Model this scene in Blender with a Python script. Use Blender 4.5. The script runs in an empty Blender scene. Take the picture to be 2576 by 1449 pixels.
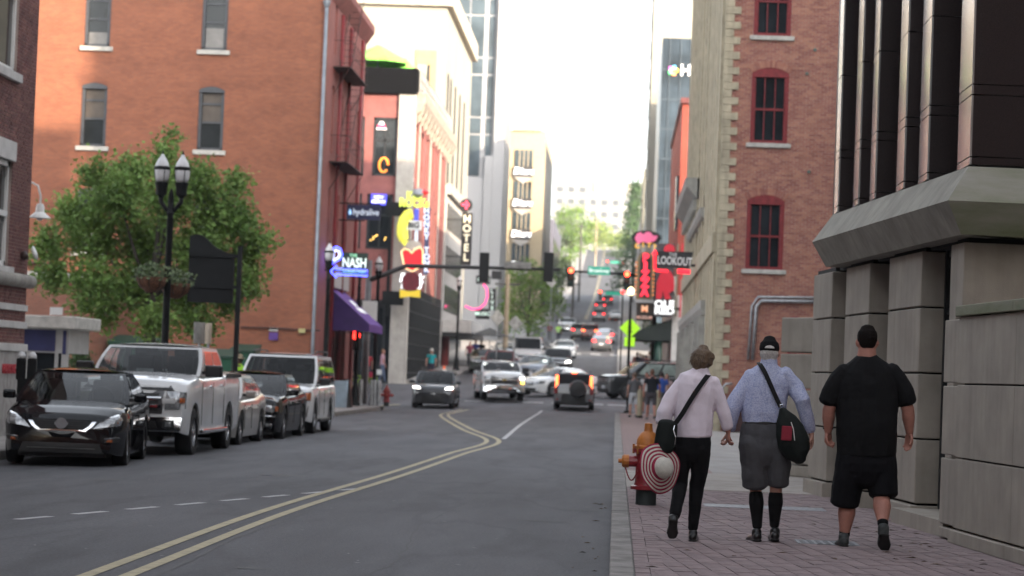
import bpy, math, random
import numpy as np
from mathutils import Vector, Matrix, noise
random.seed(11)
S = bpy.context.scene
COL = S.collection
rad = math.radians

# ------------------------------------------------------------------ camera
CAM = bpy.data.cameras.new('camera')
CAM.sensor_width = 36.0
CAM.lens = 85.0
CAM.clip_end = 6000.0
CAM.dof.use_dof = True
CAM.dof.focus_distance = 20.8
CAM.dof.aperture_fstop = 2.9
cam = bpy.data.objects.new('camera', CAM)
COL.objects.link(cam)
CAMR = Matrix.Rotation(rad(2.55), 4, 'Z') @ Matrix.Rotation(rad(92.075), 4, 'X') @ Matrix.Rotation(rad(2.2), 4, 'Z')
cam.matrix_world = Matrix.Translation((0, 0, 1.5)) @ CAMR
S.camera = cam

# ------------------------------------------------------------------ sky, sun, exposure
SUN_AZ, SUN_EL = 140.0, 16.0          # compass angle from +Y towards +X, elevation
sv = Vector((math.cos(rad(SUN_EL)) * math.sin(rad(SUN_AZ)), math.cos(rad(SUN_EL)) * math.cos(rad(SUN_AZ)), math.sin(rad(SUN_EL))))
W = bpy.data.worlds.new('World')
S.world = W
W.use_nodes = True
wn = W.node_tree.nodes
wl = W.node_tree.links
bg = wn['Background']
sky = wn.new('ShaderNodeTexSky')
sky.sky_type = 'NISHITA'
sky.sun_disc = False
sky.sun_elevation = rad(SUN_EL)
sky.sun_rotation = rad(SUN_AZ)
sky.air_density = 1.0
sky.dust_density = 3.0
sky.ozone_density = 1.0
hs = wn.new('ShaderNodeHueSaturation')
hs.inputs['Saturation'].default_value = 0.3     # hazy, milky evening air
hs.inputs['Value'].default_value = 1.0
wl.new(sky.outputs[0], hs.inputs['Color'])
wl.new(hs.outputs[0], bg.inputs['Color'])
bg.inputs['Strength'].default_value = 0.15
SUN = bpy.data.lights.new('sun', 'SUN')
SUN.energy = 2.4
SUN.angle = rad(0.6)
SUN.color = (1.0, 0.80, 0.56)
sun = bpy.data.objects.new('sun', SUN)
COL.objects.link(sun)
sun.rotation_euler = sv.to_track_quat('Z', 'Y').to_euler()
sun.location = (30, -30, 60)
S.view_settings.view_transform = 'Standard'
S.view_settings.look = 'None'
S.view_settings.gamma = 1.0
S.view_settings.exposure = 2.3
S.cycles.max_bounces = 6
S.cycles.diffuse_bounces = 3
S.cycles.glossy_bounces = 3
S.cycles.transmission_bounces = 3
S.cycles.transparent_max_bounces = 8
S.cycles.use_denoising = True
S.cycles.sample_clamp_indirect = 4.0

# ------------------------------------------------------------------ helpers
def gzy(y):                       # long profile of the street: flat, then up the hill
    t = [(-400, 0), (100, 0), (106, .03), (112, .25), (120, .55), (131, .95), (150, 1.6), (200, 3.5), (270, 6.3), (338, 9.5), (420, 14.5), (500, 20), (600, 28.5), (700, 39), (760, 42), (820, 44), (3000, 46)]
    for (a, za), (b, zb) in zip(t, t[1:]):
        if y <= b:
            return za + (zb - za) * (y - a) / (b - a)
    return 46.0
def gz(x, y):                     # with the crown of the carriageway falling to the gutter
    c = -0.017 * min(max(0.0, -x - 2.5), 7.0)
    return gzy(y) + c

def at(px, py, Y):                # a point seen at (px,py) of a 2576-wide view, at distance Y up the street
    d = CAMR.to_3x3() @ Vector(((px - 1288) / 6082.0, (724.5 - py) / 6082.0, -1))
    return Vector((0, 0, 1.5)) + d * (Y / d.y)

class MB:
    def __init__(s, m=None):
        s.v = []; s.f = []; s.m = m
    def add(s, vs, fs):
        o = len(s.v)
        if s.m is not None:
            s.v += [tuple(s.m @ Vector(p)) for p in vs]
        else:
            s.v += [tuple(p) for p in vs]
        s.f += [tuple(i + o for i in f) for f in fs]
        return s
    def box(s, x0, y0, z0, x1, y1, z1):
        if x0 > x1: x0, x1 = x1, x0
        if y0 > y1: y0, y1 = y1, y0
        if z0 > z1: z0, z1 = z1, z0
        return s.add([(x0,y0,z0),(x1,y0,z0),(x1,y1,z0),(x0,y1,z0),(x0,y0,z1),(x1,y0,z1),(x1,y1,z1),(x0,y1,z1)],
                     [(0,3,2,1),(4,5,6,7),(0,1,5,4),(1,2,6,5),(2,3,7,6),(3,0,4,7)])
    def cbox(s, c, d, rz=0, rx=0, ry=0):
        M = Matrix.Translation(c) @ Matrix.Rotation(rz, 4, 'Z') @ Matrix.Rotation(ry, 4, 'Y') @ Matrix.Rotation(rx, 4, 'X')
        a, b, h = d[0]/2, d[1]/2, d[2]/2
        vs = [M @ Vector(p) for p in [(-a,-b,-h),(a,-b,-h),(a,b,-h),(-a,b,-h),(-a,-b,h),(a,-b,h),(a,b,h),(-a,b,h)]]
        return s.add(vs, [(0,3,2,1),(4,5,6,7),(0,1,5,4),(1,2,6,5),(2,3,7,6),(3,0,4,7)])
    def loft(s, rings, closed=True, caps=True):
        n = len(rings[0]); vs = [p for r in rings for p in r]; fs = []
        for i in range(len(rings)-1):
            for j in range(n if closed else n-1):
                k = (j+1) % n
                fs.append((i*n+j, i*n+k, (i+1)*n+k, (i+1)*n+j))
        if caps:
            fs.append(tuple(range(n-1, -1, -1))); fs.append(tuple((len(rings)-1)*n+j for j in range(n)))
        return s.add(vs, fs)
    def tube(s, pts, r, n=8, flat=1.0, caps=True):
        pts = [Vector(p) for p in pts]
        rs = r if isinstance(r, (list, tuple)) else [r]*len(pts)
        rings = []; up = None
        for i, p in enumerate(pts):
            t = (pts[min(i+1, len(pts)-1)] - pts[max(i-1, 0)]).normalized()
            if up is None:
                up = Vector((0,0,1)) if abs(t.z) < .9 else Vector((0,1,0))
            a = t.cross(up).normalized(); b = a.cross(t).normalized(); up = b
            ri = rs[i]
            ra, rb = ri if isinstance(ri, (tuple, list)) else (ri, ri*flat)
            rings.append([p + a*ra*math.cos(2*math.pi*j/n) + b*rb*math.sin(2*math.pi*j/n) for j in range(n)])
        return s.loft(rings, True, caps)
    def cyl(s, p0, p1, r0, r1=None, n=12):
        return s.tube([p0, p1], [r0, r0 if r1 is None else r1], n)
    def lathe(s, prof, n=20, c=(0,0,0), M=None, caps=True):
        c = Vector(c); rings = []
        for r, z in prof:
            ring = [Vector((r*math.cos(2*math.pi*j/n), r*math.sin(2*math.pi*j/n), z)) for j in range(n)]
            rings.append([c + (M @ p if M else p) for p in ring])
        return s.loft(rings, True, caps)
    def prism(s, poly, a, b, axis='y'):
        if axis == 'y': f = lambda u, v, w: (u, w, v)
        elif axis == 'x': f = lambda u, v, w: (w, u, v)
        else: f = lambda u, v, w: (u, v, w)
        n = len(poly)
        vs = [f(u, v, a) for u, v in poly] + [f(u, v, b) for u, v in poly]
        fs = [tuple(range(n-1, -1, -1)), tuple(range(n, 2*n))] + [(i, (i+1) % n, (i+1) % n+n, i+n) for i in range(n)]
        return s.add(vs, fs)
    def grid(s, f, nu, nv):
        vs = [f(i/nu, j/nv) for j in range(nv+1) for i in range(nu+1)]
        fs = [(j*(nu+1)+i, j*(nu+1)+i+1, (j+1)*(nu+1)+i+1, (j+1)*(nu+1)+i) for j in range(nv) for i in range(nu)]
        return s.add(vs, fs)
    def mesh(s, name):
        me = bpy.data.meshes.new(name); me.from_pydata(s.v, [], s.f); me.validate(); return me
    def build(s, name, mat, parent=None, local=False, smooth=False, bevel=0, kind=None, fix=False, angle=None):
        me = s.mesh(name)
        if fix:
            import bmesh
            bm = bmesh.new(); bm.from_mesh(me); bmesh.ops.recalc_face_normals(bm, faces=bm.faces); bm.to_mesh(me); bm.free()
        o = bpy.data.objects.new(name, me); COL.objects.link(o)
        if mat is not None: me.materials.append(mat)
        if parent is not None: attach(o, parent, local)
        if smooth:
            me.polygons.foreach_set('use_smooth', [True]*len(me.polygons))
            if angle: me.set_sharp_from_angle(angle=rad(angle))
        if bevel:
            md = o.modifiers.new('edge', 'BEVEL'); md.width = bevel; md.segments = 2; md.limit_method = 'ANGLE'; md.angle_limit = rad(35)
        if kind: o['kind'] = kind
        return o
def attach(o, parent, local=False):
    o.parent = parent
    if not local and parent.parent is None:
        o.matrix_parent_inverse = parent.matrix_basis.inverted()
    return o
def tag(o, label, cat, group=None):
    o['label'] = label; o['category'] = cat
    if group: o['group'] = group
    return o
def thing(name, label, cat, loc=(0,0,0), rz=0, group=None):
    o = bpy.data.objects.new(name, None); COL.objects.link(o)
    o.empty_display_size = .2
    o.matrix_basis = Matrix.Translation(loc) @ Matrix.Rotation(rz, 4, 'Z')
    return tag(o, label, cat, group)
def struct(o, label=None):
    o['kind'] = 'structure'
    if label: o['label'] = label
    return o
def copy_tree(o, parent=None):
    c = o.copy(); COL.objects.link(c)
    if parent is not None:
        inv = o.matrix_parent_inverse.copy(); c.parent = parent; c.matrix_parent_inverse = inv
    for ch in list(o.children): copy_tree(ch, c)
    return c
def text(name, s, mat, parent, M, size=.3, ext=.01, align='CENTER', local=False, sx=1.0, bold=0.0, shear=0.0):
    cu = bpy.data.curves.new(name, 'FONT'); cu.body = s; cu.size = size; cu.extrude = ext; cu.align_x = align; cu.align_y = 'CENTER'
    cu.offset = bold; cu.shear = shear; cu.resolution_u = 3; cu.materials.append(mat)
    tmp = bpy.data.objects.new(name, cu)
    me = bpy.data.meshes.new_from_object(tmp); bpy.data.objects.remove(tmp); me.name = name
    if not me.materials: me.materials.append(mat)
    o = bpy.data.objects.new(name, me); COL.objects.link(o)
    attach(o, parent, local)
    o.matrix_basis = M @ Matrix.Diagonal((sx, 1, 1, 1))
    return o
def faceM(p, ang=0.0, roll=0.0):      # text frame: at p, facing the camera side (-Y) turned by ang about Z
    return Matrix.Translation(p) @ Matrix.Rotation(ang, 4, 'Z') @ Matrix.Rotation(rad(90), 4, 'X') @ Matrix.Rotation(roll, 4, 'Z')

# ------------------------------------------------------------------ materials (all node based)
MATS = {}
def mat(name, col, rough=.7, metal=0, var=.12, scale=3.0, bump=0, bscale=60, emit=0, coat=0, spec=.5, isl=0, col2=None, stretch=(1,1,1), streak=0, detail=4):
    if name in MATS: return MATS[name]
    m = bpy.data.materials.new(name); m.use_nodes = True
    n = m.node_tree.nodes; l = m.node_tree.links; b = n['Principled BSDF']
    b.inputs['Roughness'].default_value = rough; b.inputs['Metallic'].default_value = metal
    b.inputs['Specular IOR Level'].default_value = spec
    b.inputs['Coat Weight'].default_value = coat; b.inputs['Coat Roughness'].default_value = .04
    tc = n.new('ShaderNodeTexCoord'); mp = n.new('ShaderNodeMapping'); mp.inputs['Scale'].default_value = stretch
    l.new(tc.outputs['Object'], mp.inputs['Vector'])
    nz = n.new('ShaderNodeTexNoise'); nz.inputs['Scale'].default_value = scale; nz.inputs['Detail'].default_value = detail; nz.inputs['Roughness'].default_value = .6
    l.new(mp.outputs[0], nz.inputs['Vector'])
    mx = n.new('ShaderNodeMix'); mx.data_type = 'RGBA'
    c = Vector(col[:3]); c2 = Vector(col2) if col2 else c*(1-2.2*var)
    c1 = c if col2 else c*(1+1.2*var)
    mx.inputs[6].default_value = (*c2, 1); mx.inputs[7].default_value = (*c1, 1)
    rp = n.new('ShaderNodeValToRGB'); rp.color_ramp.elements[0].position = .3; rp.color_ramp.elements[1].position = .7
    l.new(nz.outputs['Fac'], rp.inputs[0]); l.new(rp.outputs[0], mx.inputs[0])
    out = mx.outputs[2]
    if isl:
        g = n.new('ShaderNodeNewGeometry'); oi = n.new('ShaderNodeObjectInfo')
        ad = n.new('ShaderNodeMath'); ad.operation = 'ADD'; l.new(g.outputs['Random Per Island'], ad.inputs[0]); l.new(oi.outputs['Random'], ad.inputs[1])
        fr = n.new('ShaderNodeMath'); fr.operation = 'FRACT'; l.new(ad.outputs[0], fr.inputs[0])
        mr = n.new('ShaderNodeMapRange'); mr.inputs[3].default_value = 1-isl; mr.inputs[4].default_value = 1+isl*.8; l.new(fr.outputs[0], mr.inputs[0])
        hv = n.new('ShaderNodeHueSaturation'); l.new(out, hv.inputs['Color']); l.new(mr.outputs[0], hv.inputs['Value'])
        mh = n.new('ShaderNodeMath'); mh.operation = 'MULTIPLY_ADD'; mh.inputs[1].default_value = .03*min(1, isl*3); mh.inputs[2].default_value = .5-.015*min(1, isl*3)
        l.new(fr.outputs[0], mh.inputs[0]); l.new(mh.outputs[0], hv.inputs['Hue'])
        out = hv.outputs[0]
    if streak:                         # rain streaks and grime with their own shape
        ms = n.new('ShaderNodeMapping'); ms.inputs['Scale'].default_value = (5, 5, .35); l.new(tc.outputs['Object'], ms.inputs['Vector'])
        n2 = n.new('ShaderNodeTexNoise'); n2.inputs['Scale'].default_value = 1.6; n2.inputs['Detail'].default_value = 5; l.new(ms.outputs[0], n2.inputs['Vector'])
        r2 = n.new('ShaderNodeValToRGB'); r2.color_ramp.elements[0].position = .45; r2.color_ramp.elements[1].position = .75
        r2.color_ramp.elements[0].color = (1,1,1,1); r2.color_ramp.elements[1].color = (1-streak,)*3+(1,)
        l.new(n2.outputs['Fac'], r2.inputs[0])
        m2 = n.new('ShaderNodeMix'); m2.data_type = 'RGBA'; m2.blend_type = 'MULTIPLY'; m2.inputs[0].default_value = 1
        l.new(out, m2.inputs[6]); l.new(r2.outputs[0], m2.inputs[7]); out = m2.outputs[2]
    l.new(out, b.inputs['Base Color'])
    if bump:
        nb = n.new('ShaderNodeTexNoise'); nb.inputs['Scale'].default_value = bscale; nb.inputs['Detail'].default_value = 3; l.new(mp.outputs[0], nb.inputs['Vector'])
        bp = n.new('ShaderNodeBump'); bp.inputs['Strength'].default_value = bump; bp.inputs['Distance'].default_value = .01; l.new(nb.outputs['Fac'], bp.inputs['Height']); l.new(bp.outputs[0], b.inputs['Normal'])
    if emit:
        b.inputs['Emission Color'].default_value = (*col[:3], 1); b.inputs['Emission Strength'].default_value = emit
    MATS[name] = m
    return m
def brickmat(name, c1, c2, mortar, scale=1.0, axis='xz', streak=.2):
    m = mat(name, c1, .85)
    n = m.node_tree.nodes; l = m.node_tree.links; b = n['Principled BSDF']
    tc = n.new('ShaderNodeTexCoord'); sp = n.new('ShaderNodeSeparateXYZ'); cb = n.new('ShaderNodeCombineXYZ'); l.new(tc.outputs['Object'], sp.inputs[0])
    l.new(sp.outputs['XYZ'.index(axis[0].upper())], cb.inputs[0]); l.new(sp.outputs[2], cb.inputs[1])
    br = n.new('ShaderNodeTexBrick'); br.inputs['Scale'].default_value = scale; br.inputs['Brick Width'].default_value = .22; br.inputs['Row Height'].default_value = .075; br.inputs['Mortar Size'].default_value = .008
    br.inputs['Color1'].default_value = (*c1, 1); br.inputs['Color2'].default_value = (*c2, 1); br.inputs['Mortar'].default_value = (*mortar, 1)
    l.new(cb.outputs[0], br.inputs['Vector'])
    mp = n.new('ShaderNodeMapping'); mp.inputs['Scale'].default_value = (.8, 1.5, 1); l.new(cb.outputs[0], mp.inputs['Vector'])
    nz = n.new('ShaderNodeTexNoise'); nz.inputs['Scale'].default_value = .9; nz.inputs['Detail'].default_value = 9; nz.inputs['Roughness'].default_value = .75; l.new(mp.outputs[0], nz.inputs['Vector'])
    rp = n.new('ShaderNodeValToRGB'); rp.color_ramp.elements[0].position = .32; rp.color_ramp.elements[1].position = .68
    rp.color_ramp.elements[0].color = (.78,.74,.74,1); rp.color_ramp.elements[1].color = (1.16,1.12,1.08,1)
    l.new(nz.outputs['Fac'], rp.inputs[0])
    mx = n.new('ShaderNodeMix'); mx.data_type = 'RGBA'; mx.blend_type = 'MULTIPLY'; mx.inputs[0].default_value = 1
    l.new(br.outputs['Color'], mx.inputs[6]); l.new(rp.outputs[0], mx.inputs[7]); l.new(mx.outputs[2], b.inputs['Base Color'])
    bp = n.new('ShaderNodeBump'); bp.inputs['Strength'].default_value = .5; bp.inputs['Distance'].default_value = .01; bp.invert = True
    l.new(br.outputs['Fac'], bp.inputs['Height']); l.new(bp.outputs[0], b.inputs['Normal'])
    return m
def neon(name, col, e): return mat(name, col, .4, var=.02, emit=e*.17)  # emissive colour for lit signs and lamps; also put into cones and crossing sign
GLASS = mat('window_glass', (.02,.024,.028), .05, var=.3, scale=.6, spec=.45)
GLASSB = mat('blue_grey_glass', (.05,.068,.082), .15, var=.35, scale=.25, spec=.2)
BLACK = mat('black_paint', (.012,.012,.014), .45, var=.1)
DARK = mat('dark_interior', (.01,.01,.01), .9)
STEEL = mat('galvanised_steel', (.42,.43,.45), .45, .7, var=.15, scale=8)
CHROME = mat('chrome', (.75,.76,.78), .08, 1, var=.05)
WHITEP = mat('white_paint', (.75,.75,.73), .5, var=.05)
CREAM = mat('cream_stone', (.56,.50,.37), .8, var=.1, streak=.15, bump=.2)
LIME = mat('pale_stone_sill', (.50,.48,.44), .85, var=.14, scale=5, bump=.3)
CONC = mat('grey_concrete', (.32,.30,.27), .9, var=.14, scale=2.5, bump=.3, streak=.3)

# ================================================================== ground, road, pavements
ASPH = mat('asphalt', (.094,.094,.103), .82, var=.15, scale=.9, bump=.45, bscale=90, stretch=(1,.16,1), spec=.35, detail=7)
def _asph():
    n = ASPH.node_tree.nodes; l = ASPH.node_tree.links; b = n['Principled BSDF']
    src = b.inputs['Base Color'].links[0].from_socket
    tc = n.new('ShaderNodeTexCoord'); nz = n.new('ShaderNodeTexNoise'); nz.inputs['Scale'].default_value = 38; nz.inputs['Detail'].default_value = 2
    l.new(tc.outputs['Object'], nz.inputs['Vector'])
    rp = n.new('ShaderNodeValToRGB'); rp.color_ramp.elements[0].position = .35; rp.color_ramp.elements[1].position = .75
    rp.color_ramp.elements[0].color = (.8,.8,.8,1); rp.color_ramp.elements[1].color = (1.25,1.25,1.25,1); l.new(nz.outputs['Fac'], rp.inputs[0])
    m2 = n.new('ShaderNodeMix'); m2.data_type = 'RGBA'; m2.blend_type = 'MULTIPLY'; m2.inputs[0].default_value = 1
    l.new(src, m2.inputs[6]); l.new(rp.outputs[0], m2.inputs[7])
    # tar patches and cracks
    mp = n.new('ShaderNodeMapping'); mp.inputs['Scale'].default_value = (.5, .12, 1); l.new(tc.outputs['Object'], mp.inputs['Vector'])
    vo = n.new('ShaderNodeTexNoise'); vo.inputs['Scale'].default_value = 1.0; vo.inputs['Detail'].default_value = 8; l.new(mp.outputs[0], vo.inputs['Vector'])
    r2 = n.new('ShaderNodeValToRGB'); e = r2.color_ramp.elements; e[0].position = .47; e[0].color = (1,1,1,1); e[1].position = .53; e[1].color = (1,1,1,1)
    k = r2.color_ramp.elements.new(.5); k.color = (.82,.82,.82,1)
    l.new(vo.outputs['Fac'], r2.inputs[0])
    m3 = n.new('ShaderNodeMix'); m3.data_type = 'RGBA'; m3.blend_type = 'MULTIPLY'; m3.inputs[0].default_value = 1
    l.new(m2.outputs[2], m3.inputs[6]); l.new(r2.outputs[0], m3.inputs[7]); l.new(m3.outputs[2], b.inputs['Base Color'])
_asph()
GRND = mat('town_ground', (.14,.135,.12), .95, var=.2, scale=.05)
PROF = [-400, -60, 0, 60, 100, 103, 106, 109, 112, 116, 120, 131, 150, 175, 200, 235, 270, 338, 420, 500, 600, 700, 760, 820, 1100, 3500]
def sheet(xs, ys, dz, name, m):
    mb = MB(); nx = len(xs)
    vs = [(x, y, gz(x, y)+dz) for y in ys for x in xs]
    fs = [(j*nx+i, j*nx+i+1, (j+1)*nx+i+1, (j+1)*nx+i) for j in range(len(ys)-1) for i in range(nx-1)]
    mb.add(vs, fs)
    return struct(mb.build(name, m))
sheet([-2500, -300, -60, -9.5, -2.5, 60, 300, 2500], PROF, -.012, 'ground', GRND)
sheet([-9.6, -7, -4, -2.5, 0.1], [y for y in PROF if y <= 760], 0.0, 'road', ASPH)
sheet([-220, -60, -9.5, -2.5, 0, 60, 220], [103.2, 106, 109, 112, 116, 120, 131], 0.004, 'cross_street_road', ASPH)

SIDEW = mat('sidewalk_concrete', (.30,.28,.265), .9, var=.14, scale=1.4, bump=.3)
KERB = mat('kerb_stone', (.225,.21,.198), .9, var=.22, scale=4, bump=.5, detail=8)
def arc(cx, cy, r, a0, a1, n=8):
    return [(cx + r*math.cos(rad(a0+(a1-a0)*i/n)), cy + r*math.sin(rad(a0+(a1-a0)*i/n))) for i in range(n+1)]
right_walk = struct(MB().prism([(0.18,-30)] + arc(4.18, 99, 4, 180, 90) + [(60,103),(60,-30)][0:2], -.4, .128, 'z').build('pavement', SIDEW))
lw = struct(MB().prism([(-45,-30),(-9.68,-30)] + arc(-13.68, 99, 4, 0, 90) + [(-45,103)], -.4, .03, 'z').build('pavement', SIDEW))
# kerb stones
def kerb_run(parent, x0, x1, ys, top, name='kerb_stone'):
    for a, b in zip(ys, ys[1:]):
        MB().box(x0, a+.006, -.4, x1, b-.006, top + random.uniform(-.003, .003)).build(name, KERB, parent, bevel=.012)
kerb_run(right_walk, 0.0, 0.178, [2+2.1*i for i in range(47)], .15)
kerb_run(lw, -9.68+.002, -9.5, [2+2.4*i for i in range(41)], .036)
MB().loft([[(p[0], p[1], -.4) for p in arc(-13.68,99,4.18,0,90)] , [(p[0], p[1], .036) for p in arc(-13.68,99,4.18,0,90)], [(p[0], p[1], .036) for p in arc(-13.68,99,4.0,0,90)]], False, False).build('kerb_corner', KERB, lw)
MB().loft([[(p[0], p[1], -.4) for p in arc(4.18,99,4.18,180,90)] , [(p[0], p[1], .15) for p in arc(4.18,99,4.18,180,90)], [(p[0], p[1], .15) for p in arc(4.18,99,4.0,180,90)]], False, False).build('kerb_corner', KERB, right_walk)

# brick pavers of the near pavement, laid parallel to the concrete building
PAVE = mat('clay_paver', (.245,.185,.188), .9, var=.14, scale=9, bump=.35, isl=.13)
PB = Matrix.Translation((3.3, 20, 0)) @ Matrix.Rotation(rad(5.3), 4, 'Z')
PBI = PB.inverted()
paver_mesh = MB()
pw, pl = .15, .225
paver_mesh.box(-pw/2+.004, -pl/2+.004, 0, pw/2-.004, pl/2-.004, .022)
pm = paver_mesh.mesh('paver'); pm.materials.append(PAVE)
cand = []
for i in range(-30, 8):
    for j in range(-45, 55):
        x = i*pw; y = j*pl + (pl/2 if i % 2 else 0)
        w = PB @ Vector((x, y, 0))
        if .3 < w.x < 3.75 and 13.5 < w.y < 30.6:
            cand.append((w.y, w.x, x, y))
cand.sort()
vis = [c for c in cand if 16.2 < c[0] and c[1] < .55 + (c[0]-16)*1.2 and c[1] < 3.2]
keep = set(vis[:300])
rest = MB()
for c in cand:
    dz = random.uniform(-.0025, .0025); M_ = PB @ Matrix.Translation((c[2], c[3], .128+dz)) @ Matrix.Rotation(random.uniform(-.008, .008), 4, 'Z')
    if c in keep:
        o = bpy.data.objects.new('paver', pm); COL.objects.link(o); o.parent = right_walk; o.matrix_basis = M_
    else:
        rest.m = M_
        rest.box(-pw/2+.004, -pl/2+.004, 0, pw/2-.004, pl/2-.004, .022)
edge = MB()
for q in range(180):
    for u in range(2):
        yy = 12.1+q*.104 + u*.05
        edge.box(.184+u*.11, yy, .1, .184+u*.11+.104, yy+.098, .151+random.uniform(-.002,.002))
edge.build('edging_course', PAVE, right_walk, kind='stuff')
rest.build('paver_field', PAVE, right_walk, kind='stuff')
MB().box(.18, 30.75, .12, 6, 36.5, .15).build('concrete_apron', mat('apron_concrete', (.33,.295,.265), .9, var=.12, bump=.3), right_walk)
PAVEFAR = brickmat('paver_strip', (.25,.17,.165), (.21,.14,.14), (.15,.13,.12))
def _pf():
    n = PAVEFAR.node_tree.nodes; l = PAVEFAR.node_tree.links
    for nd in n:
        if nd.type == 'COMBXYZ':
            sp = nd.inputs[0].links[0].from_node; l.new(sp.outputs[1], nd.inputs[1])
_pf()
MB().box(.18, 36.5, .12, 1.5, 98, .148).build('paver_strip', PAVEFAR, right_walk)
MB().box(1.5, 36.5, .12, 2.79, 98, .149).build('walk_slab', SIDEW, right_walk)

# sheet metal covers and a grate in the pavement
mtl = mat('cover_steel', (.24,.25,.27), .5, .6, var=.25, scale=20, bump=.4, bscale=200)
for (x0, y0, x1, y1, lb) in [(1.02, 26.6, 2.35, 27.25, 'flat steel cover plate set in the brick pavement behind the couple'), (1.62, 21.0, 2.15, 21.5, 'small steel grate in the pavement between the two men')]:
    c = MB(); c.box(x0, y0, .14, x1, y1, .1535)
    if x0 > 1.5:
        for k in range(7):
            for q in range(5): c.box(x0+.03+k*.07, y0+.03+q*.09, .153, x0+.07+k*.07, y0+.08+q*.09, .158)
    tag(c.build('cover_plate', mtl), lb, 'cover')

# ---- paint on the road
YEL = mat('yellow_road_paint', (.45,.385,.235), .75, var=.2, scale=7, col2=(.29,.255,.17), bump=.2)
WRP = mat('white_road_paint', (.52,.52,.52), .75, var=.2, scale=6, col2=(.33,.33,.34), bump=.2)
def catmull(P, n=14):
    P = [Vector((*p, 0)) for p in P]; out = []
    P = [P[0]*2-P[1]] + P + [P[-1]*2-P[-2]]
    for i in range(1, len(P)-2):
        for k in range(n):
            t = k/n; a, b, c, d = P[i-1], P[i], P[i+1], P[i+2]
            out.append(.5*((2*b)+(c-a)*t+(2*a-5*b+4*c-d)*t*t+(3*b-a-3*c+d)*t**3))
    return out + [P[-2]]
def ribbon(pts, off, w, dz):
    mb = MB(); L = []
    for i, p in enumerate(pts):
        t = (pts[min(i+1, len(pts)-1)]-pts[max(i-1, 0)]).normalized(); nrm = Vector((t.y, -t.x, 0))
        L.append((p+nrm*(off-w/2), p+nrm*(off+w/2)))
    vs = []
    for a, b in L: vs += [(a.x, a.y, gz(a.x, a.y)+dz), (b.x, b.y, gz(b.x, b.y)+dz)]
    mb.add(vs, [(2*i, 2*i+1, 2*i+3, 2*i+2) for i in range(len(L)-1)])
    return mb
road = bpy.data.objects['road']
yc = catmull([(-3.5,4),(-3.53,17.2),(-3.5,25.6),(-3.17,35.7),(-2.95,45.4),(-2.75,55.0),(-4.1,67),(-6.2,88),(-6.5,96),(-6.5,105)])
for o_ in (-.14, .14): ribbon(yc, o_, .11, .005).build('yellow_line', YEL, road)
ribbon(catmull([(-2.6,57),(-2.9,75),(-3.1,95),(-3.2,106)]), 0, .11, .005).build('white_line', WRP, road)
for y0, y1 in ((140, 196), (212, 330), (345, 700)):
    for o_ in (-.14, .14): ribbon([Vector((-4.7, y, 0)) for y in np.linspace(y0, y1, 40)], o_, .14, .012).build('yellow_line', YEL, road)
for i in range(8):
    t = i/7; c = Vector((-5.57+2.27*t, 23.2+7.25*t, 0)); d = Vector((2.27, 7.25, 0)).normalized()
    ribbon([c-d*.31, c+d*.31], 0, .11, .005).build('lane_dash', WRP, road)
for x in (-8.0, -6.6, -5.15, -3.85, -2.5, -1.05, .1):
    ribbon([Vector((x, 113.0+.1*k, 0)) for k in range(0, 8, 7)], 0, .95, .012).build('crossing_bar', WRP, road)
for i in range(6):
    ribbon([Vector((-8.2+i*1.6, 199, 0)), Vector((-8.2+i*1.6, 201.5, 0))], 0, .8, .02).build('crossing_bar', WRP, road)
ribbon([Vector((-10.8, 104.3, 0)), Vector((-9.7, 108.5, 0))], 0, .3, .012).build('yellow_line', YEL, road)
ribbon([Vector((-6.0, 84, 0)), Vector((-3.6, 84, 0))], 0, .12, .005).build('stop_line', WRP, road)
# tar patches and stains
TAR = mat('tar_patch', (.045,.045,.048), .7, var=.2, scale=4)
def blotch(x, y, rx, ry, k):
    mb = MB(); n = 16; random.seed(k)
    vs = [(x, y, gz(x, y)+.004)] + [(x+rx*math.cos(2*math.pi*i/n)*random.uniform(.7,1.1), y+ry*math.sin(2*math.pi*i/n)*random.uniform(.7,1.1), gz(x, y)+.004) for i in range(n)]
    mb.add(vs, [(0, i+1, (i+1) % n+1) for i in range(n)]); mb.build('tar_patch', TAR, road)
for k, (x, y, rx, ry) in enumerate([(-4.6,34.2,.38,.35),(-6.6,31.6,.2,.25),(-1.1,27.8,.25,.12),(-.35,27.6,.25,.16),(-.7,25.2,.3,.1),(-2.65,17.9,.14,.1)]): blotch(x, y, rx, ry, k)
SEAM = mat('sealed_crack', (.04,.04,.042), .7)
sm = catmull([(-3.22,14),(-3.2,18),(-3.27,21),(-3.18,25),(-3.1,29),(-3.0,33),(-2.86,38)], 8)
random.seed(6)
sm = [q+Vector((random.uniform(-.02,.02),0,0)) for q in sm]
ribbon(sm, 0, .022, .0035).build('road_seam', SEAM, road)
for pts in ([(-8.9,22),(-7.2,22.6),(-5.9,22.2),(-4.4,22.9)],[(-1.9,15),(-1.7,19),(-1.85,24),(-1.6,30)],[(-6.8,26),(-6.6,31),(-6.75,36)]):
    q_ = [q+Vector((random.uniform(-.03,.03),random.uniform(-.03,.03),0)) for q in catmull(pts, 10)]
    ribbon(q_, 0, .014, .0035).build('road_crack', SEAM, road)
fleck = MB()
for i in range(150):
    x = random.uniform(-8.5,-.1); y = random.uniform(16,48)**1.0; r_ = random.uniform(.008,.03); a = random.uniform(0,3)
    z = gz(x, y)+.0045
    fleck.add([(x+r_*math.cos(a+k*1.571)*(1 if k % 2 else .5), y+r_*math.sin(a+k*1.571)*(1 if k % 2 else .5), z) for k in range(4)], [(0,1,2,3)])
fleck.build('road_grit', mat('pale_grit', (.3,.3,.31), .8), road, kind='stuff')
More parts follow.
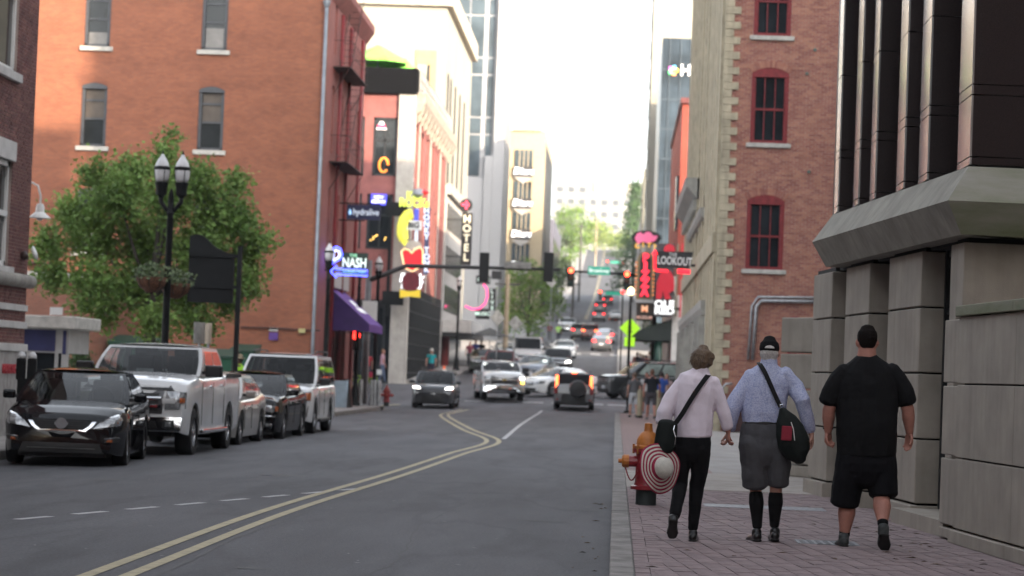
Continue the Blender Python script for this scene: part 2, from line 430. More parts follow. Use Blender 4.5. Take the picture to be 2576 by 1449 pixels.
random.seed(5)
# leaves, twigs and gutter litter
LEAF = mat('dead_leaf', (.12,.075,.045), .9, var=.3)
lit = []; litter = MB()
for i in range(34):
    x = random.choice([random.uniform(2.2, 3.1), random.uniform(.3, 3.0), random.uniform(2.0,3.0)]); y = random.uniform(17.2, 24); lit.append((x, y, .1525))
for i in range(16): lit.append((-random.uniform(.02, .3), random.uniform(16.5, 30), .004))
for (x, y, z) in lit:
    if x > 3.0 - (y-22)*.09: x -= .3
    a = random.uniform(0, 6.28); L_ = random.uniform(.02, .06); w_ = random.uniform(.006, .022)
    d = Vector((math.cos(a), math.sin(a), 0)); e = Vector((-d.y, d.x, 0)); c = Vector((x, y, z))
    litter.add([c-d*L_, c+e*w_+Vector((0,0,.006)), c+d*L_, c-e*w_+Vector((0,0,.008))], [(0,1,2,3)])
litter.build('leaf_litter', LEAF, kind='stuff')['label'] = 'dead brown leaves and twigs scattered on pavement and gutter'
# far pavements, either side of the hill road
for nm, x0, x1 in (('pavement', .02, 9.0), ('pavement', -16.0, -9.5)):
    ys = [132.5] + [y for y in PROF if 135 < y <= 760]
    mb = MB(); vs = []
    for y in ys:
        zb = gz(x0 if x0 > -5 else x1, y)
        vs += [(x0, y, zb-.3), (x0, y, zb+.15), (x1, y, zb+.15), (x1, y, zb-.3)]
    mb.add(vs, [(4*j+k, 4*j+(k+1) % 4, 4*j+4+(k+1) % 4, 4*j+4+k) for j in range(len(ys)-1) for k in range(4)] + [(0,1,2,3)])
    struct(mb.build(nm, SIDEW))

# ================================================================== right side: concrete office building with dark upper storeys
PANEL = mat('precast_panel', (.335,.30,.255), .9, var=.09, scale=2.2, bump=.3, bscale=140, streak=.14, detail=8)
BAND = mat('band_concrete', (.30,.285,.245), .92, var=.12, scale=2, bump=.35, bscale=80, streak=.22)
MOSS = mat('mossy_concrete', (.30,.285,.25), .95, var=.2, scale=2.2, col2=(.13,.15,.07), bump=.4, bscale=90, stretch=(.35,.35,1.4), detail=8)
GRAN = mat('dark_granite', (.026,.017,.017), .4, var=.3, scale=140, detail=2, spec=.35)
PURP = mat('brown_granite', (.10,.078,.088), .3, var=.25, scale=120, detail=2, spec=.5)
MIRR = mat('pale_reflection_glass', (.50,.49,.47), .2, .45, var=.1, scale=.7, spec=.6)  # pale reflection partly put into this base colour
JOINT = mat('joint_black', (.012,.012,.012), .9)
FRAM = mat('dark_bronze_frame', (.03,.032,.035), .45, .4)
B0 = Matrix.Translation((3.08, 22.08, 0)) @ Matrix.Rotation(rad(5.3), 4, 'Z')   # x: into the building, y: up the street
off = thing('office_building', 'concrete building with dark granite upper storeys beside the three walkers', 'building', (4.5, 25, 0))
def b0(): return MB(B0)
# solid core, and an unseen tower added for its shadow
b0().box(1.2, 1.4, 0, 22, 13.2, 30).build('core', GRAN, off)
b0().prism([(24.4,10),(49,-18),(62,-18),(62,13.5),(24.4,13.5)], 0, 44, 'z').build('tower', GRAN, off)  # unseen volume added to shade the warehouse wall, edge slanted along the sun
# terrace wall in coursed panels
zc = [.15, .277, .915, 1.58, 2.19]
tw = b0().box(.07, -16, .1, .5, -.02, 2.26).build('terrace_wall', JOINT, off)
for k in range(4):
    ys = [-.02, -2.05, -4.1, -6.15, -8.2, -10.3, -13]
    for q, (a, b_) in enumerate(zip(ys, ys[1:])):
        if k == 0: b0().box(-.045, b_+.004, zc[k], .09, a-.0, zc[k+1]-.012).build('wall_panel', PANEL, tw, bevel=.006)
        else: b0().box(0, b_+.004, zc[k]+.006, .09, a - (0 if q else .01), zc[k+1]-.008).build('wall_panel', PANEL, tw, bevel=.006)
for a, b_ in zip(ys, ys[1:]): b0().box(-.035, b_+.004, 2.19, .5, a+(.012 if a > -1 else 0), 2.285).build('coping', MOSS, tw, bevel=.008)
# lower piers: coursed blocks, recessed joints, window slots between them
zp = [.34, 1.01, 1.69, 2.37, 2.955]
def pier(s0, s1, t0=.3, t1=.56, core=True):
    p = b0().box(t0+.05, s0+.05, .15, t1+.3, s1-.02, 3.0).build('pier', JOINT, off)
    b0().box(t0-.05, s0-.04, .12, t1+.1, s1+.02, .325).build('plinth', PANEL, p, bevel=.008)
    for a, b_ in zip(zp, zp[1:]):
        b0().box(t0, s0, a+.008, t1, s1-.36, b_-.010).build('block', PANEL, p, bevel=.012)
        b0().box(t0+.004, s1-.352, a+.008, t1-.1, s1, b_-.010).build('block', PANEL, p, bevel=.01)
    return p
pier(2.99, 4.63); pier(5.71, 7.16); pier(8.07, 9.4)
# near pier above the terrace with its wide return face
p4 = b0().box(.36, 1.2, 2.2, 9, 1.68, 3.0).build('pier', JOINT, off)
b0().box(.3, 1.14, 2.30, .9, 1.42, 2.94).build('block', PANEL, p4, bevel=.01)
b0().box(.305, 1.43, .34, .5, 1.70, 2.94).build('block', PANEL, p4, bevel=.01)
for q in range(4): b0().box(.91+q*1.7, 1.14, 2.30, 2.6+q*1.7, 1.42, 2.94).build('block', PANEL, p4, bevel=.01)
b0().box(.42, 1.22, 2.955, 9, 1.6, 3.0).build('lintel', PANEL, p4)
b0().box(.5, -.02, .1, 9, 1.45, 2.29).build('terrace_slab', PANEL, off)
# terrace end blocks next to the window slot
for a, b_ in zip(zc[:-1], zc[1:]): b0().box(.02, .0, a+.012, .45, .62, b_-.02).build('wall_panel', PANEL, tw, bevel=.01)
b0().box(.06, .62, .15, .55, 2.97, .30).build('sill_slab', PANEL, off)
# window slots between piers
for s0, s1 in ((1.72, 2.97), (4.65, 5.69), (7.18, 8.05)):
    w = b0().box(.62, s0, .28, .66, s1, 3.0).build('window', GLASS, off)
    for zz in (.32, 1.0, 1.66, 2.33, 2.92): b0().box(.56, s0, zz-.03, .619, s1, zz+.03).build('window_bar', FRAM, w)
    for sy in (s0+.03, (s0+s1)/2, s1-.03): b0().box(.54, sy-.03, .3, .618, sy+.03, 2.98).build('mullion', FRAM, w)
b0().box(.4, 1.7, 2.96, 3, 9.35, 3.01).build('soffit', JOINT, off)
# projecting concrete band with a sloped top, mossy on the near return
def band_profile(t): return [(t+.18, 2.99), (t+.0, 3.29), (t+.25, 3.64), (t+.9, 3.66), (t+.9, 2.99)]
segs = [.59, 1.02, 2.75, 4.5, 6.2, 7.9]
for i, (a, b_) in enumerate(zip(segs, segs[1:])):
    rings = []
    for s_, first in ((a + (0 if i == 0 else .004), i == 0), (b_-.004, False)):
        ring = []
        for (t, z) in band_profile(0):
            dt = max(0, t) if first else 0
            ring.append((t, s_ + (dt if first else 0), z))
        rings.append(ring)
    b0().loft(rings, True, True).build('band_stone', BAND, off, fix=True)
# the near return of the band (faces down the street)
ys = [(0, 1.6), (1.6, 3.4), (3.4, 5.2), (5.2, 7.4)]
for i, (a, b_) in enumerate(ys):
    rings = []
    for t_, first in ((a, i == 0), (b_, False)):
        ring = []
        for (u, z) in band_profile(0):
            ring.append((max(t_ + (.004 if i else 0), 0) + (max(0, u) if first else 0), .59 + max(0, u), z))
        rings.append(ring)
    b0().loft(rings, True, True).build('band_return', MOSS, off, fix=True)
# upper storeys: protruding piers with mirror strips to the street, granite sides to us
UP = 30.0
joints = [3.74, 4.33, 4.43, 5.35, 6.4, 7.4, 7.5, 9, 11, 13, 16, 19, 22, 25]
def upper(s0, s1, t0, t1, street, side, nm):
    if street is MIRR: s1 = s0+1.68*(s1-s0)
    sk_ = .0928*(s1-s0)
    o = b0().box(t0+.024+sk_, s0+.012, 3.655, t1, s1-.002, UP).build(nm, JOINT, off)
    zs = [3.662] + joints + [UP]
    for a, b_ in zip(zs, zs[1:]):
        if b_ > 14 and a > 14: continue
        e = .006
        b0().prism([(t0,s0),(t0+.02,s0),(t0+.02+sk_,s1),(t0+sk_,s1)], a+e, b_-e, 'z').build('street_strip', street, o)
        b0().box(t0+.0205, s0, a+e, t1, s0+.02, b_-e).build('granite_panel', side, o)
    b0().box(t0+.03+sk_, s0, 14, t1, s1-.001, UP).build('granite_panel', side, o)
    return o
upper(.91, 1.41, .27, 11, MIRR, GRAN, 'upper_pier')
upper(2.74, 3.17, .27, 1.0, MIRR, GRAN, 'upper_pier')
upper(3.89, 4.29, .27, .45, MIRR, GRAN, 'upper_pier')
upper(5.44, 5.76, .27, 1.0, MIRR, GRAN, 'upper_pier')
upper(6.42, 6.78, .27, .45, MIRR, GRAN, 'upper_pier')
upper(7.72, 8.0, .27, 1.0, MIRR, GRAN, 'upper_pier')
for s0, s1 in ((3.47, 3.88), (5.98, 6.41)):
    upper(s0+.002, s1-.002, .40, .6, PURP, GRAN, 'recessed_wall')
for s0, s1 in ((1.41, 2.74), (4.29, 5.44), (6.78, 7.72)):
    b0().box(.95, s0+.002, 3.64, 1.1, s1-.002, UP).build('window', GLASS, off)
# low concrete gate block further on
gb = thing('gate_pier', 'free standing low concrete block pier at the end of the concrete building', 'pier', (2.9, 36.6, .15))
for a, b_ in ((.15, .33), (.34, .9), (.915, 1.46), (1.475, 2.0), (2.015, 2.55)):
    MB(Matrix.Translation((3.05, 36.7, 0)) @ Matrix.Rotation(rad(32), 4, 'Z')).box(-.42, -.42, a, .42, .42, b_-.01).build('block', PANEL, gb, bevel=.02)
MB().box(3.35, 36.3, .15, 5.5, 36.7, 2.3).build('side_wall', PANEL, gb)

# ================================================================== right side: red brick building with cream quoins
r1 = thing('brick_building', 'red brick building with cream quoins and tall red framed sash windows', 'building', (8, 85, 0))
BRK = mat('weathered_red_brick', (.42,.19,.14), .9, var=.22, scale=1.1, col2=(.33,.14,.105), isl=.24, bump=.4, bscale=70)
MORT = mat('old_mortar', (.46,.38,.33), .95, var=.2, scale=3, bump=.4)
REDW = mat('red_window_paint', (.22,.022,.026), .5, var=.15, scale=8)
PLAST = mat('beige_painted_brick', (.47,.41,.295), .85, var=.12, scale=2.5, streak=.25, bump=.35)
H1 = 23.0
def holed(mb, x0, x1, z0, z1, y0, y1, holes):
    xs = sorted({x0, x1, *[h[0] for h in holes if x0 < h[0] < x1], *[h[1] for h in holes if x0 < h[1] < x1]})
    for a, b_ in zip(xs, xs[1:]):
        c_ = (a+b_)/2; z = z0
        for h in sorted([h for h in holes if h[0] < c_ < h[1]], key=lambda h: h[2]):
            if h[2] > z: mb.box(a, y0, z, b_, y1, min(h[2], z1))
            z = max(z, h[3])
        if z < z1: mb.box(a, y0, z, b_, y1, z1)
    return mb
wins = [(3.60, 4.68, 11.62, 13.9), (3.60, 4.68, 8.50, 10.72), (3.59, 4.67, 4.84, 7.02), (3.6, 4.7, 15.4, 17.6)]
MB().box(2.83, 70.3, 0, 40, 104, H1).build('core', DARK, r1)
wall = holed(MB(), 2.83, 40, 0, H1, 70.012, 70.29, [(a, b_, c, d-.25) for a, b_, c, d in wins]).build('wall', MORT, r1)
def bricks(parent, x0, x1, z0, z1, Y, holes, n_pick, score, mtl_, name='brick', axis=None, proud=.012):
    bw, bh, g = .2, .0665, .012
    base = MB().box(0, -.0, 0, bw-g, .012, bh-g); bm_ = base.mesh(name); bm_.materials.append(mtl_)
    L = []; row = 0; z = z0
    while z < z1:
        x = x0 - (bw/2 if row % 2 else 0)
        while x < x1:
            a, b_ = max(x, x0), min(x+bw, x1)
            ok = b_-a > .03
            for (hx0, hx1, hz0, hz1) in holes:
                if z+bh > hz0 and z < hz1:
                    if a >= hx0-.002 and b_ <= hx1+.002: ok = False
                    elif a < hx0 < b_: b_ = hx0
                    elif a < hx1 < b_: a = hx1
            if ok and b_-a > .03: L.append((a, b_, z))
            x += bw
        z += bh; row += 1
    L.sort(key=score)
    rest_ = MB()
    k = 0
    for (a, b_, z) in L:
        dy = random.uniform(-.004, .004)
        if k < n_pick and abs(b_-a-bw) < 1e-6:
            o = bpy.data.objects.new(name, bm_); COL.objects.link(o); attach(o, parent)
            M_ = Matrix.Translation((a, Y-proud+dy, z)) if axis is None else axis @ Matrix.Translation((a, -proud+dy, z))
            o.matrix_basis = M_; k += 1
        else:
            rest_.m = axis
            yy = (Y if axis is None else 0) - proud + dy
            rest_.box(a, yy, z, b_-g, yy+.012, z+bh-g)
    rest_.build(name+'work', mtl_, parent, kind='stuff')
holes = [(a-.0, b_+.0, c-.0, d) for a, b_, c, d in wins]
bricks(wall, 2.9, 6.6, .1, 14.2, 70.012, holes, 300, lambda t: abs(t[0]-4.2)*.6 + abs(t[2]-6.0), BRK)
for a, b_, c, d in wins:
    xc = (a+b_)/2; w_ = b_-a
    f = MB()
    Y = 69.99
    # outer frame with a segmental head
    f.box(a, Y, c, a+.09, Y+.12, d-.1); f.box(b_-.09, Y, c, b_, Y+.12, d-.1); f.box(a, Y-.02, c, b_, Y+.14, c+.08)
    hd = [(a+w_*t, d-.16+.16*math.sin(math.pi*t)) for t in np.linspace(0, 1, 11)] + [(a+w_*t, d-.3) for t in np.linspace(1, 0, 11)]
    f.prism(hd, Y-.004, Y+.12, 'y')
    win = f.build('window', REDW, r1)
    MB().box(a+.09, Y+.09, c+.08, b_-.09, Y+.1, d-.3).build('pane', GLASS, win)
    zm = (c+d-.25)/2
    s_ = MB(); s_.box(a+.09, Y+.05, zm-.03, b_-.09, Y+.088, zm+.03)
    for k in (1, 2):
        xx = a+.09+(w_-.18)*k/3
        s_.box(xx-.014, Y+.055, c+.08, xx+.014, Y+.086, d-.3)
    s_.box(a+.09, Y+.05, c+.08, a+.13, Y+.087, d-.3); s_.box(b_-.13, Y+.05, c+.08, b_-.09, Y+.087, d-.3)
    s_.build('sash', REDW, win)
    if c < 8: MB().box(a+.12, Y+.15, c+.1, b_-.12, Y+.16, c+.9).build('blind', mat('dark_blind', (.06,.055,.05), .9), win)
    MB().box(a-.1, Y-.07, c-.13, b_+.1, Y+.12, c-.002).build('sill', LIME, win, bevel=.012)
    # brick arch over the head
    for k in range(17):
        t = k/16; ang = (t-.5)*1.15; R_ = w_*.94
        px_, pz_ = xc + R_*math.sin(ang), d-.155 - R_ + .165 + R_*math.cos(ang) + .07
        MB().cbox((px_, Y+.008, pz_), (.062, .05, .2), ry=ang).build('arch_brick', BRK, win)
# quoins up the corner
for k in range(64):
    z = .12 + k*.22
    if z > H1-.3: break
    L_ = .46 if k % 2 else .27
    MB().box(2.77, 69.955, z, 2.77+L_, 70.2, z+.214).build('quoin', PLAST, r1, bevel=.01)
# street front: pilaster strips, cornice, shop front
fr = MB().box(2.79, 70.21, 0, 2.829, 104, H1).build('front_wall', PLAST, r1)
for i, y in enumerate([70.25, 72.3, 74.4, 76.5, 78.6, 81.5, 84.4, 88, 91, 94, 97, 100, 102.6]):
    MB().box(2.69, y, .15, 2.79, y+1.15, 5.3).build('pilaster', PLAST, r1)
    MB().box(2.69, y, 5.9, 2.79, y+1.15, H1-.8).build('pilaster', PLAST, r1)
MB().box(2.62, 70.2, 5.3, 2.8, 104, 5.9).build('string_course', PLAST, r1, bevel=.02)
CORN = mat('grey_cornice', (.38,.37,.34), .8, var=.12, streak=.2)
MB().prism([(2.8,8.1),(2.6,8.3),(2.3,8.65),(2.25,8.95),(2.8,8.95)], 88, 104, 'y').build('cornice', CORN, r1)
MB().prism([(2.8,6.9),(2.62,7.0),(2.55,7.15),(2.55,7.3),(2.8,7.3)], 80, 95, 'y').build('cornice', CORN, r1)
MB().prism([(2.8,3.6),(2.62,3.65),(2.55,3.85),(2.55,4.1),(2.8,4.1)], 76, 104, 'y').build('shop_cornice', CORN, r1)
for y in np.arange(88.2, 104, .8): MB().box(2.55, y, 7.8, 2.78, y+.3, 8.2).build('bracket', CORN, r1)
for y0, y1 in ((76.5, 80), (81.5, 85), (87, 91), (93, 97), (99, 102)):
    d = MB().box(2.72, y0, .15, 2.785, y1, 3.5).build('door', REDW, r1)
    MB().box(2.70, y0+.3, .9, 2.718, y1-.3, 3.1).build('pane', GLASS, d)
    MB().box(2.72, y0, 6.8, 2.785, y0+1.3, 7.8).build('window', GLASS, r1)
for y in (76, 80.4, 85.6, 91.8, 97.8, 102.5): MB().box(2.5, y, .15, 2.72, y+.45, 3.6).build('shop_column', CORN, r1)
# conduit pipes on the brick
pc = thing('conduit_pipe', 'grey steel conduit bent across the red brick wall', 'pipe', (3.9, 69.9, .15))
e_ = [at(1893, 905, 69.9), at(1903, 770, 69.9), at(1915, 757, 69.9), at(2090, 760, 69.9)]
MB().tube(e_, .055, 8).build('pipe', STEEL, pc, smooth=True)
e_ = [p + Vector((-.13, 0, -.0)) for p in e_[:2]] + [e_[2] + Vector((-.1, 0, .11)), e_[3] + Vector((0, 0, .12))]
MB().tube(e_, .04, 8).build('pipe', STEEL, pc, smooth=True)
rp_ = thing('red_pipe', 'dark red bent pipe on the brick wall behind the walkers', 'pipe', (5, 69.9, .15))
MB().tube([at(1962, 1010, 69.9), at(1985, 960, 69.9), at(1985, 810, 69.9), at(1992, 800, 69.9), at(2010, 800, 69.9)], .05, 8).build('pipe', REDW, rp_, smooth=True)
vp_ = thing('vent_pipe', 'small grey pipe stub low on the brick wall', 'pipe', (3.3, 69.8, .15))
MB().tube([at(1818, 1060, 69.8), at(1818, 975, 69.8), at(1826, 966, 69.8), at(1842, 966, 69.8)], .035, 8).build('pipe', STEEL, vp_, smooth=True)
MB().box(3.1, 69.2, .15, 5.6, 69.9, .75).build('planter_base', mat('dark_red_base', (.05,.02,.02), .8), vp_)
for (px_, py_) in ((2030, 185), (2050, 125), (2035, 432)):
    MB().lathe([(.0,-.02),(.06,-.02),(.05,.0),(0,.02)], 5, at(px_, py_, 69.93), Matrix.Rotation(rad(90), 3, 'X')).build('tie_plate', mat('iron_tie', (.12,.15,.13), .8), r1)

# ================================================================== left side: near brick building (only its end shows)
l0 = thing('brick_building', 'dark red brick building with white window trim at the left edge', 'building', (-14, 30, 0))
BRK0 = mat('dark_red_brick', (.19,.078,.07), .85, var=.2, scale=3, isl=.22, bump=.4)
MORT0 = mat('pale_mortar', (.34,.27,.245), .95, var=.1)
GRNT = mat('speckled_granite', (.42,.40,.38), .7, var=.3, scale=5, col2=(.24,.22,.21), bump=.5, bscale=12)
TRIM = mat('white_stone_trim', (.56,.54,.52), .75, var=.08)
X0 = -11.3
FX = Matrix.Translation((X0, 45.6, 0)) @ Matrix.Rotation(rad(90), 4, 'Z')     # x: up the street, y: into the wall (local -y faces the street)
FX = Matrix.Translation((X0, 0, 0)) @ Matrix(((0,-1,0,0),(1,0,0,0),(0,0,1,0),(0,0,0,1)))
MB().box(X0-12, -4, 0, X0-.3, 45.55, 13).build('core', DARK, l0)
lw_wins = [(42.2, 44.15, 6.72, 9.6), (42.2, 44.15, 3.15, 5.1), (37.5, 39.5, 6.72, 9.6), (37.5, 39.5, 3.15, 5.1)]
w0 = holed(MB(FX), -4, 45.6, 1.74, 13, 0, .29, lw_wins).build('wall', MORT0, l0)
bricks(w0, 40.5, 45.6, 1.76, 9.8, 0, lw_wins, 300, lambda t: abs(t[0]-44.9)+abs(t[2]-4.2)*.3, BRK0, axis=FX)
MB().box(X0-12, 45.6, 1.74, X0+.002, 45.66, 13).build('end_wall', BRK0, l0)
for (a, b_, c, d) in lw_wins:
    f = MB(FX).box(a, .05, c, a+.09, .2, d).box(b_-.09, .05, c, b_, .2, d).box(a, .05, c, b_, .2, c+.1).box(a, .05, d-.1, b_, .2, d).box(a, .04, (c+d)/2-.05, b_, .19, (c+d)/2+.05).build('window', WHITEP, l0)
    MB(FX).box(a+.09, .1, c+.1, b_-.09, .12, d-.1).build('pane', GLASS, f)
    MB(FX).box(a-.1, -.1, c-.16, b_+.12, .2, c-.002).build('sill', TRIM, f, bevel=.01)
    MB(FX).box(a-.05, -.05, d+.0, b_+.12, .2, d+.36).build('lintel', TRIM, f, bevel=.01)
for z0, z1, pr in ((2.36,2.48,.05),(2.03,2.16,.05),(1.6,1.74,.08)):
    MB(FX).box(-4, -pr, z0, 45.65, .2, z1).build('stone_band', TRIM, l0, bevel=.01)
MB().tube([(X0+.05, -4, 2.93), (X0+.05, 45.75, 2.93)], .13, 12).build('stone_roll', CONC, l0, smooth=True, angle=40)
for k in range(9): MB(FX).box(45.62-(k+1)*1.3+.01, -.05, 0, 45.62-k*1.3-.01, .3, 1.6).build('base_stone', GRNT, l0, bevel=.015)
MB(FX).box(-4, -.04, 0, 33.8, .3, 1.6).build('base_wall', GRNT, l0)
text('wall_lettering', 'PARKING', mat('red_letters', (.5,.03,.05), .4), l0, Matrix.Translation((X0+.06, 44.4, 1.26)) @ Matrix.Rotation(rad(90),4,'Z') @ Matrix.Rotation(rad(90),4,'X'), .24, .02, bold=.004)
def gooseneck(loc, label):
    t = thing('wall_lamp', label, 'lamp', loc)
    x, y, z = loc
    MB().tube([(x-.35,y,z+.52),(x-.1,y,z+.58),(x+.06,y,z+.5),(x+.12,y,z+.3),(x+.12,y,z+.12)], .022, 8).build('arm', WHITEP, t, smooth=True)
    MB().lathe([(.0,.16),(.06,.16),(.085,.08),(.085,.0),(.11,-.02),(.2,-.1),(.21,-.115),(.0,-.1)], 20, (x+.12,y,z)).build('lamp_shade', WHITEP, t, smooth=True, angle=50)
    MB().lathe([(0,-.09),(.06,-.1),(.055,-.15),(0,-.17)], 12, (x+.12,y,z)).build('bulb', mat('frosted_glass', (.7,.7,.68), .3), t, smooth=True)
gooseneck((X0+.05, 45.75, 4.28), 'white gooseneck barn lamp on the corner of the dark brick building')
t = thing('wall_lamp', 'small white oval lamp fixed low on the dark brick building', 'lamp', (X0+.05, 45.1, 3.42))
MB().lathe([(0,.0),(.11,.02),(.14,.06),(.0,.09)], 16, (X0+.22, 45.1, 3.45), Matrix.Rotation(rad(70), 3, 'Y')).build('lamp_shade', WHITEP, t, smooth=True)
MB().lathe([(0,-.12),(.08,-.1),(.09,0),(0,.02)], 14, (X0+.12, 45.1, 3.42), Matrix.Rotation(rad(70), 3, 'Y')).build('base', mat('brown_metal', (.06,.03,.025), .5), t, smooth=True)

# ================================================================== left side: large brick warehouse across the parking lot
l1 = thing('brick_warehouse', 'large orange brick warehouse with grey sash windows behind the green tree', 'building', (-25, 95, 0))
BR1 = brickmat('orange_brick', (.31,.108,.056), (.245,.085,.048), (.21,.12,.085))
REDP = mat('red_painted_wall', (.32,.11,.095), .75, var=.12, scale=1.2, bump=.3, streak=.2)
FRG = mat('slate_window_frame', (.065,.07,.08), .5, var=.1)
H2 = 16.3
ww = []
for xc in (-20.02, -15.58, -24.5, -29):
    for zs in (5.55, 9.52, 13.3): ww.append((xc-.49, xc+.49, zs, zs+2.42))
MB().box(-45, 90.35, 0, -11.6, 103.4, H2).build('core', DARK, l1)
holed(MB(), -45, -11.3, 0, H2, 90, 90.34, [(a, b_, c, d-.1) for a, b_, c, d in ww]).build('wall', BR1, l1)
random.seed(3)
for i, (a, b_, c, d) in enumerate(ww):
    f = MB(); Y = 90.07; w_ = b_-a
    f.box(a, Y, c, a+.12, Y+.16, d-.1); f.box(b_-.12, Y, c, b_, Y+.16, d-.1); f.box(a, Y, c, b_, Y+.16, c+.1)
    f.prism([(a+w_*t, d-.12+.12*math.sin(math.pi*t)) for t in np.linspace(0,1,9)] + [(a+w_*t, d-.24) for t in np.linspace(1,0,9)], Y-.075, Y+.16, 'y')
    f.box(a+.12, Y+.04, c+1.02, b_-.12, Y+.14, c+1.09); f.box(a+.12, Y+.04, c+1.72, b_-.12, Y+.14, c+1.79)
    win = f.build('window', FRG, l1)
    MB().box(a+.12, Y+.1, c+.1, b_-.12, Y+.11, d-.2).build('pane', GLASS, win)
    if i % 3 != 1: MB().box(a+.14, Y+.085, c+.1, b_-.14, Y+.095, c+random.choice([.85, 1.0, .55])).build('blind', mat('pale_blind', (.20,.19,.18), .4, spec=.6), win)
    else: MB().box(a+.14, Y+.085, c+1.1, b_-.14, Y+.095, d-.25).build('blind', mat('brown_blind', (.09,.07,.055), .5), win)
    MB().box(a-.13, 89.9, c-.17, b_+.13, 90.1, c-.002).build('sill', LIME, win, bevel=.01)
    for k in range(9):
        ang = (k/8-.5)*.95; R_ = w_*1.1
        MB().cbox(((a+b_)/2+R_*math.sin(ang), 89.995, d-.02-R_+R_*math.cos(ang)+.1), (.09,.03,.2), ry=ang).build('arch_brick', BR1, win)
# street face, painted red, with pipes and fire escape
W1 = [(92.2,92.9,9.8,12.4),(95.2,95.9,9.8,12.4),(98.2,98.9,9.8,12.4),(101,101.7,9.8,12.4),(92.2,92.9,13.6,15.9),(95.2,95.9,13.6,15.9),(98.2,98.9,13.6,15.9),(92.2,92.9,5.9,8.4),(95.2,95.9,5.9,8.4),(98.2,98.9,5.9,8.4)]
FX1 = Matrix.Translation((-11.3, 0, 0)) @ Matrix(((0,-1,0,0),(1,0,0,0),(0,0,1,0),(0,0,0,1)))
holed(MB(FX1), 90.35, 103.4, 0, H2, 0, .3, W1 + [(94,100,0,3.2)]).build('street_wall', REDP, l1)
for a, b_, c, d in W1: MB(FX1).box(a, .12, c, b_, .14, d).build('window', GLASS, l1)
MB(FX1).box(94, .2, 0, 100, .22, 3.2).build('shop_window', GLASS, l1)
MB().tube([(-11.36, 89.86, H2-1), (-11.36, 89.86, 2.6), (-11.36, 89.86, .1)], .07, 10).build('downpipe', mat('grey_blue_pipe', (.25,.28,.32), .5, .3), l1, smooth=True)
MB().lathe([(.06,-.2),(.09,-.15),(.14,.0),(.14,.1),(0,.12)], 12, (-11.36, 89.86, 15.2)).build('pipe_head', mat('grey_blue_pipe', (.25,.28,.32)), l1)
for y, x in ((93.5, -11.15), (100.6, -11.12), (97.0, -11.2)):
    MB().tube([(x, y, H2-1), (x, y, .1)], .07, 8).build('red_pipe', REDW, l1, smooth=True)
MB().prism([(-11.28,15.5),(-10.95,16.0),(-10.95,16.29),(-11.28,16.29)], 90, 103.4, 'y').build('cornice', REDP, l1)
fe = thing('fire_escape', 'rusty dark fire escape with two landings on the red side of the warehouse', 'fire escape', (-10.9, 95, 0))
IRON = mat('rusty_iron', (.045,.025,.022), .7, var=.3)
for z in (9.45, 13.1):
    pl_ = MB()
    pl_.box(-11.3, 92, z-.04, -10.6, 98, z)
    pl_.build('landing', IRON, fe)
    r_ = MB()
    for zz in (.5, 1.0): r_.tube([(-10.62, 92, z+zz), (-10.62, 98, z+zz)], .013, 5)
    for y in np.arange(92, 98.1, .75): r_.tube([(-10.62, y, z), (-10.62, y, z+1.0)], .01, 5)
    for y in (92, 98): r_.tube([(-11.3, y, z+1.0), (-10.62, y, z+1.0)], .013, 5); r_.tube([(-11.25, y, z-1.1), (-10.65, y, z-.04)], .016, 5)
    r_.build('railing', IRON, fe)
    if z < 16:
        l_ = MB()
        for q in (0, .45): l_.tube([(-10.72-q, 93, z), (-10.72-q, 97, z+3.6)], .018, 5)
        for k in range(12): l_.tube([(-10.72, 93+k/3, z+k*.3), (-11.17, 93+k/3, z+k*.3)], .01, 5)
        l_.build('stair', IRON, fe)
# horizontal cables and small wall fittings
MB().tube([at(606, 823, 89.9), at(700, 826, 89.9), at(805, 832, 89.9)], .035, 6).build('cable', IRON, l1)
MB().tube([at(60, 660, 89.9), at(160, 668, 89.9)], .05, 6).build('cable', IRON, l1)
for (px_, py_, w_, h_, c, lb) in ((688, 828, .33, .14, WHITEP, 'plate'), (688, 846, .33, .28, mat('purple_plate', (.12,.05,.28), .5), 'plate')):
    p = at(px_, py_, 89.95); MB().box(p.x-w_/2, 89.93, p.z-h_/2, p.x+w_/2, 89.97, p.z+h_/2).build('parking_plate', c, l1)
p = at(760, 832, 89.9); MB().box(p.x-.12, 89.8, p.z-.08, p.x+.12, 89.98, p.z+.08).build('wall_lamp', mat('yellow_lamp', (.5,.45,.2), .5), l1)
# low round-cornered annex with stone cap behind the booth
an = thing('brick_annex', 'low brick annex with rounded corner and stone cap behind the parking booth', 'building', (-17.5, 82, 0))
BRA = brickmat('annex_brick', (.25,.10,.065), (.20,.08,.055), (.2,.13,.1))
poly = [(-30, 86), (-30, 78.5)] + arc(-18.6, 80, 1.5, -90, 0, 8) + [(-17.1, 86)]
MB().prism(poly, 0, 4.1, 'z').build('wall', BRA, an, smooth=True, angle=30)
MB().prism([(x*1.0 + (.12 if x > -29 else 0), y-.12) for x, y in poly], 4.1, 4.32, 'z').build('cap', LIME, an)
vn = at(185, 775, 89.9)
lv = thing('wall_louvre', 'pale louvred vent in the brick wall behind the tree', 'vent', (vn.x, 89.9, vn.z))
for k in range(6): MB().cbox((vn.x, 89.93, vn.z-.3+k*.12), (.9, .04, .1), rx=.5).build('slat', TRIM, lv)
MB().box(vn.x-.7, 89.86, vn.z-.55, vn.x+.7, 89.99, vn.z-.42).build('sill', LIME, lv)

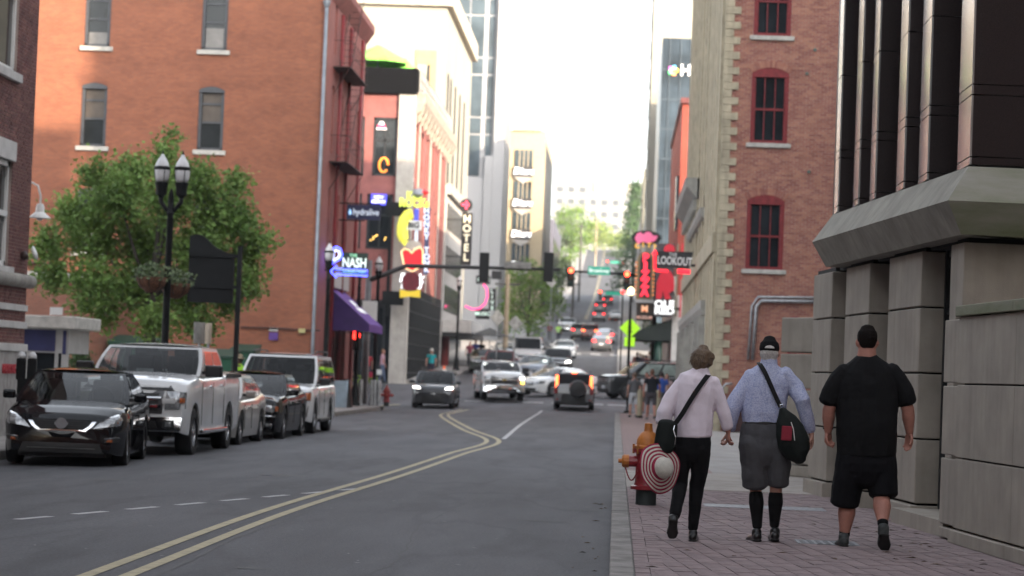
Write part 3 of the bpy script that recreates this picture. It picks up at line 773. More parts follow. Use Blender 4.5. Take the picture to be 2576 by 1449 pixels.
# ================================================================== across Broadway, left: pink brick music bar
k1 = thing('pink_brick_bar', 'pink brick corner bar with white pilasters, black parapet and roof terrace', 'building', (-16, 140, .9))
PINK = mat('pink_brick', (.25,.088,.08), .85, var=.12, scale=1.5, bump=.3)
PALE = mat('pale_pilaster', (.40,.37,.34), .8, var=.08, streak=.15)
kw = [(-13.72,-12.42,12.1,15.3),(-13.9,-12.5,8.1,11.1),(-14.8,-14.2,12.1,15.3),(-14.8,-14.2,8.1,11.1)]
MB().box(-34, 131.3, 0, -11.86, 157, 17).build('core', DARK, k1)
holed(MB(), -34, -12.38, 5.2, 17.0, 131, 131.29, kw).build('front_wall', PINK, k1)
for a, b_, c, d in kw:
    f = MB().box(a, 131.02, c, a+.13, 131.2, d).box(b_-.13, 131.02, c, b_, 131.2, d).box(a, 131.02, c, b_, 131.2, c+.13).box(a, 131.02, d-.13, b_, 131.2, d).box((a+b_)/2-.05, 131.05, c, (a+b_)/2+.05, 131.18, d).box(a, 131.05, (c+d)/2+.3, b_, 131.18, (c+d)/2+.42).build('window', FRAM, k1)
    MB().box(a+.1, 131.1, c+.1, b_-.1, 131.12, d-.1).build('pane', GLASS, f)
MB().box(-12.37, 130.8, 0.6, -11.42, 131.4, 16.6).build('pilaster', PALE, k1, bevel=.03)
MB().box(-34, 130.7, 16.6, -11.4, 132, 18.0).build('parapet', mat('matt_black', (.005,.005,.006), .9, spec=.1), k1)
MB().box(-34, 131.05, .6, -12.4, 131.3, 5.2).build('shop_front', GLASS, k1)
for x in np.arange(-20, -12.3, .9): MB().box(x, 130.95, .6, x+.14, 131.3, 5.2).build('shop_mullion', FRAM, k1)
MB().box(-34, 130.9, 4.9, -12.4, 131.2, 5.35).build('shop_fascia', BLACK, k1)
FXK = Matrix.Translation((-11.5, 0, 0)) @ Matrix(((0,-1,0,0),(1,0,0,0),(0,0,1,0),(0,0,0,1)))
kh = []
for y in (133.2, 137.2, 141.2, 145.2, 149.2, 153.2):
    for z0, z1 in ((8.2, 11.4), (12.2, 15.2)): kh.append((y, y+1.4, z0, z1))
holed(MB(FXK), 131.4, 157, 6.2, 16.8, .1, .3, kh).build('street_wall', PINK, k1)
for a, b_, c, d in kh: MB(FXK).box(a, .2, c, b_, .22, d).build('window', GLASS, k1)
for y in (135.4, 143.4, 151.4): MB(FXK).box(y, .02, 6.2, y+.35, .1, 15.4).build('pilaster', PALE, k1, bevel=.02)
MB(FXK).box(131.5, .12, .7, 157, .15, 6.2).build('shop_window', GLASS, k1)
for y in np.arange(132.6, 156, .75):
    MB(FXK).box(y, .0, .7, y+.1, .11, 6.2).build('shop_mullion', FRAM, k1)
for z in (1.4, 2.2, 3.0, 3.9, 4.8, 5.7): MB(FXK).box(131.5, .02, z, 157, .105, z+.09).build('shop_bar', FRAM, k1)
MB(FXK).box(131.5, -.06, .3, 157, .2, .95).build('shop_base', PALE, k1)
KC = mat('weathered_cornice', (.30,.26,.22), .8, var=.15)
MB(FXK).prism([(0,0)]*0 or [(-.1,15.6),(-.9,16.1),(-1.2,16.5),(-1.2,16.9),(.1,16.9),(.1,15.6)], 131.4, 157, 'x') if False else None
MB().prism([(-11.4,15.6),(-11.2,15.7),(-10.95,16.2),(-10.9,16.7),(-11.4,16.75)], 131.2, 157, 'y').build('cornice', KC, k1)
for y in np.arange(131.6, 157, 2.2): MB().prism([(-11.4,15.1),(-11.25,15.2),(-10.97,16.15),(-11.4,16.15)], y, y+.3, 'y').build('bracket', KC, k1)
rl = MB()
for y in np.arange(131.4, 157, 1.3): rl.tube([(-11.3,y,16.7),(-11.3,y,18.0)], .035, 5)
for z in (17.0, 17.5, 18.0): rl.tube([(-11.3,131.4,z),(-11.3,157,z)], .03, 5)
rl.build('roof_railing', mat('grey_rail', (.22,.22,.22), .5, .4), k1)
MB().box(-11.36, 131.4, 16.8, -11.34, 157, 17.9).build('mesh_screen', mat('grey_mesh', (.20,.20,.20), .7), k1)
for i, (x, y) in enumerate(((-14.0, 134.5), (-12.6, 135.5))):
    um = thing('roof_umbrella', ['large lime green parasol on the roof terrace of the pink bar', 'smaller lime green parasol behind the larger one on the roof terrace'][i], 'umbrella', (x, y, 17), group='roof terrace parasols')
    r_ = (1.75, .95)[i]; z = (19.75, 19.2)[i]
    rings = []
    for rr, zz in ((r_, 0), (r_*.98, -.18)): rings.append([(x+rr*math.cos(k*math.pi/4+.4), y+rr*math.sin(k*math.pi/4+.4), z+zz-.9) for k in range(8)])
    mb = MB(); mb.loft(rings, True, False); n0 = [(x+r_*math.cos(k*math.pi/4+.4), y+r_*math.sin(k*math.pi/4+.4), z-.9) for k in range(8)]
    mb.add(n0+[(x,y,z)], [(k,(k+1)%8,8) for k in range(8)])
    mb.build('canopy', mat('lime_canvas', (.22,.62,.10), .7, var=.1), um)
    MB().tube([(x,y,17),(x,y,z+.1)], .03, 6).build('pole', STEEL, um)
# ================================================================== cream hotel behind the bar
k2 = thing('cream_hotel', 'tall cream rendered hotel with tan corner recess behind the pink bar', 'building', (-25, 175, 2))
CRM = mat('cream_render', (.29,.27,.225), .8, var=.04, scale=.3)
TANR = mat('tan_render', (.36,.25,.13), .8, var=.05)
MB().box(-50, 162, 0, -12.3, 190, 26.2).build('wall', CRM, k2)
MB().box(-50.3, 161.6, 26.2, -11.9, 190.4, 27.5).build('parapet', mat('taupe_cap', (.42,.37,.30), .8), k2)
MB().box(-14.3, 161.93, 12, -12.9, 162.0, 23.2).build('tan_panel', TANR, k2)
w = MB().box(-14.15, 161.86, 19.2, -13.3, 161.93, 22.2).build('window', mat('curtained_window', (.33,.33,.26), .3), k2)
MB().box(-13.5, 161.84, 19.2, -13.3, 161.86, 22.2).build('frame', FRAM, w)
for y in (164.5, 167.5, 172, 177, 182): MB().box(-12.28, y, 8, -12.24, y+1.0, 22).build('window_strip', FRAM, k2)
# ================================================================== hotel block with awning and HOTEL blade sign
k3 = thing('stone_hotel', 'narrow pale stone hotel with rows of dark windows next to the pink bar', 'building', (-14, 165, 2))
MB().box(-16, 157.2, 0, -11.5, 176, 13.8).build('wall', mat('pale_grey_stone', (.42,.40,.38), .8, var=.08), k3)
for z0 in (5.6, 8.2, 11.0):
    for y in (158.6, 161.2, 163.8, 166.4, 169, 171.6): MB().box(-11.49, y, z0, -11.44, y+1.5, z0+1.7).build('window', GLASS, k3)
MB().box(-11.5, 157.3, 13.2, -11.2, 176, 13.9).build('cornice', CORN, k3)
MB().box(-11.5, 158, 4.2, -9.6, 172, 5.0).build('canopy', TRIM, k3); MB().box(-11.5, 157.9, 3.9, -9.55, 172, 4.19).build('canopy_soffit', BLACK, k3)
MB().box(-11.48, 157.4, 1.5, -11.42, 176, 3.9).build('shop_front', GLASS, k3)
MB().box(-11.5, 160, 1.2, -11.2, 161, 4.0).build('door_column', mat('red_column', (.3,.04,.04), .6), k3)
# ================================================================== glass tower
k4 = thing('glass_tower', 'pale high-rise with grey glass curtain wall and white side piers', 'building', (-20, 245, 5))
TWR = mat('tower_white', (.32,.32,.33), .7, var=.03, scale=.2)
MB().box(-40, 237.3, 0, -11.9, 250, 75).build('core', TWR, k4)
MB().box(-40, 236.9, 0, -12.9, 237.25, 20.8).build('podium', TWR, k4)
MB().box(-12.88, 236.6, 0, -11.85, 237.28, 75).build('pier', TWR, k4); MB().box(-13.7, 236.6, 0, -12.9, 237.26, 23).build('pier', TWR, k4)
random.seed(9)
zr = [20.9]
while zr[-1] < 62: zr.append(zr[-1] + (4.2 if len(zr) % 2 else 1.7))
for a, b_ in zip(zr, zr[1:]):
    for x0, x1 in ((-13.75,-13.2),(-15.6,-14.25),(-17.1,-15.75),(-18.6,-17.25),(-20.1,-18.75),(-21.6,-20.25)):
        MB().box(x0, 237.2, a+.12, x1, 237.29, b_-.05).build('pane', GLASSB, k4)
# ================================================================== stepped cream shop building far up the street
k5 = thing('furniture_store_building', 'slim cream building with stacked bay windows and white script signs', 'building', (-13.5, 340, 9))
CR5 = mat('warm_cream_stone', (.40,.32,.21), .8, var=.06)
MB().box(-20, 334, 5, -11.0, 372, 35.5).build('wall', CR5, k5)
MB().box(-15.6, 333.6, 35.5, -11.6, 340, 38.2).build('parapet', CREAM, k5)
MB().box(-14.5, 333.8, 38.2, -13.6, 335, 40).build('roof_tank', PALE, k5)
DSIGN = mat('dark_sign', (.03,.03,.035), .6)
for i, z in enumerate((16.6, 20.9, 25.2, 29.6)):
    w = MB().box(-15.1, 333.75, z+.9, -12.7, 333.99, z+3.2).build('bay_window', GLASSB, k5)
    for x in (-14.5, -13.9, -13.3): MB().box(x-.06, 333.68, z+.9, x+.06, 333.74, z+3.2).build('mullion', CR5, w)
    MB().box(-15.2, 333.5, z-.5, -12.6, 333.98, z+.85).build('sign_board', DSIGN, k5)
    MB().prism([(-15.2, z-.6), (-13.9, z-1.5), (-12.6, z-.6)], 333.5, 333.98, 'y').build('bay_base', PALE, k5)
    text('sign_lettering', 'Diers', mat('white_letters', (.8,.8,.8), .5, emit=.4), k5, faceM((-13.9, 333.46, z+.2)), 1.25, .02, bold=.04, shear=.2)
for y in np.arange(336, 370, 3): MB().box(-10.99, y, 12, -10.95, y+1.4, 34).build('window_strip', FRAM, k5)
k6 = thing('dark_shop_block', 'low dark slate block on the left side of the hill road', 'building', (-14, 400, 14))
MB().box(-30, 390, 8, -11.0, 440, 27).build('wall', mat('slate_wall', (.10,.10,.13), .8), k6)
for y in np.arange(392, 438, 4): MB().box(-10.99, y, 17, -10.95, y+2, 24).build('window', GLASS, k6)
# ================================================================== right, beyond the crossing
r2 = thing('orange_building', 'red and orange painted corner block seen above the cream quoin building', 'building', (12, 140, 1))
ORG = mat('orange_red_paint', (.27,.047,.03), .75, var=.08, scale=.7, bump=.2)
MB().box(3.1, 133.5, 0, 34, 160, 16.9).build('wall', ORG, r2)
MB().box(3.0, 133.3, 16.9, 34, 160, 17.2).build('parapet', mat('dark_cap', (.12,.03,.03), .7), r2)
MB().box(2.95, 135, 10, 3.09, 137, 13).build('window', GLASSB, r2)
MB().box(2.85, 133.4, .9, 3.09, 160, 6.5).build('shop_front', PALE, r2)
MB().prism([(3.1,6.5),(2.6,6.6),(2.3,7.0),(2.3,7.3),(3.1,7.3)], 133.4, 160, 'y').build('cornice', CORN, r2)
MB().box(4.6, 133.0, 13.4, 7, 133.49, 14.1).build('balcony', TRIM, r2)
r2b = thing('white_corner_bar', 'low white bar front with green columns at the far crossing', 'building', (4, 131, 1))
MB().box(2.9, 131.2, .8, 12, 133.2, 6.2).build('wall', TRIM, r2b); MB().prism([(2.95,6.2),(2.5,6.4),(2.4,7.0),(2.95,7.0)], 131.0, 133.3, 'y').build('cornice', CORN, r2b)
MB().tube([(2.2,131.5,.9),(2.2,131.5,4.3)], .22, 12).build('column', mat('bottle_green', (.01,.05,.035), .4), r2b, smooth=True)
MB().prism([(2.9,4.9),(.6,4.0),(.6,3.7),(2.9,3.7)], 131.0, 138, 'y').build('awning', mat('black_green_canvas', (.012,.018,.016), .7), r2b)
MB().box(2.86, 131.4, 1.2, 2.89, 133, 4.2).build('door', REDW, r2b)
r3 = thing('glass_hotel', 'dark blue glass hotel slab with small coloured emblem and white letters', 'building', (12, 215, 4))
NAVY = mat('blue_black_glass', (.035,.05,.066), .3, var=.3, scale=.35, spec=.15)
MB().box(2.95, 210, 0, 40, 235, 31.4).build('wall', NAVY, r3)
for x in np.arange(3.6, 9, .95): MB().box(x, 209.9, 12, x+.06, 209.99, 31.4).build('mullion', mat('blue_mullion', (.05,.07,.09), .4), r3)
for z in np.arange(13, 31, 2.6): MB().box(2.95, 209.92, z, 9, 209.98, z+.08).build('floor_line', mat('blue_mullion', (.05,.07,.09), .4), r3)
text('sign_lettering', 'HYATT', neon('white_sign', (.9,.9,.9), .7), r3, faceM((4.55, 209.8, 28.55)), 1.3, .05, 'LEFT', bold=.03)
for i, c in enumerate(((.8,.6,.05),(.1,.5,.8),(.6,.1,.5),(.1,.7,.2),(.9,.3,.1))):
    a = i*1.2566; MB().box(3.95+.28*math.cos(a)-.16, 209.8, 28.55+.28*math.sin(a)-.16, 3.95+.28*math.cos(a)+.16, 209.88, 28.55+.28*math.sin(a)+.16).build('emblem_square', mat('emblem%d' % i, c, .5, emit=.4), r3)
r4 = thing('white_tower', 'very tall white tower block high above the right side of the street', 'building', (12, 250, 5))
MB().box(2.4, 241, 0, 40, 262, 62).build('wall', CRM, r4)
for z in np.arange(20, 60, 3.2):
    MB().box(2.33, 243, z, 2.39, 260, z+1.7).build('window_strip', FRAM, r4)
r5 = thing('cream_apartment_block', 'cream concrete block with teal windows and planted roof terrace', 'building', (10, 280, 6))
MB().box(2.6, 272, 3, 30, 300, 20.3).build('wall', CRM, r5); MB().box(5.0, 271.9, 9, 5.9, 271.99, 18).build('window', mat('teal_glass', (.03,.16,.17), .1), r5)
MB().box(2.5, 302, 3, 30, 330, 28).build('rear_wing', CREAM, r5)
for z in np.arange(10, 27, 2.6): MB().box(2.44, 304, z, 2.49, 328, z+1.3).build('window_strip', FRAM, r5)
r6 = thing('grey_block', 'grey block on the right of the hill road behind the conifer', 'building', (10, 380, 12))
MB().box(2.8, 340, 6, 30, 440, 27).build('wall', PALE, r6)
# far white hospital
hp = thing('white_hospital', 'long white block with rows of square windows on the hilltop', 'building', (0, 900, 45))
WH = mat('hospital_white', (.22,.22,.218), .8, var=.03)
HWIN = mat('hospital_window', (.07,.08,.09), .3)
MB().box(-26, 902, 40, 11, 940, 71.5).build('wall', WH, hp); MB().box(-11, 901.4, 71.5, 8, 935, 75.0).build('penthouse', mat('taupe_panel', (.33,.29,.26), .8), hp)
MB().box(-26, 902, 71.5, -11.1, 940, 75.6).build('wing', WH, hp)
for z in (53, 57.5, 62, 66.5, 71):
    for x in np.arange(-24.5, 10, 4.2):
        if z > 70 and x > -12: continue
        MB().box(x, 901.7, z, x+2.1, 901.98, z+1.9).build('window', HWIN, hp)
pg = thing('reflection_block', 'unseen low beige block added beyond the concrete building to darken car reflections', 'building', (25, 55, 0))  # out of view, added so car sides reflect something darker
MB().box(13, 42, 0, 42, 68.5, 11).build('wall', mat('beige_block_concrete', (.22,.21,.19), .9), pg)
for z in (2.2, 5.2, 8.2): MB().box(12.9, 44, z, 12.99, 67, z+1.2).build('opening', DARK, pg)
# ================================================================== blocks behind the camera (unseen, they shade this end of the street and darken reflections)
bk = thing('brick_block', 'brick office block on the right behind the viewpoint', 'building', (20, -30, 0))
MB().box(5, -75, 0, 48, 6, 32).build('wall', BR1, bk)
for y in np.arange(-70, 4, 4):
    for z in np.arange(3, 30, 4): MB().box(4.93, y, z, 4.99, y+1.6, z+2.3).build('window', GLASS, bk)
bk3 = thing('sky_screen_block', 'unseen brick block added far behind the viewpoint to darken car reflections', 'building', (0, -140, 0))  # out of view, added to keep bright sky out of car reflections
MB().box(-70, -160, 0, 70, -130, 36).build('wall', BR1, bk3)
for x in np.arange(-60, 60, 4):
    for z in np.arange(3, 33, 4): MB().box(x, -129.99, z, x+1.7, -129.93, z+2.3).build('window', GLASS, bk3)
bk2 = thing('stone_block', 'pale stone office block on the left behind the viewpoint', 'building', (-30, -30, 0))
MB().box(-60, -75, 0, -12, -5, 24).build('wall', CREAM, bk2)
for y in np.arange(-70, -7, 4):
    for z in np.arange(3, 16, 4): MB().box(-11.99, y, z, -11.93, y+1.6, z+2.3).build('window', GLASS, bk2)

# ================================================================== street furniture, signals and signs
IRONB = mat('black_cast_iron', (.010,.011,.012), .5, var=.1, spec=.16)
FROST = mat('frosted_globe', (.62,.62,.63), .35, var=.08, scale=6)
def globe(parent, x, y, z, k=1.0):
    MB().lathe([(.05,-.02),(.075,.03),(.12,.06),(.125,.2),(.15,.3),(.15,.33),(0,.33)], 16, (x,y,z)).build('lamp_holder', IRONB, parent, smooth=True, angle=40)
    g = MB().lathe([(.11,.33),(.155,.42),(.17,.55),(.165,.66),(.13,.77),(.09,.84),(.05,.9),(.03,.95),(0,.96)], 18, (x,y,z)).build('globe', FROST, parent, smooth=True)
    MB().lathe([(.172,.60),(.182,.62),(.182,.66),(.168,.68)], 18, (x,y,z)).build('band', IRONB, g)
    r_ = MB()
    for a in range(4): r_.tube([(x+.15*math.cos(a*1.571+.5), y+.15*math.sin(a*1.571+.5), z+.33), (x+.183*math.cos(a*1.571+.5), y+.183*math.sin(a*1.571+.5), z+.62)], .009, 5)
    r_.build('cage', IRONB, g)
    MB().lathe([(.03,.94),(.02,1.0),(0,1.06)], 8, (x,y,z)).build('finial', IRONB, g)
def lamp_post(x, y, z0, hgt, label, double=True, dx=.28):
    t = thing('street_lamp', label, 'street lamp', (x, y, z0))
    MB().lathe([(.22,0),(.22,.1),(.16,.2),(.15,.7),(.11,.8),(.085,1.0),(.07,hgt-.4),(.09,hgt-.35),(.07,hgt-.3),(.06,hgt)], 14, (x,y,z0)).build('post', IRONB, t, smooth=True, angle=40)
    if double:
        for s_ in (-1, 1):
            MB().tube([(x,y,z0+hgt-.35),(x+s_*dx*.5,y,z0+hgt-.25),(x+s_*dx,y,z0+hgt-.1),(x+s_*dx,y,z0+hgt+.02)], [.05,.045,.05,.055], 8).build('arm', IRONB, t, smooth=True)
            globe(t, x+s_*dx, y, z0+hgt)
        MB().lathe([(.06,0),(.05,.1),(.02,.18),(0,.2)], 10, (x,y,z0+hgt)).build('finial', IRONB, t)
    else: globe(t, x, y, z0+hgt)
    return t
lp = lamp_post(-9.98, 53, .03, 5.12, 'double globe black street lamp with flower baskets beside the green tree', dx=.225)
for s_, lb in ((-.3, 'flower basket hanging on the camera side of the double street lamp'), (.12, 'smaller flower basket hanging behind the double street lamp post')):
    c = Vector((-9.98+s_, 53+(-.25 if s_ < 0 else .35), 3.36 if s_ < 0 else 3.26))
    bsk = thing('hanging_basket', lb, 'flower basket', c, group='hanging flower baskets')
    MB().lathe([(.0,-.34),(.12,-.33),(.28,-.2),(.36,0),(.33,0),(.2,-.1),(0,-.12)], 16, c).build('coir_liner', mat('coir', (.13,.06,.035), .95, var=.3, scale=30), bsk, smooth=True)
    h_ = MB()
    for a in range(8): h_.tube([c+Vector((.365*math.cos(a*.785), .365*math.sin(a*.785), 0)), c+Vector((.29*math.cos(a*.785), .29*math.sin(a*.785), -.21)), c+Vector((0,0,-.35))], .008, 4)
    h_.build('wire_frame', IRONB, bsk)
    MB().tube([Vector((-9.98,53,c.z+.5)), c+Vector((0,0,.52)), c+Vector((0,0,.1))], .012, 5).build('hanger', IRONB, bsk)
    fl = MB()
    random.seed(int(c.x*100) % 97)
    for q in range(420):
        a = random.uniform(0, 6.28); r_ = random.uniform(0, .46); p = c + Vector((r_*math.cos(a), r_*math.sin(a), random.uniform(-.1, .34)*(1-r_*.8)))
        u = Vector((random.uniform(-1,1), random.uniform(-1,1), random.uniform(-.4,1))).normalized()*.045; v_ = u.orthogonal().normalized()*.03
        fl.add([p-u, p+v_, p+u, p-v_], [(0,1,2,3)])
    fl.build('foliage', mat('basket_leaf', (.16,.20,.10), .8, isl=.5, col2=(.06,.10,.04)), bsk)
lamp_post(at(826,700,86).x, 86, .03, 5.0, 'single globe street lamp in front of the warehouse downpipe', False)
lamp_post(at(952,700,102).x, 102, .03, 5.35, 'single globe street lamp at the corner right of the letter signs', False)
lamp_post(at(905,700,98.5).x, 98.5, .03, 5.2, 'single globe street lamp partly behind the dark green letter sign', False)
lamp_post(-10.1, 152, 1.7, 5.0, 'single globe street lamp under the hotel blade sign', False)
# --- black back of an information board
bd = thing('sign_board', 'blank black back of a curved top sign board on a tall post', 'sign board', (-9.95, 62.9, .03))
x0 = at(475, 680, 63).x; x1 = at(590, 680, 63).x; zt = at(535, 596, 63).z; zb = at(535, 762, 63).z; xw = x1-x0
top = [(x0+xw*t, zt-.36*xw*(3*t*t-2*t**3) + .10*math.sin(math.pi*min(1, t*1.9))) for t in np.linspace(0, 1, 16)]
MB().prism([(x0, zb), (x1, zb)] + top[::-1], 62.95, 63.0, 'y').build('board', IRONB, bd)
for z in (zb+.38, zb+1.2): MB().box(x0, 62.90, z, x1+.13, 62.948, z+.09).build('batten', IRONB, bd)
MB().box(x1+.08, 62.86, .03, x1+.2, 62.98, zt-.22).build('post', IRONB, bd)
# --- backs of traffic signs
SBK = mat('sign_back', (.36,.35,.33), .5, .3, var=.2, scale=4)
def sign_post(x, y, z0, z1, label, shape, mtl_, sz=.4, ang=0, dark=False, name='road_sign'):
    t = thing(name, label, 'sign', (x, y, z0))
    MB().tube([(x,y,z0),(x,y,z1)], .03, 8).build('post', STEEL if not dark else IRONB, t)
    zc_ = z1-sz
    M_ = Matrix.Translation((x, y-.045, zc_)) @ Matrix.Rotation(ang, 4, 'Z')
    if shape == 'diamond': poly = [(0,-sz),(sz,0),(0,sz),(-sz,0)]
    elif shape == 'tri': poly = [(0,-sz),(sz,0),(0,sz),(-sz,0)]
    else: poly = [(-sz*.75,-sz),(sz*.75,-sz),(sz*.75,sz),(-sz*.75,sz)]
    MB(M_).prism(poly, -.008, .008, 'y').build('plate', mtl_, t)
    return t
tp = at(512, 838, 56)
sign_post(tp.x-.09, 56, .03, tp.z+.25, 'back of a weathered traffic sign behind the white pickup', 'rect', SBK, .25, 1.0)
sign_post(tp.x+.09, 56.2, .03, tp.z+.24, 'second weathered sign back beside the first behind the white pickup', 'rect', mat('tan_sign_back', (.42,.33,.24), .6), .24, -1.0)
sign_post(at(1297,808,140).x, 140, 1.2, 5.0, 'grey diamond sign back on a pole in front of the street tree', 'diamond', SBK, .45)
sign_post(at(1252,800,139).x, 139, 1.2, 5.3, 'tilted grey sign back left of the diamond one', 'diamond', SBK, .5, .6)
sign_post(at(1385,790,230).x, 230, 4.6, 11.0, 'small white diamond sign back under the far street tree', 'diamond', SBK, .5)
sign_post(at(930,795,101).x, 101, .03, 4.4, 'white blank sign on a pole at the left street corner', 'rect', WHITEP, .42)
pp = at(1585, 825, 130)
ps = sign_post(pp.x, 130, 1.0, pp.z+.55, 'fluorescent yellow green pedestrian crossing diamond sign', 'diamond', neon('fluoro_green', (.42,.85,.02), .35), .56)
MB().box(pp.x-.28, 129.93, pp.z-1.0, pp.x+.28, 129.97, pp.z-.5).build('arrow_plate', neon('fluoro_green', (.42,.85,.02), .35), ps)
wk = MB(); wk.lathe([(0,-.07),(.07,0),(0,.07)], 8, (pp.x+.02, 129.93, pp.z+.2)); wk.tube([(pp.x,129.93,pp.z+.12),(pp.x,129.93,pp.z-.05),(pp.x-.1,129.93,pp.z-.25)], .035, 5); wk.tube([(pp.x,129.93,pp.z-.05),(pp.x+.1,129.93,pp.z-.25)], .03, 5); wk.tube([(pp.x-.12,129.93,pp.z+.02),(pp.x,129.93,pp.z+.08),(pp.x+.12,129.93,pp.z)], .022, 5)
wk.build('walking_symbol', BLACK, ps)
# --- parking meters
mt = thing('parking_meter', 'twin headed grey parking meter at the left kerb behind the black saloon', 'parking meter', (-9.85, 39.2, .03))
q = at(66, 945, 39.2)
MB().tube([(q.x,39.2,.03),(q.x,39.2,1.15)], .03, 8).build('post', IRONB, mt)
for s_ in (-.09, .09):
    h = MB().box(q.x+s_-.075, 39.14, 1.12, q.x+s_+.075, 39.26, 1.48).build('meter_head', IRONB, mt, bevel=.03)
    MB().lathe([(.07,0),(.07,.05),(.04,.1),(0,.11)], 12, (q.x+s_, 39.2, 1.48)).build('dome', FROST, h, smooth=True)
MB().box(q.x-.12, 39.1, .62, q.x+.12, 39.16, 1.15).build('plate', IRONB, mt)
# --- attendant booth
bt = thing('parking_booth', 'grey and blue parking attendant booth with wide flat roof', 'booth', (-14.2, 58, .03))
ALU = mat('pale_aluminium', (.45,.45,.44), .5, .3, var=.08)
bx0, bx1, by0, by1 = at(35, 880, 57).x, at(172, 880, 57).x, 57, 59.2
MB().box(bx0, by0, .03, bx1, by1, .95).build('lower_panel', ALU, bt)
NB = mat('navy_panel', (.035,.04,.13), .5)
MB().box(bx0, by0, 1.62, bx1, by1, 2.2).build('upper_panel', ALU, bt)
MB().box(bx0+.02, by0-.02, 1.66, bx1-.32, by0-.001, 2.16).build('blue_panel', NB, bt)
MB().box(bx1-.3+.16, by0-.02, 1.6, bx1-.06, by0-.001, 2.16).build('blue_panel', NB, bt)
for x in (bx0, (bx0+bx1)/2-.35, bx1-.32, bx1-.16): MB().box(x, by0, .95, x+.08 if x < bx1-.2 else x+.16, by0+.08, 1.62).build('window_post', ALU, bt)
MB().box(bx0+.05, by0+.1, .95, bx1-.05, by0+.12, 1.62).build('pane', GLASS, bt)
MB().box(bx0-.3, by0-.35, 2.2, bx1+.22, by1+.3, 2.5).build('roof', LIME, bt, bevel=.03)
sg_ = at(150, 808, 57); MB().box(sg_.x-.15, by0-.4, 2.52, sg_.x+.15, by0-.37, 2.7).build('roof_sign', WHITEP, bt)
# --- green dumpsters
DG = mat('dumpster_green', (.012,.085,.045), .6, var=.2, scale=3)
for i, (px0, px1, py, Y, h_) in enumerate(((275, 400, 845, 80, 1.0), (500, 585, 880, 78, 1.0), (578, 640, 868, 84, 1.2))):
    a = at(px0, py, Y); b_ = at(px1, py, Y)
    d = thing('dumpster', ['dark green dumpster behind the roof of the white pickup', 'dark green dumpster half hidden by the black sign post', 'bright green dumpster beside the attendant in the vest'][i], 'dumpster', ((a.x+b_.x)/2, Y, .03), group='green dumpsters in the parking lot')
    zt = a.z
    MB().prism([(Y, .15), (Y+1.5, .15), (Y+1.6, zt), (Y-.1, zt-.25)], a.x, b_.x, 'x').build('bin', DG, d)
    MB().prism([(Y-.15, zt-.24), (Y+1.65, zt+.01), (Y+1.65, zt+.07), (Y-.15, zt-.18)], a.x-.04, b_.x+.04, 'x').build('lid', mat('dumpster_lid', (.01,.05,.03), .6), d)
    for x in (a.x+.1, b_.x-.2): MB().box(x, Y+.1, .03, x+.1, Y+1.4, .15).build('skid', IRONB, d)
# --- fire hydrants
def hydrant(x, y, z0, k, label, body, capm):
    t = thing('fire_hydrant', label, 'fire hydrant', (x, y, z0))
    def L(prof, nm, m_): return MB().lathe([(r*k, z*k) for r, z in prof], 20, (x,y,z0)).build(nm, m_, t, smooth=True, angle=35)
    L([(.11,0),(.11,.17),(0,.17)], 'base', mat('hydrant_base', (.02,.03,.03), .6))
    L([(.17,.165),(.17,.2),(.135,.21),(.125,.24),(.12,.52),(.125,.55),(.155,.56),(.155,.6),(0,.6)], 'barrel', body)
    L([(.15,.6),(.15,.625),(.125,.64),(.115,.7),(.085,.76),(.05,.785),(.045,.8),(.04,.87),(.0,.88)], 'bonnet', capm)
    for a, r_, l_ in ((math.pi, .07, .25), (0, .07, .25), (-math.pi/2, .085, .23)):
        d = Vector((math.cos(a), math.sin(a), 0)); c = Vector((x,y,z0+.46*k))
        nz = MB().tube([c+d*.1*k, c+d*l_*.8*k], r_*.85*k, 12).build('nozzle', body, t)
        MB().tube([c+d*l_*.78*k, c+d*l_*k, c+d*(l_+.02)*k, c+d*(l_+.021)*k, c+d*(l_+.06)*k], [r_*k, r_*k, r_*.8*k, .025*k, .022*k], 12).build('nozzle_cap', capm, nz)
    for j in range(8):
        a = j*.785; MB().tube([(x+.15*k*math.cos(a), y+.15*k*math.sin(a), z0+.545*k), (x+.15*k*math.cos(a), y+.15*k*math.sin(a), z0+.645*k)], .012*k, 6).build('bolt', capm, t)
    ch = [Vector((x-.24*k, y, z0+(.42-.13*math.sin(math.pi*u))*k)) + Vector((u*.14*k, -.13*k*u, -.06*u*k)) for u in np.linspace(0,1,10)]
    MB().tube(ch, .008*k, 5).build('chain', body, t)
    return t
HRED = mat('hydrant_red', (.25,.012,.02), .45, var=.18, scale=6, coat=.2); HORG = mat('hydrant_orange', (.48,.16,.025), .5, var=.2, scale=9)
hydrant(.37, 26.45, .15, 1.02, 'red fire hydrant with orange bonnet behind the striped hat', HRED, HORG)
qh = at(972, 1010, 101)
hydrant(qh.x, 101, .03, 1.0, 'small all red fire hydrant at the far left corner', HRED, mat('hydrant_red_cap', (.3,.03,.02), .5))
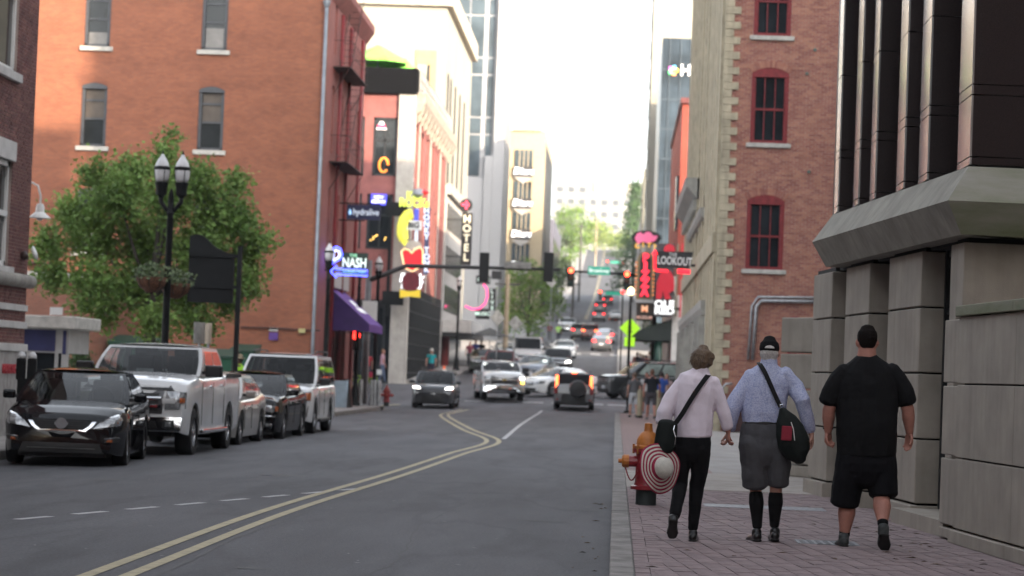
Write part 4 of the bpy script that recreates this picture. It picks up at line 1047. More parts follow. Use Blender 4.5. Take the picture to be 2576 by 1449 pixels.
# --- bollards at the corner
for i, px_ in enumerate((907, 935, 943, 953)):
    b_ = at(px_, 985, 100); t = thing('bollard', ['grey steel bollard left of the blank white sign pole at the corner', 'grey steel bollard, second from the left at the street corner', 'grey steel bollard, third from the left at the street corner', 'grey steel bollard nearest the small red hydrant'][i], 'bollard', (b_.x, 100, .03), group='bollards at the left corner')
    MB().lathe([(.09,0),(.09,1.0),(.07,1.06),(0,1.08)], 12, (b_.x,100,.03)).build('shaft', STEEL, t, smooth=True, angle=40)
    MB().lathe([(.12,0),(.12,.05),(.09,.07)], 12, (b_.x,100,.03)).build('collar', STEEL, t)
for i, px_ in enumerate((1609, 1655)):
    b_ = at(px_, 1030, 88); t = thing('bollard', ['tan stone bollard between the pedestrians on the right pavement', 'tan bollard behind the pedestrian in black on the right pavement'][i], 'bollard', (b_.x, 88, .15), group='bollards on the right pavement')
    MB().lathe([(.1,0),(.1,.95),(.08,1.02),(0,1.05)], 12, (b_.x,88,.15)).build('shaft', mat('tan_post', (.30,.26,.18), .7), t, smooth=True, angle=40)
    MB().lathe([(.13,0),(.13,.06),(.1,.08)], 12, (b_.x,88,.15)).build('collar', IRONB, t)
# --- A frame boards by the warehouse door
q = at(855, 975, 92)
af = thing('sandwich_board', 'pale blue sandwich board standing by the warehouse door', 'sandwich board', (q.x, 92, .03))
for s_ in (-1, 1): MB().cbox((q.x, 92+s_*.18, .55), (.55, .03, 1.05), rx=-s_*.3).build('panel', mat('pale_blue_board', (.33,.42,.50), .6), af)
q = at(872, 985, 93)
tb = thing('tall_planter', 'black tapered planter pot beside the pale blue sandwich board', 'planter', (q.x, 93, .03))
MB().lathe([(.26,0),(.25,.05),(.15,.9),(.12,1.0),(0,1.0)], 12, (q.x,93,.03)).build('pot', BLACK, tb); MB().lathe([(.13,.98),(.16,1.02),(.13,1.08),(0,1.09)], 12, (q.x,93,.03)).build('rim', BLACK, tb)
# ------------------------------------------------------------------ traffic signals
SIGB = mat('signal_black', (.012,.013,.014), .6)
LRED = neon('signal_red_lit', (1.0,.05,.02), 20); LYEL = mat('signal_amber_off', (.10,.035,.01), .3); LGRN = mat('signal_green_off', (.01,.05,.04), .3)
def signal_head(parent, x, y, z, lit=True, face=-1, k=1.0):
    h = MB().box(x-.18*k, y-.1, z-.55*k, x+.18*k, y+.1, z+.55*k).build('signal_head', SIGB, parent, bevel=.03)
    if face < 0:
        for i, m_ in enumerate((LRED if lit else LYEL, LYEL, LGRN)):
            zz = z+(.36-.36*i)*k
            MB().lathe([(.14*k,0),(.12*k,.03),(0,.045)], 14, (x, y-.11, zz), Matrix.Rotation(rad(90), 3, 'X')).build('lens', m_, h)
            v_ = MB(); v_.grid(lambda u, w_: (x+.155*k*math.cos(math.pi*(1.1*u-.05)), y-.1-.22*w_, zz+.155*k*math.sin(math.pi*(1.1*u-.05))), 10, 1); v_.build('visor', SIGB, h)
    else:
        for i in range(3):
            zz = z+(.36-.36*i)*k
            v_ = MB(); v_.grid(lambda u, w_: (x+.155*k*math.cos(math.pi*(1.1*u-.05)), y+.1+.22*w_, zz+.155*k*math.sin(math.pi*(1.1*u-.05))), 10, 1); v_.build('visor', SIGB, h)
MAST = mat('mast_grey', (.05,.05,.052), .5, .2)
A = at(928, 690, 104); B = at(1410, 684, 104)
ma = thing('traffic_signal_mast', 'dark traffic signal mast arm reaching over the road from the left corner', 'traffic signal', (A.x, 104, .05))
MB().tube([(A.x,104,.05),(A.x,104,A.z+.6)], [.17,.12], 12).build('pole', mat('pole_grey', (.16,.16,.17), .5, .3), ma, smooth=True)
zt = B.z
MB().tube([(A.x,104,A.z-.25),(A.x+.6,104,A.z-.02),(A.x+1.6,104,zt+.02),(B.x,104,zt+.1)], [.12,.11,.1,.06], 10).build('arm', MAST, ma, smooth=True)
for px_ in (1218, 1380): p = at(px_, 672, 104); signal_head(ma, p.x, 104, p.z, False, 1, 1.15)
p = at(1303, 668, 104); MB().box(p.x-.58, 103.85, p.z-.13, p.x+.58, 103.9, p.z+.15).build('sign_back', SBK, ma)
p = at(896, 843, 103); sh = thing('pedestrian_signal', 'red lit side signal under the purple awning at the corner', 'traffic signal', (p.x, 103, .05))
MB().lathe([(.19,0),(.16,.03),(0,.05)], 14, (p.x,102.9,p.z), Matrix.Rotation(rad(90),3,'X')).build('lens', neon('red_side_lamp', (1,.03,.02), 8), sh); MB().box(p.x-.2, 102.92, p.z-.65, p.x+.2, 103.1, p.z+.25).build('housing', SIGB, sh); MB().tube([(p.x,103.05,.05),(p.x,103.05,p.z)], .05, 8).build('post', SIGB, sh)
C_ = at(1586, 690, 137); D_ = at(1428, 682, 137)
mb_ = thing('traffic_signal_mast', 'far traffic signal mast with two lit red lights and green street name sign', 'traffic signal', (1.2, 137, 1.1))
pxr = at(1650, 700, 137).x
MB().tube([(pxr,137,1.1),(pxr,137,C_.z+.4)], [.15,.11], 10).build('pole', IRONB, mb_, smooth=True)
MB().tube([(pxr,137,C_.z-.25),(C_.x,137,C_.z),(D_.x,137,D_.z)], [.1,.08,.06], 8).build('arm', IRONB, mb_, smooth=True)
for px_, py_ in ((1436, 697), (1577, 706)): p = at(px_, py_, 136.9); signal_head(mb_, p.x, 136.85, p.z, True, -1, 1.0)
p = at(1507, 681, 136.8)
sg = MB().box(p.x-.62, 136.78, p.z-.23, p.x+.62, 136.82, p.z+.23).build('street_name_sign', mat('highway_green', (.01,.20,.13), .5, emit=.25), mb_)
text('lettering', 'Broadway', neon('sign_white', (.85,.9,.88), .5), sg, faceM((p.x, 136.76, p.z)), .28, .004, bold=.006)
for i, (px_, py_, Y, lb) in enumerate(((1510, 735, 330, 'distant red traffic signal over the hill road above the queue'), (1528, 658, 560, 'left of two tiny red signals far up the hill'), (1567, 660, 560, 'right of two tiny red signals far up the hill'))):
    p = at(px_, py_, Y); t = thing('traffic_signal', lb, 'traffic signal', (p.x, Y, gz(p.x, Y)))
    signal_head(t, p.x, Y, p.z-.4, True, -1, 1.25)
    MB().tube([(p.x-.5, Y+.1, p.z+.2), (3, Y+.1, p.z+.2)], .07, 6).build('arm', IRONB, t); MB().tube([(3, Y+.1, gz(3, Y)), (3, Y+.1, p.z+.4)], .09, 6).build('pole', IRONB, t)
    if i < 2: MB().box(p.x+.7, Y-.1, p.z-.35, p.x+3.2, Y, p.z+.15).build('street_name_sign', mat('highway_green', (.01,.20,.13), .5), t)
# light at the crossing pole on the right + pole with pedestrian light
p = at(1587, 733, 128); t = thing('street_lamp', 'warm lit globe street lamp beside the pizza sign', 'street lamp', (p.x, 128, .9))
MB().lathe([(.14,0),(.14,.15),(.08,.3),(.06,p.z-1.2),(.08,p.z-1.1)], 10, (p.x,128,.9)).build('post', IRONB, t)
MB().lathe([(.08,-.2),(.17,-.08),(.17,.1),(.09,.2),(0,.24)], 12, (p.x,128,p.z)).build('globe', neon('warm_bulb', (1,.75,.35), 7), t, smooth=True)
p = at(1567, 735, 131); t = thing('beacon_light', 'small red lamp on the far corner next to the lit globe', 'lamp', (p.x, 131, p.z))
MB().lathe([(0,-.12),(.12,-.05),(.12,.05),(0,.12)], 10, p).build('lens', neon('red_beacon', (1,.03,.03), 4), t); MB().tube([(p.x,131.1,.95),(p.x,131.1,p.z)], .04, 6).build('post', IRONB, t)
# pole on the right pavement
p = at(1582, 900, 100); t = thing('sign_pole', 'thin black pole at the right kerb before the crossing', 'pole', (p.x, 100, .15))
MB().tube([(p.x,100,.15),(p.x,100,4.6)], .045, 8).build('shaft', IRONB, t); MB().lathe([(.14,0),(.14,.06),(.06,.12)], 8, (p.x,100,.15)).build('foot', IRONB, t)
# ------------------------------------------------------------------ shop signs
def plane_box(mb, p0, p1, Y, d=.06): return mb.box(p0.x, Y, p0.z, p1.x, Y+d, p1.z)
WLET = neon('white_letter', (.85,.88,.85), .9)
BNEON = neon('blue_neon', (.06,.08,1.0), 9); RNEON = neon('red_neon', (1.0,.02,.035), 3.0)
Y = 92
ns = thing('shop_sign', 'dark green sign with white letters and blue neon arrow on the warehouse', 'sign', (-10.4, Y, 5.6))
a, b_ = at(858, 690, Y), at(925, 637, Y)
plane_box(MB(), a, b_, Y, .25).build('board', mat('deep_green_board', (.012,.035,.025), .5), ns)
cx = (a.x+b_.x)/2; zc_ = (a.z+b_.z)/2; r_ = rad(-.5)
text('lettering', 'NASH', neon('mint_white', (.8,.95,.88), 1.2), ns, faceM((cx, Y-.02, zc_+.02)), .5, .01, bold=.012, sx=.72)
text('lettering', 'THE', neon('mint_green', (.35,.8,.5), 1.0), ns, faceM((cx-.05, Y-.02, zc_+.31)), .16, .01, bold=.004)
text('lettering', 'COLLECTION', neon('mint_green', (.35,.8,.5), 1.0), ns, faceM((cx, Y-.02, zc_-.3)), .15, .01, bold=.004, sx=.95)
def loop(pts, r, nm, m_, par, closed=True):
    if closed: pts = pts + pts[:2]
    MB().tube(pts, r, 6).build(nm, m_, par)
ar = [(832,683),(846,669),(846,677),(924,681),(924,694),(846,690),(846,698)]
loop([at(x, y, Y-.05) for x, y in ar], .035, 'neon_arrow', BNEON, ns)
bl = [(836,628),(846,621),(856,626),(860,640),(854,652),(843,658),(832,668),(834,650)]
loop([at(x, y, Y-.05) for x, y in bl], .04, 'neon_guitar', BNEON, ns)
loop([at(846+(x-846)*.6, 642+(y-642)*.6, Y-.05) for x, y in bl], .04, 'neon_guitar', neon('pale_blue_neon', (.5,.55,1), 4), ns)
MB().box(-11.3, Y+.08, zc_+.1, a.x, Y+.14, zc_+.16).build('bracket', IRONB, ns)
MB().box(-11.3, Y+.08, zc_-.3, a.x, Y+.14, zc_-.24).build('bracket', IRONB, ns)
Y = 96
hy = thing('shop_sign', 'navy hanging sign with white lowercase letters and a blue drop', 'sign', (-10.3, Y, 7.8))
a, b_ = at(872, 551, Y), at(957, 517, Y)
plane_box(MB(), a, b_, Y, .08).build('board', mat('navy_board', (.012,.015,.07), .5), hy)
text('lettering', 'hydralive', neon('cool_white', (.7,.78,.9), .6), hy, faceM(((a.x+b_.x)/2+.1, Y-.02, (a.z+b_.z)/2)), .36, .005, bold=.004, sx=.8)
MB().lathe([(0,-.14),(.06,-.08),(.065,-.02),(0,.14)], 10, (a.x+.13, Y-.03, (a.z+b_.z)/2)).build('water_drop', mat('drop_blue', (.3,.5,.8), .4, emit=.3), hy)
MB().box(-11.3, Y, b_.z+.02, b_.x, Y+.05, b_.z+.07).build('bracket', IRONB, hy); MB().box(-11.3, Y, a.z-.07, b_.x-.6, Y+.05, a.z-.02).build('bracket', IRONB, hy)
# purple awning
aw = thing('awning', 'purple canvas awning with white print over the warehouse corner door', 'awning', (-10.5, 97, 3))
PUR = mat('purple_canvas', (.16,.06,.36), .8, var=.08); y0, y1 = 94.2, 99.5
MB().add([(-11.3,y0,4.65),(-9.72,y0,3.3),(-9.72,y1,3.3),(-11.3,y1,4.65)], [(0,1,2,3)]).add([(-9.72,y0,3.3),(-9.72,y1,3.3),(-9.72,y1,3.0),(-9.72,y0,3.0)], [(0,1,2,3)]).build('canopy', PUR, aw)
MB().add([(-11.3,y0,4.65),(-9.72,y0,3.3),(-9.72,y0,3.0),(-11.3,y0,3.0)], [(0,1,2,3)]).build('side', mat('dark_purple_canvas', (.05,.02,.11), .8), aw)
MB().tube([(-11.3,y0+.02,3.02),(-9.74,y0+.02,3.02),(-9.74,y1,3.02),(-11.3,y1,3.02)], .02, 5).build('frame', IRONB, aw)
nrm = Vector((1.35,0,1.58)).normalized()
Mx = Matrix(((0, -nrm.z, nrm.x, -10.48), (1, 0, 0, 96.8), (0, nrm.x, nrm.z, 3.99), (0,0,0,1)))
for i, s_ in enumerate(('NASH', 'COLLECTION')): text('lettering', s_, WLET, aw, Mx @ Matrix.Translation((0, .22-.42*i, .012)), .5 if not i else .42, .004, bold=.006)
MB().box(-11.3, 94.2, 4.7, -11.18, 99.5, 5.6).build('fascia', TRIM, aw)
# blue window sign on pink bar
p = at(953, 502, 130.8)
bs = thing('window_sign', 'small glowing blue sign in the window of the pink bar', 'sign', p)
MB().box(p.x-.42, 130.75, p.z-.3, p.x+.42, 130.85, p.z+.3).build('panel', neon('blue_panel', (.07,.07,.75), 1.6), bs)
for i, s_ in enumerate(('NEW', 'MERCH')): text('lettering', s_, neon('white_neon', (.9,.9,1), 2.5), bs, faceM((p.x, 130.73, p.z+.12-.24*i)), .22, .004, bold=.004)
# big bar blade sign
Y = 129.6
kr = thing('bar_blade_sign', 'tall colourful vertical bar sign with yellow letters and arrow on the corner', 'sign', (-11.2, Y, 5))
p0, p1 = at(1000, 740, Y), at(1010, 480, Y)
MB().box(-12.55, Y+.1, 4.5, -12.38, Y+.25, 10.6).build('mount_post', IRONB, kr)
for z in (10.2, 5.4): MB().box(-12.75, Y+.08, z-.35, -11.6, Y+.3, z+.4).build('mount_box', IRONB, kr)
YN = neon('yellow_green_neon', (.62,.72,.10), 1.3)
def pt(x, y): return at(x, y, Y)
for (s_, x, y, sz) in (('KID', 1042, 494, .62), ('ROCKs', 1042, 511, .62)):
    text('lettering', s_, YN, kr, faceM(pt(x, y)), sz, .06, bold=.03, sx=.82)
ag = [pt(1038,537),pt(1026,541),pt(1018,553),pt(1013,570),pt(1012,590),pt(1016,604)]
MB().tube(ag, [.28,.3,.32,.32,.3,.26], 8).build('yellow_arrow', neon('arrow_yellow', (.75,.70,.08), .8), kr)
MB().prism([(pt(1005,604).x, pt(1005,604).z), (pt(1028,606).x, pt(1028,606).z), (pt(1018,620).x, pt(1018,620).z)], Y-.1, Y+.1, 'y').build('arrow_tip', neon('arrow_yellow', (.75,.70,.08), .8), kr)
q0, q1 = pt(1021,578), pt(1062,556)
plane_box(MB(), q0, q1, Y-.15, .1).build('white_panel', WHITEP, kr); text('lettering', 'BIG', BLACK, kr, faceM(((q0.x+q1.x)/2, Y-.17, (q0.z+q1.z)/2)), .4, .005, bold=.01)
q0, q1 = pt(1042,622), pt(1054,525); plane_box(MB(), q0, q1, Y, .1).build('pale_column', mat('pale_blue_panel', (.45,.52,.6), .5, emit=.3), kr)
q0, q1 = pt(1041,556), pt(1054,526); plane_box(MB(), q0, q1, Y-.05, .1).build('blue_panel', mat('sign_blue', (.04,.05,.3), .5, emit=.4), kr)
q0, q1 = pt(1064,690), pt(1082,522); plane_box(MB(), q0, q1, Y+.02, .1).build('navy_column', mat('sign_navy', (.05,.07,.16), .5), kr)
for i, ch in enumerate('HONKY TONK'): text('lettering', ch, neon('ice_blue', (.7,.8,1), 1.2), kr, faceM(pt(1073, 531+i*16.4)), .42, .02, bold=.01)
hb = [pt(x, y) for x, y in ((1010,634),(1018,626),(1030,630),(1036,637),(1044,628),(1056,622),(1064,630),(1064,668),(1038,683),(1018,674))]
MB().prism([(v.x, v.z) for v in hb][::-1], Y-.08, Y+.08, 'y').build('red_panel', neon('sign_red', (.75,.02,.03), .7), kr, fix=True)
loop([v+Vector((0,-.12,0)) for v in hb], .05, 'neon_outline', neon('warm_neon', (1,.6,.3), 1.5), kr)
MB().prism([(v.x, v.z) for v in [pt(x, y) for x, y in ((1022,612),(1040,604),(1058,610),(1062,622),(1048,630),(1034,628),(1024,622))]][::-1], Y-.12, Y, 'y').build('cream_panel', mat('sign_cream', (.55,.48,.42), .6), kr, fix=True)
rb = [pt(x, y) for x, y in ((1012,700),(1022,686),(1044,684),(1056,696),(1056,720),(1044,732),(1022,732),(1012,722))]
MB().prism([(v.x, v.z) for v in rb][::-1], Y-.06, Y+.06, 'y').build('maroon_panel', mat('sign_maroon', (.13,.01,.02), .5), kr, fix=True)
text('lettering', 'Rock', neon('bright_white', (.9,.92,.95), 1.8), kr, faceM(pt(1034, 700)), .62, .03, bold=.03, shear=.2); text('lettering', "n'Roll", neon('bright_white', (.9,.92,.95), 1.8), kr, faceM(pt(1034, 718)), .48, .03, bold=.03, shear=.2)
yb = [pt(x, y) for x, y in ((1006,728),(1032,733),(1057,728),(1057,749),(1032,746),(1006,749))]
MB().prism([(v.x, v.z) for v in yb][::-1], Y-.05, Y+.05, 'y').build('yellow_banner', neon('banner_yellow', (.70,.50,.04), .5), kr, fix=True)
MB().lathe([(0,-.3),(.35,-.05),(.3,.2),(0,.3)], 10, pt(1052,487)).build('cap_ornament', mat('grey_ornament', (.3,.32,.35), .5), kr); MB().lathe([(0,-.2),(.28,0),(0,.2)], 10, pt(1068,484)).build('red_ornament', neon('sign_red', (.75,.02,.03), .7), kr)
# mural logos in the bar windows
p = at(960, 316, 130.9); lg = thing('window_logo', 'small red and white triangular logo in the upper window of the pink bar', 'sign', p)
MB().prism([(p.x-.3,p.z-.22),(p.x+.3,p.z-.22),(p.x+.08,p.z+.22),(p.x-.08,p.z+.22)], 130.85, 130.9, 'y').build('panel', neon('logo_white', (.85,.8,.8), .8), lg); MB().box(p.x-.22, 130.82, p.z-.12, p.x+.22, 130.845, p.z+.04).build('stripe', neon('logo_red', (.8,.02,.1), 1), lg)
p = at(965, 415, 131.08); lg = thing('window_lights', 'orange neon glow low in the upper window of the pink bar', 'neon sign', p)
loop([p+Vector((.25*math.cos(a), 0, .4*math.sin(a))) for a in np.linspace(0, 5.6, 9)], .06, 'neon_tube', neon('orange_neon', (1,.28,.04), 2), lg, False)
p = at(955, 605, 131.08); lg = thing('window_lights', 'warm yellow lights glowing in the lower window of the pink bar', 'neon sign', p)
for k in range(7): MB().lathe([(0,-.05),(.05,0),(0,.05)], 6, p+Vector((random.uniform(-.6,.6), 0, random.uniform(-.25,.3)))).build('bulb', neon('amber_bulb', (1,.6,.15), 4), lg)
# HOTEL blade sign
Y = 158
ht = thing('hotel_sign', 'black vertical sign reading hotel in cream letters with round emblem above', 'sign', (-9.8, Y, 9))
a, b_ = at(1158, 666, Y), at(1189, 536, Y); plane_box(MB(), a, b_, Y, .3).build('board', BLACK, ht)
for i, ch in enumerate('HOTEL'): text('lettering', ch, neon('cream_letter', (.92,.85,.62), 1.0), ht, faceM(((a.x+b_.x)/2, Y-.03, b_.z-.42-i*.63)), .68, .02, bold=.015)
p = at(1173, 516, Y); MB().lathe([(.42,-.1),(.42,.1),(0,.1)], 18, (p.x,Y,p.z), Matrix.Rotation(rad(90),3,'X')).build('emblem', BLACK, ht)
MB().box(p.x-.3, Y-.14, p.z-.06, p.x+.2, Y-.1, p.z+.1).box(p.x-.06, Y-.14, p.z-.28, p.x+.08, Y-.1, p.z+.28).build('emblem_mark', neon('pink_mark', (.9,.08,.15), 1), ht)
for z in (a.z+.5, b_.z-.5): MB().box(-11.5, Y+.1, z, a.x, Y+.16, z+.06).build('bracket', IRONB, ht)
# stacked neon guitar bar sign beyond
Y = 170
gs = thing('neon_bar_sign', 'black stacked bar sign with pink neon guitar curve', 'sign', (-9, Y, 6))
for (x0_, y0_, x1_, y1_, s_) in ((1197,714,1234,694,'CAFE'),(1229,780,1248,726,''),(1196,802,1232,777,'MUSIC'),(1236,702,1262,682,'')):
    a, b_ = at(x0_, y0_, Y), at(x1_, y1_, Y); plane_box(MB(), a, b_, Y, .15).build('board', BLACK, gs)
    if s_: text('lettering', s_, neon('pale_green_letter', (.7,.9,.8), .8), gs, faceM(((a.x+b_.x)/2, Y-.02, (a.z+b_.z)/2)), .36, .01, bold=.006)
for i, ch in enumerate('LIVE'): text('lettering', ch, neon('pale_green_letter', (.7,.9,.8), .8), gs, faceM(at(1238, 733+i*14, Y-.02)), .4, .01, bold=.006)
MB().tube([at(x, y, Y-.1) for x, y in ((1170,770),(1188,778),(1206,776),(1220,764),(1226,745),(1224,725),(1216,715))], .09, 6).build('neon_curve', neon('pink_neon', (1,.08,.25), 2.2), gs)
# LOOKOUT sign on the quoin building
Y = 85
lk = thing('lookout_sign', 'charcoal sign reading the lookout with red neon arrow border', 'sign', (2.1, Y, 6.2))
P = lambda x, y: at(x, y, Y)
bp_ = [P(1649,672),(P(1735,676)),(P(1744,634)),(P(1652,632))]
MB().prism([(v.x, v.z) for v in bp_], Y, Y+.12, 'y').build('board', mat('charcoal_board', (.03,.03,.033), .6), lk)
text('lettering', 'LOOKOUT', neon('pale_letter', (.62,.62,.62), .5), lk, faceM(P(1697, 657.5), 0, rad(-1.5)), .40, .01, bold=.006, sx=.62)
text('lettering', 'THE', neon('pale_letter', (.62,.62,.62), .5), lk, faceM(P(1693, 640.5), 0, rad(-1.5)), .16, .01)
MB().tube([P(1647,638), P(1647,676), P(1650,680), P(1680,682)], .05, 6).build('neon_border', RNEON, lk); MB().tube([P(1704,682), P(1736,684)], .09, 6).build('neon_border', RNEON, lk)
MB().prism([(v.x, v.z) for v in (P(1639,640), P(1655,640), P(1649,628), P(1646,628))], Y-.05, Y+.05, 'y').build('neon_arrow', RNEON, lk, fix=True)
MB().tube([P(1738,668), P(1766,668)], .05, 6).build('bracket', IRONB, lk); MB().box(2.66, Y-.3, P(1760,668).z-.35, 2.7, Y+.3, P(1760,668).z+.35).build('wall_plate', IRONB, lk)
# OLE RED sign
Y = 130.5
ol = thing('red_guitar_sign', 'tall dark panel with red guitar shape and white block letters', 'sign', (2.6, Y, 7))
P = lambda x, y: at(x, y, Y)
a, b_ = P(1645,796), P(1697,613); plane_box(MB(), a, b_, Y, .5).build('board', mat('taupe_board', (.05,.04,.045), .6), ol)
a2, b2 = P(1697.5,796), P(1708,613); plane_box(MB(), a2, b2, Y+.05, .5).build('side_frame', mat('olive_frame', (.16,.15,.10), .6), ol)
a2, b2 = P(1709,798), P(1719,612); plane_box(MB(), a2, b2, Y+.1, .4).build('red_edge', neon('edge_red', (.5,.01,.03), .3), ol)
gt = [P(x, y) for x, y in ((1650,752),(1652,712),(1662,684),(1676,676),(1688,684),(1696,700),(1696,730),(1682,738),(1688,752),(1672,753),(1668,730),(1664,752))]
MB().prism([(v.x, v.z) for v in gt], Y-.06, Y-.01, 'y').build('guitar_shape', neon('guitar_red', (.42,.01,.025), .35), ol, fix=True)
MB().lathe([(0,-.03),(.3,-.03),(.3,.03),(0,.03)], 14, P(1684,628)+Vector((0,-.05,0)), Matrix.Rotation(rad(90),3,'X')).build('red_disc', neon('guitar_red', (.42,.01,.025), .35), ol)
for i, s_ in enumerate(('OLE','RED')): text('lettering', s_, neon('white_neon_l', (.9,.9,.9), 1.2), ol, faceM(P(1671, 765.5+17*i)), .52, .02, bold=.02, sx=1.12)
MB().box(b_.x, Y+.2, P(1697,780).z, 3.3, Y+.35, P(1697,780).z+.15).build('bracket', IRONB, ol)
# CITY PIZZA sign
Y = 136
cp = thing('pizza_sign', 'arched black sign with large red letters spelling pizza', 'sign', (1.3, Y, 6))
P = lambda x, y: at(x, y, Y)
a, b_ = P(1605,752), P(1640,655); xm = (a.x+b_.x)/2; rw = (b_.x-a.x)/2
poly = [(a.x-.12,a.z),(b_.x+.12,a.z)] + [(xm+(rw+.12)*math.cos(t), b_.z+(rw+.12)*math.sin(t)) for t in np.linspace(0, math.pi, 12)]
MB().prism(poly, Y, Y+.3, 'y').build('frame', mat('olive_gold', (.22,.17,.08), .5), cp)
poly = [(a.x+.04,a.z+.08),(b_.x-.04,a.z+.08)] + [(xm+(rw-.04)*math.cos(t), b_.z+(rw-.04)*math.sin(t)) for t in np.linspace(0, math.pi, 12)]
MB().prism(poly, Y-.02, Y-.001, 'y').build('panel', BLACK, cp)
for i, ch in enumerate('PIZZA'): text('lettering', ch, neon('pizza_red', (1,.03,.06), 1.8), cp, faceM((xm, Y-.06, b_.z+.12-i*.485)), .62, .03, bold=.045, sx=1.0 if ch != 'I' else 1.3)
for i, ch in enumerate('CITY'): text('lettering', ch, neon('city_gold', (.8,.42,.05), .8), cp, faceM((xm-.5+i*.33, Y-.06, b_.z+.72+.12*math.sin(math.pi*(i+.5)/4)), 0, (1.5-i)*.16), .36, .03, bold=.02)
pk = [(1597,600),(1602,588),(1612,584),(1618,590),(1626,583),(1636,584),(1642,592),(1655,594),(1648,606),(1630,612),(1618,608),(1604,614)]
pk = [P(x, y) for x, y in pk]
MB().prism([(xm+.85*math.cos(t), P(1624,598).z+.42*math.sin(t)) for t in np.linspace(0, 6.1, 16)], Y-.02, Y+.2, 'y').build('black_backing', BLACK, cp)
MB().prism([(v.x, v.z) for v in pk][::-1], Y-.1, Y-.03, 'y').build('pink_ornament', neon('pink_panel', (.75,.14,.28), .6), cp, fix=True)
a, b_ = P(1600,806), P(1643,757); plane_box(MB(), a, b_, Y+.05, .3).build('lower_box', mat('brown_box', (.05,.035,.025), .6), cp); MB().box(a.x-.05, Y-.05, b_.z-.12, b_.x+.05, Y+.3, b_.z+.05).build('ledge', TRIM, cp)
text('lettering', 'M', neon('orange_letter', (.9,.5,.3), .8), cp, faceM(((a.x+b_.x)/2, Y+.03, (a.z+b_.z)/2+.1)), .5, .01, bold=.02); text('lettering', 'MUSEUM', neon('peach_letter', (.8,.5,.4), .5), cp, faceM(((a.x+b_.x)/2, Y+.03, a.z+.18)), .22, .01, bold=.006)
for z in np.linspace(P(1600,740).z, P(1600,660).z, 9):
    for x in (P(1600,700).x, P(1644,700).x): MB().lathe([(0,-.05),(.05,0),(0,.05)], 6, (x, Y-.02, z)).build('bulb', neon('sign_bulb', (1,.3,.08), 2), cp)
MB().box(P(1644,700).x, Y+.1, P(1644,700).z, 3.0, Y+.2, P(1644,700).z+.15).build('bracket', IRONB, cp)
# market parasols outside the bars
p = at(1232, 850, 160); um = thing('cafe_umbrella', 'black square cafe parasol on the far left pavement', 'umbrella', (p.x, 160, 1.9))
zt = at(1232, 824, 160).z
MB().add([(p.x-1.3,158.7,zt-.55),(p.x+1.3,158.7,zt-.55),(p.x+1.3,161.3,zt-.55),(p.x-1.3,161.3,zt-.55),(p.x,160,zt)], [(0,1,4),(1,2,4),(2,3,4),(3,0,4)]).build('canopy', BLACK, um); MB().tube([(p.x,160,1.9),(p.x,160,zt)], .03, 6).build('pole', STEEL, um)
# utility poles up the hill
for i, (px_, py_, Y, lb) in enumerate(((1502, 545, 610, 'pale wooden utility pole near the crest of the hill road'), (1443, 700, 300, 'leaning pole on the left pavement past the street tree'), (1463, 560, 430, 'tall dark utility pole left of the hill road'), (1278, 690, 175, 'pale steel pole left of the street tree'), (1640, 480, 420, 'dark utility pole right of the hill beside the conifer'))):
    p = at(px_, py_, Y); t = thing('utility_pole', lb, 'pole', (p.x, Y, gz(p.x, Y)), group='utility poles along the hill road')
    MB().tube([(p.x,Y,gz(p.x,Y)),(p.x,Y,p.z)], [.2,.14], 8).build('shaft', mat('pale_wood', (.33,.26,.18), .9) if i in (0, 3) else mat('dark_wood', (.08,.075,.07), .9), t)
    MB().box(p.x-.9, Y-.06, p.z-.8, p.x+.9, Y+.06, p.z-.65).build('crossarm', mat('dark_wood', (.08,.075,.07), .9), t)
# tower crane mast far away
t = thing('crane_mast', 'very tall pale lattice crane mast against the white sky', 'crane', (3.4, 640, 32))
cm = mat('crane_grey', (.10,.12,.15), .6)
b_ = at(1597, 470, 640); tp_ = at(1618, -40, 640)
def lerp(u): return Vector(b_).lerp(Vector(tp_), u)
for sx_ in (-.8, .8):
    for sy in (-.8, .8): MB().tube([lerp(0)+Vector((sx_,sy,-20)), lerp(1)+Vector((sx_,sy,0))], .16, 4).build('chord', cm, t)
br_ = MB(); n_ = 30
for k in range(n_):
    a, c = lerp(k/n_), lerp((k+1)/n_); s_ = 1 if k % 2 else -1
    br_.tube([a+Vector((-.8*s_,-.8,0)), c+Vector((.8*s_,-.8,0))], .12, 4); br_.tube([c+Vector((-.8,-.8,0)), c+Vector((.8,-.8,0))], .12, 4)
br_.build('bracing', cm, t)

# ================================================================== vehicles
def paint(name, c, rough=.25, metal=0.0, flake=.05): return mat(name, c, rough, metal, var=flake, scale=1.5, coat=.8, spec=.1)
P_BLK = mat('black_car_paint', (.006,.006,.008), .3, var=.05, coat=.6, spec=.0); P_WHT = paint('white_car_paint', (.62,.62,.62)); P_SIL = paint('silver_car_paint', (.13,.135,.145), .35, .3)
P_GRY = paint('grey_car_paint', (.055,.058,.065), .3, .3); P_RED = paint('maroon_car_paint', (.16,.012,.016)); P_BLU = paint('blue_grey_car_paint', (.16,.19,.24), .3, .4); P_GRN = paint('green_grey_car_paint', (.09,.105,.095), .3, .3)
CGLASS = mat('car_glass', (.012,.014,.016), .02, var=.2, scale=2, spec=.3)
PRIV = mat('privacy_glass', (.008,.009,.011), .03, var=.2, scale=2, spec=.1)
SEATM = mat('seat_cloth', (.035,.035,.038), .9)
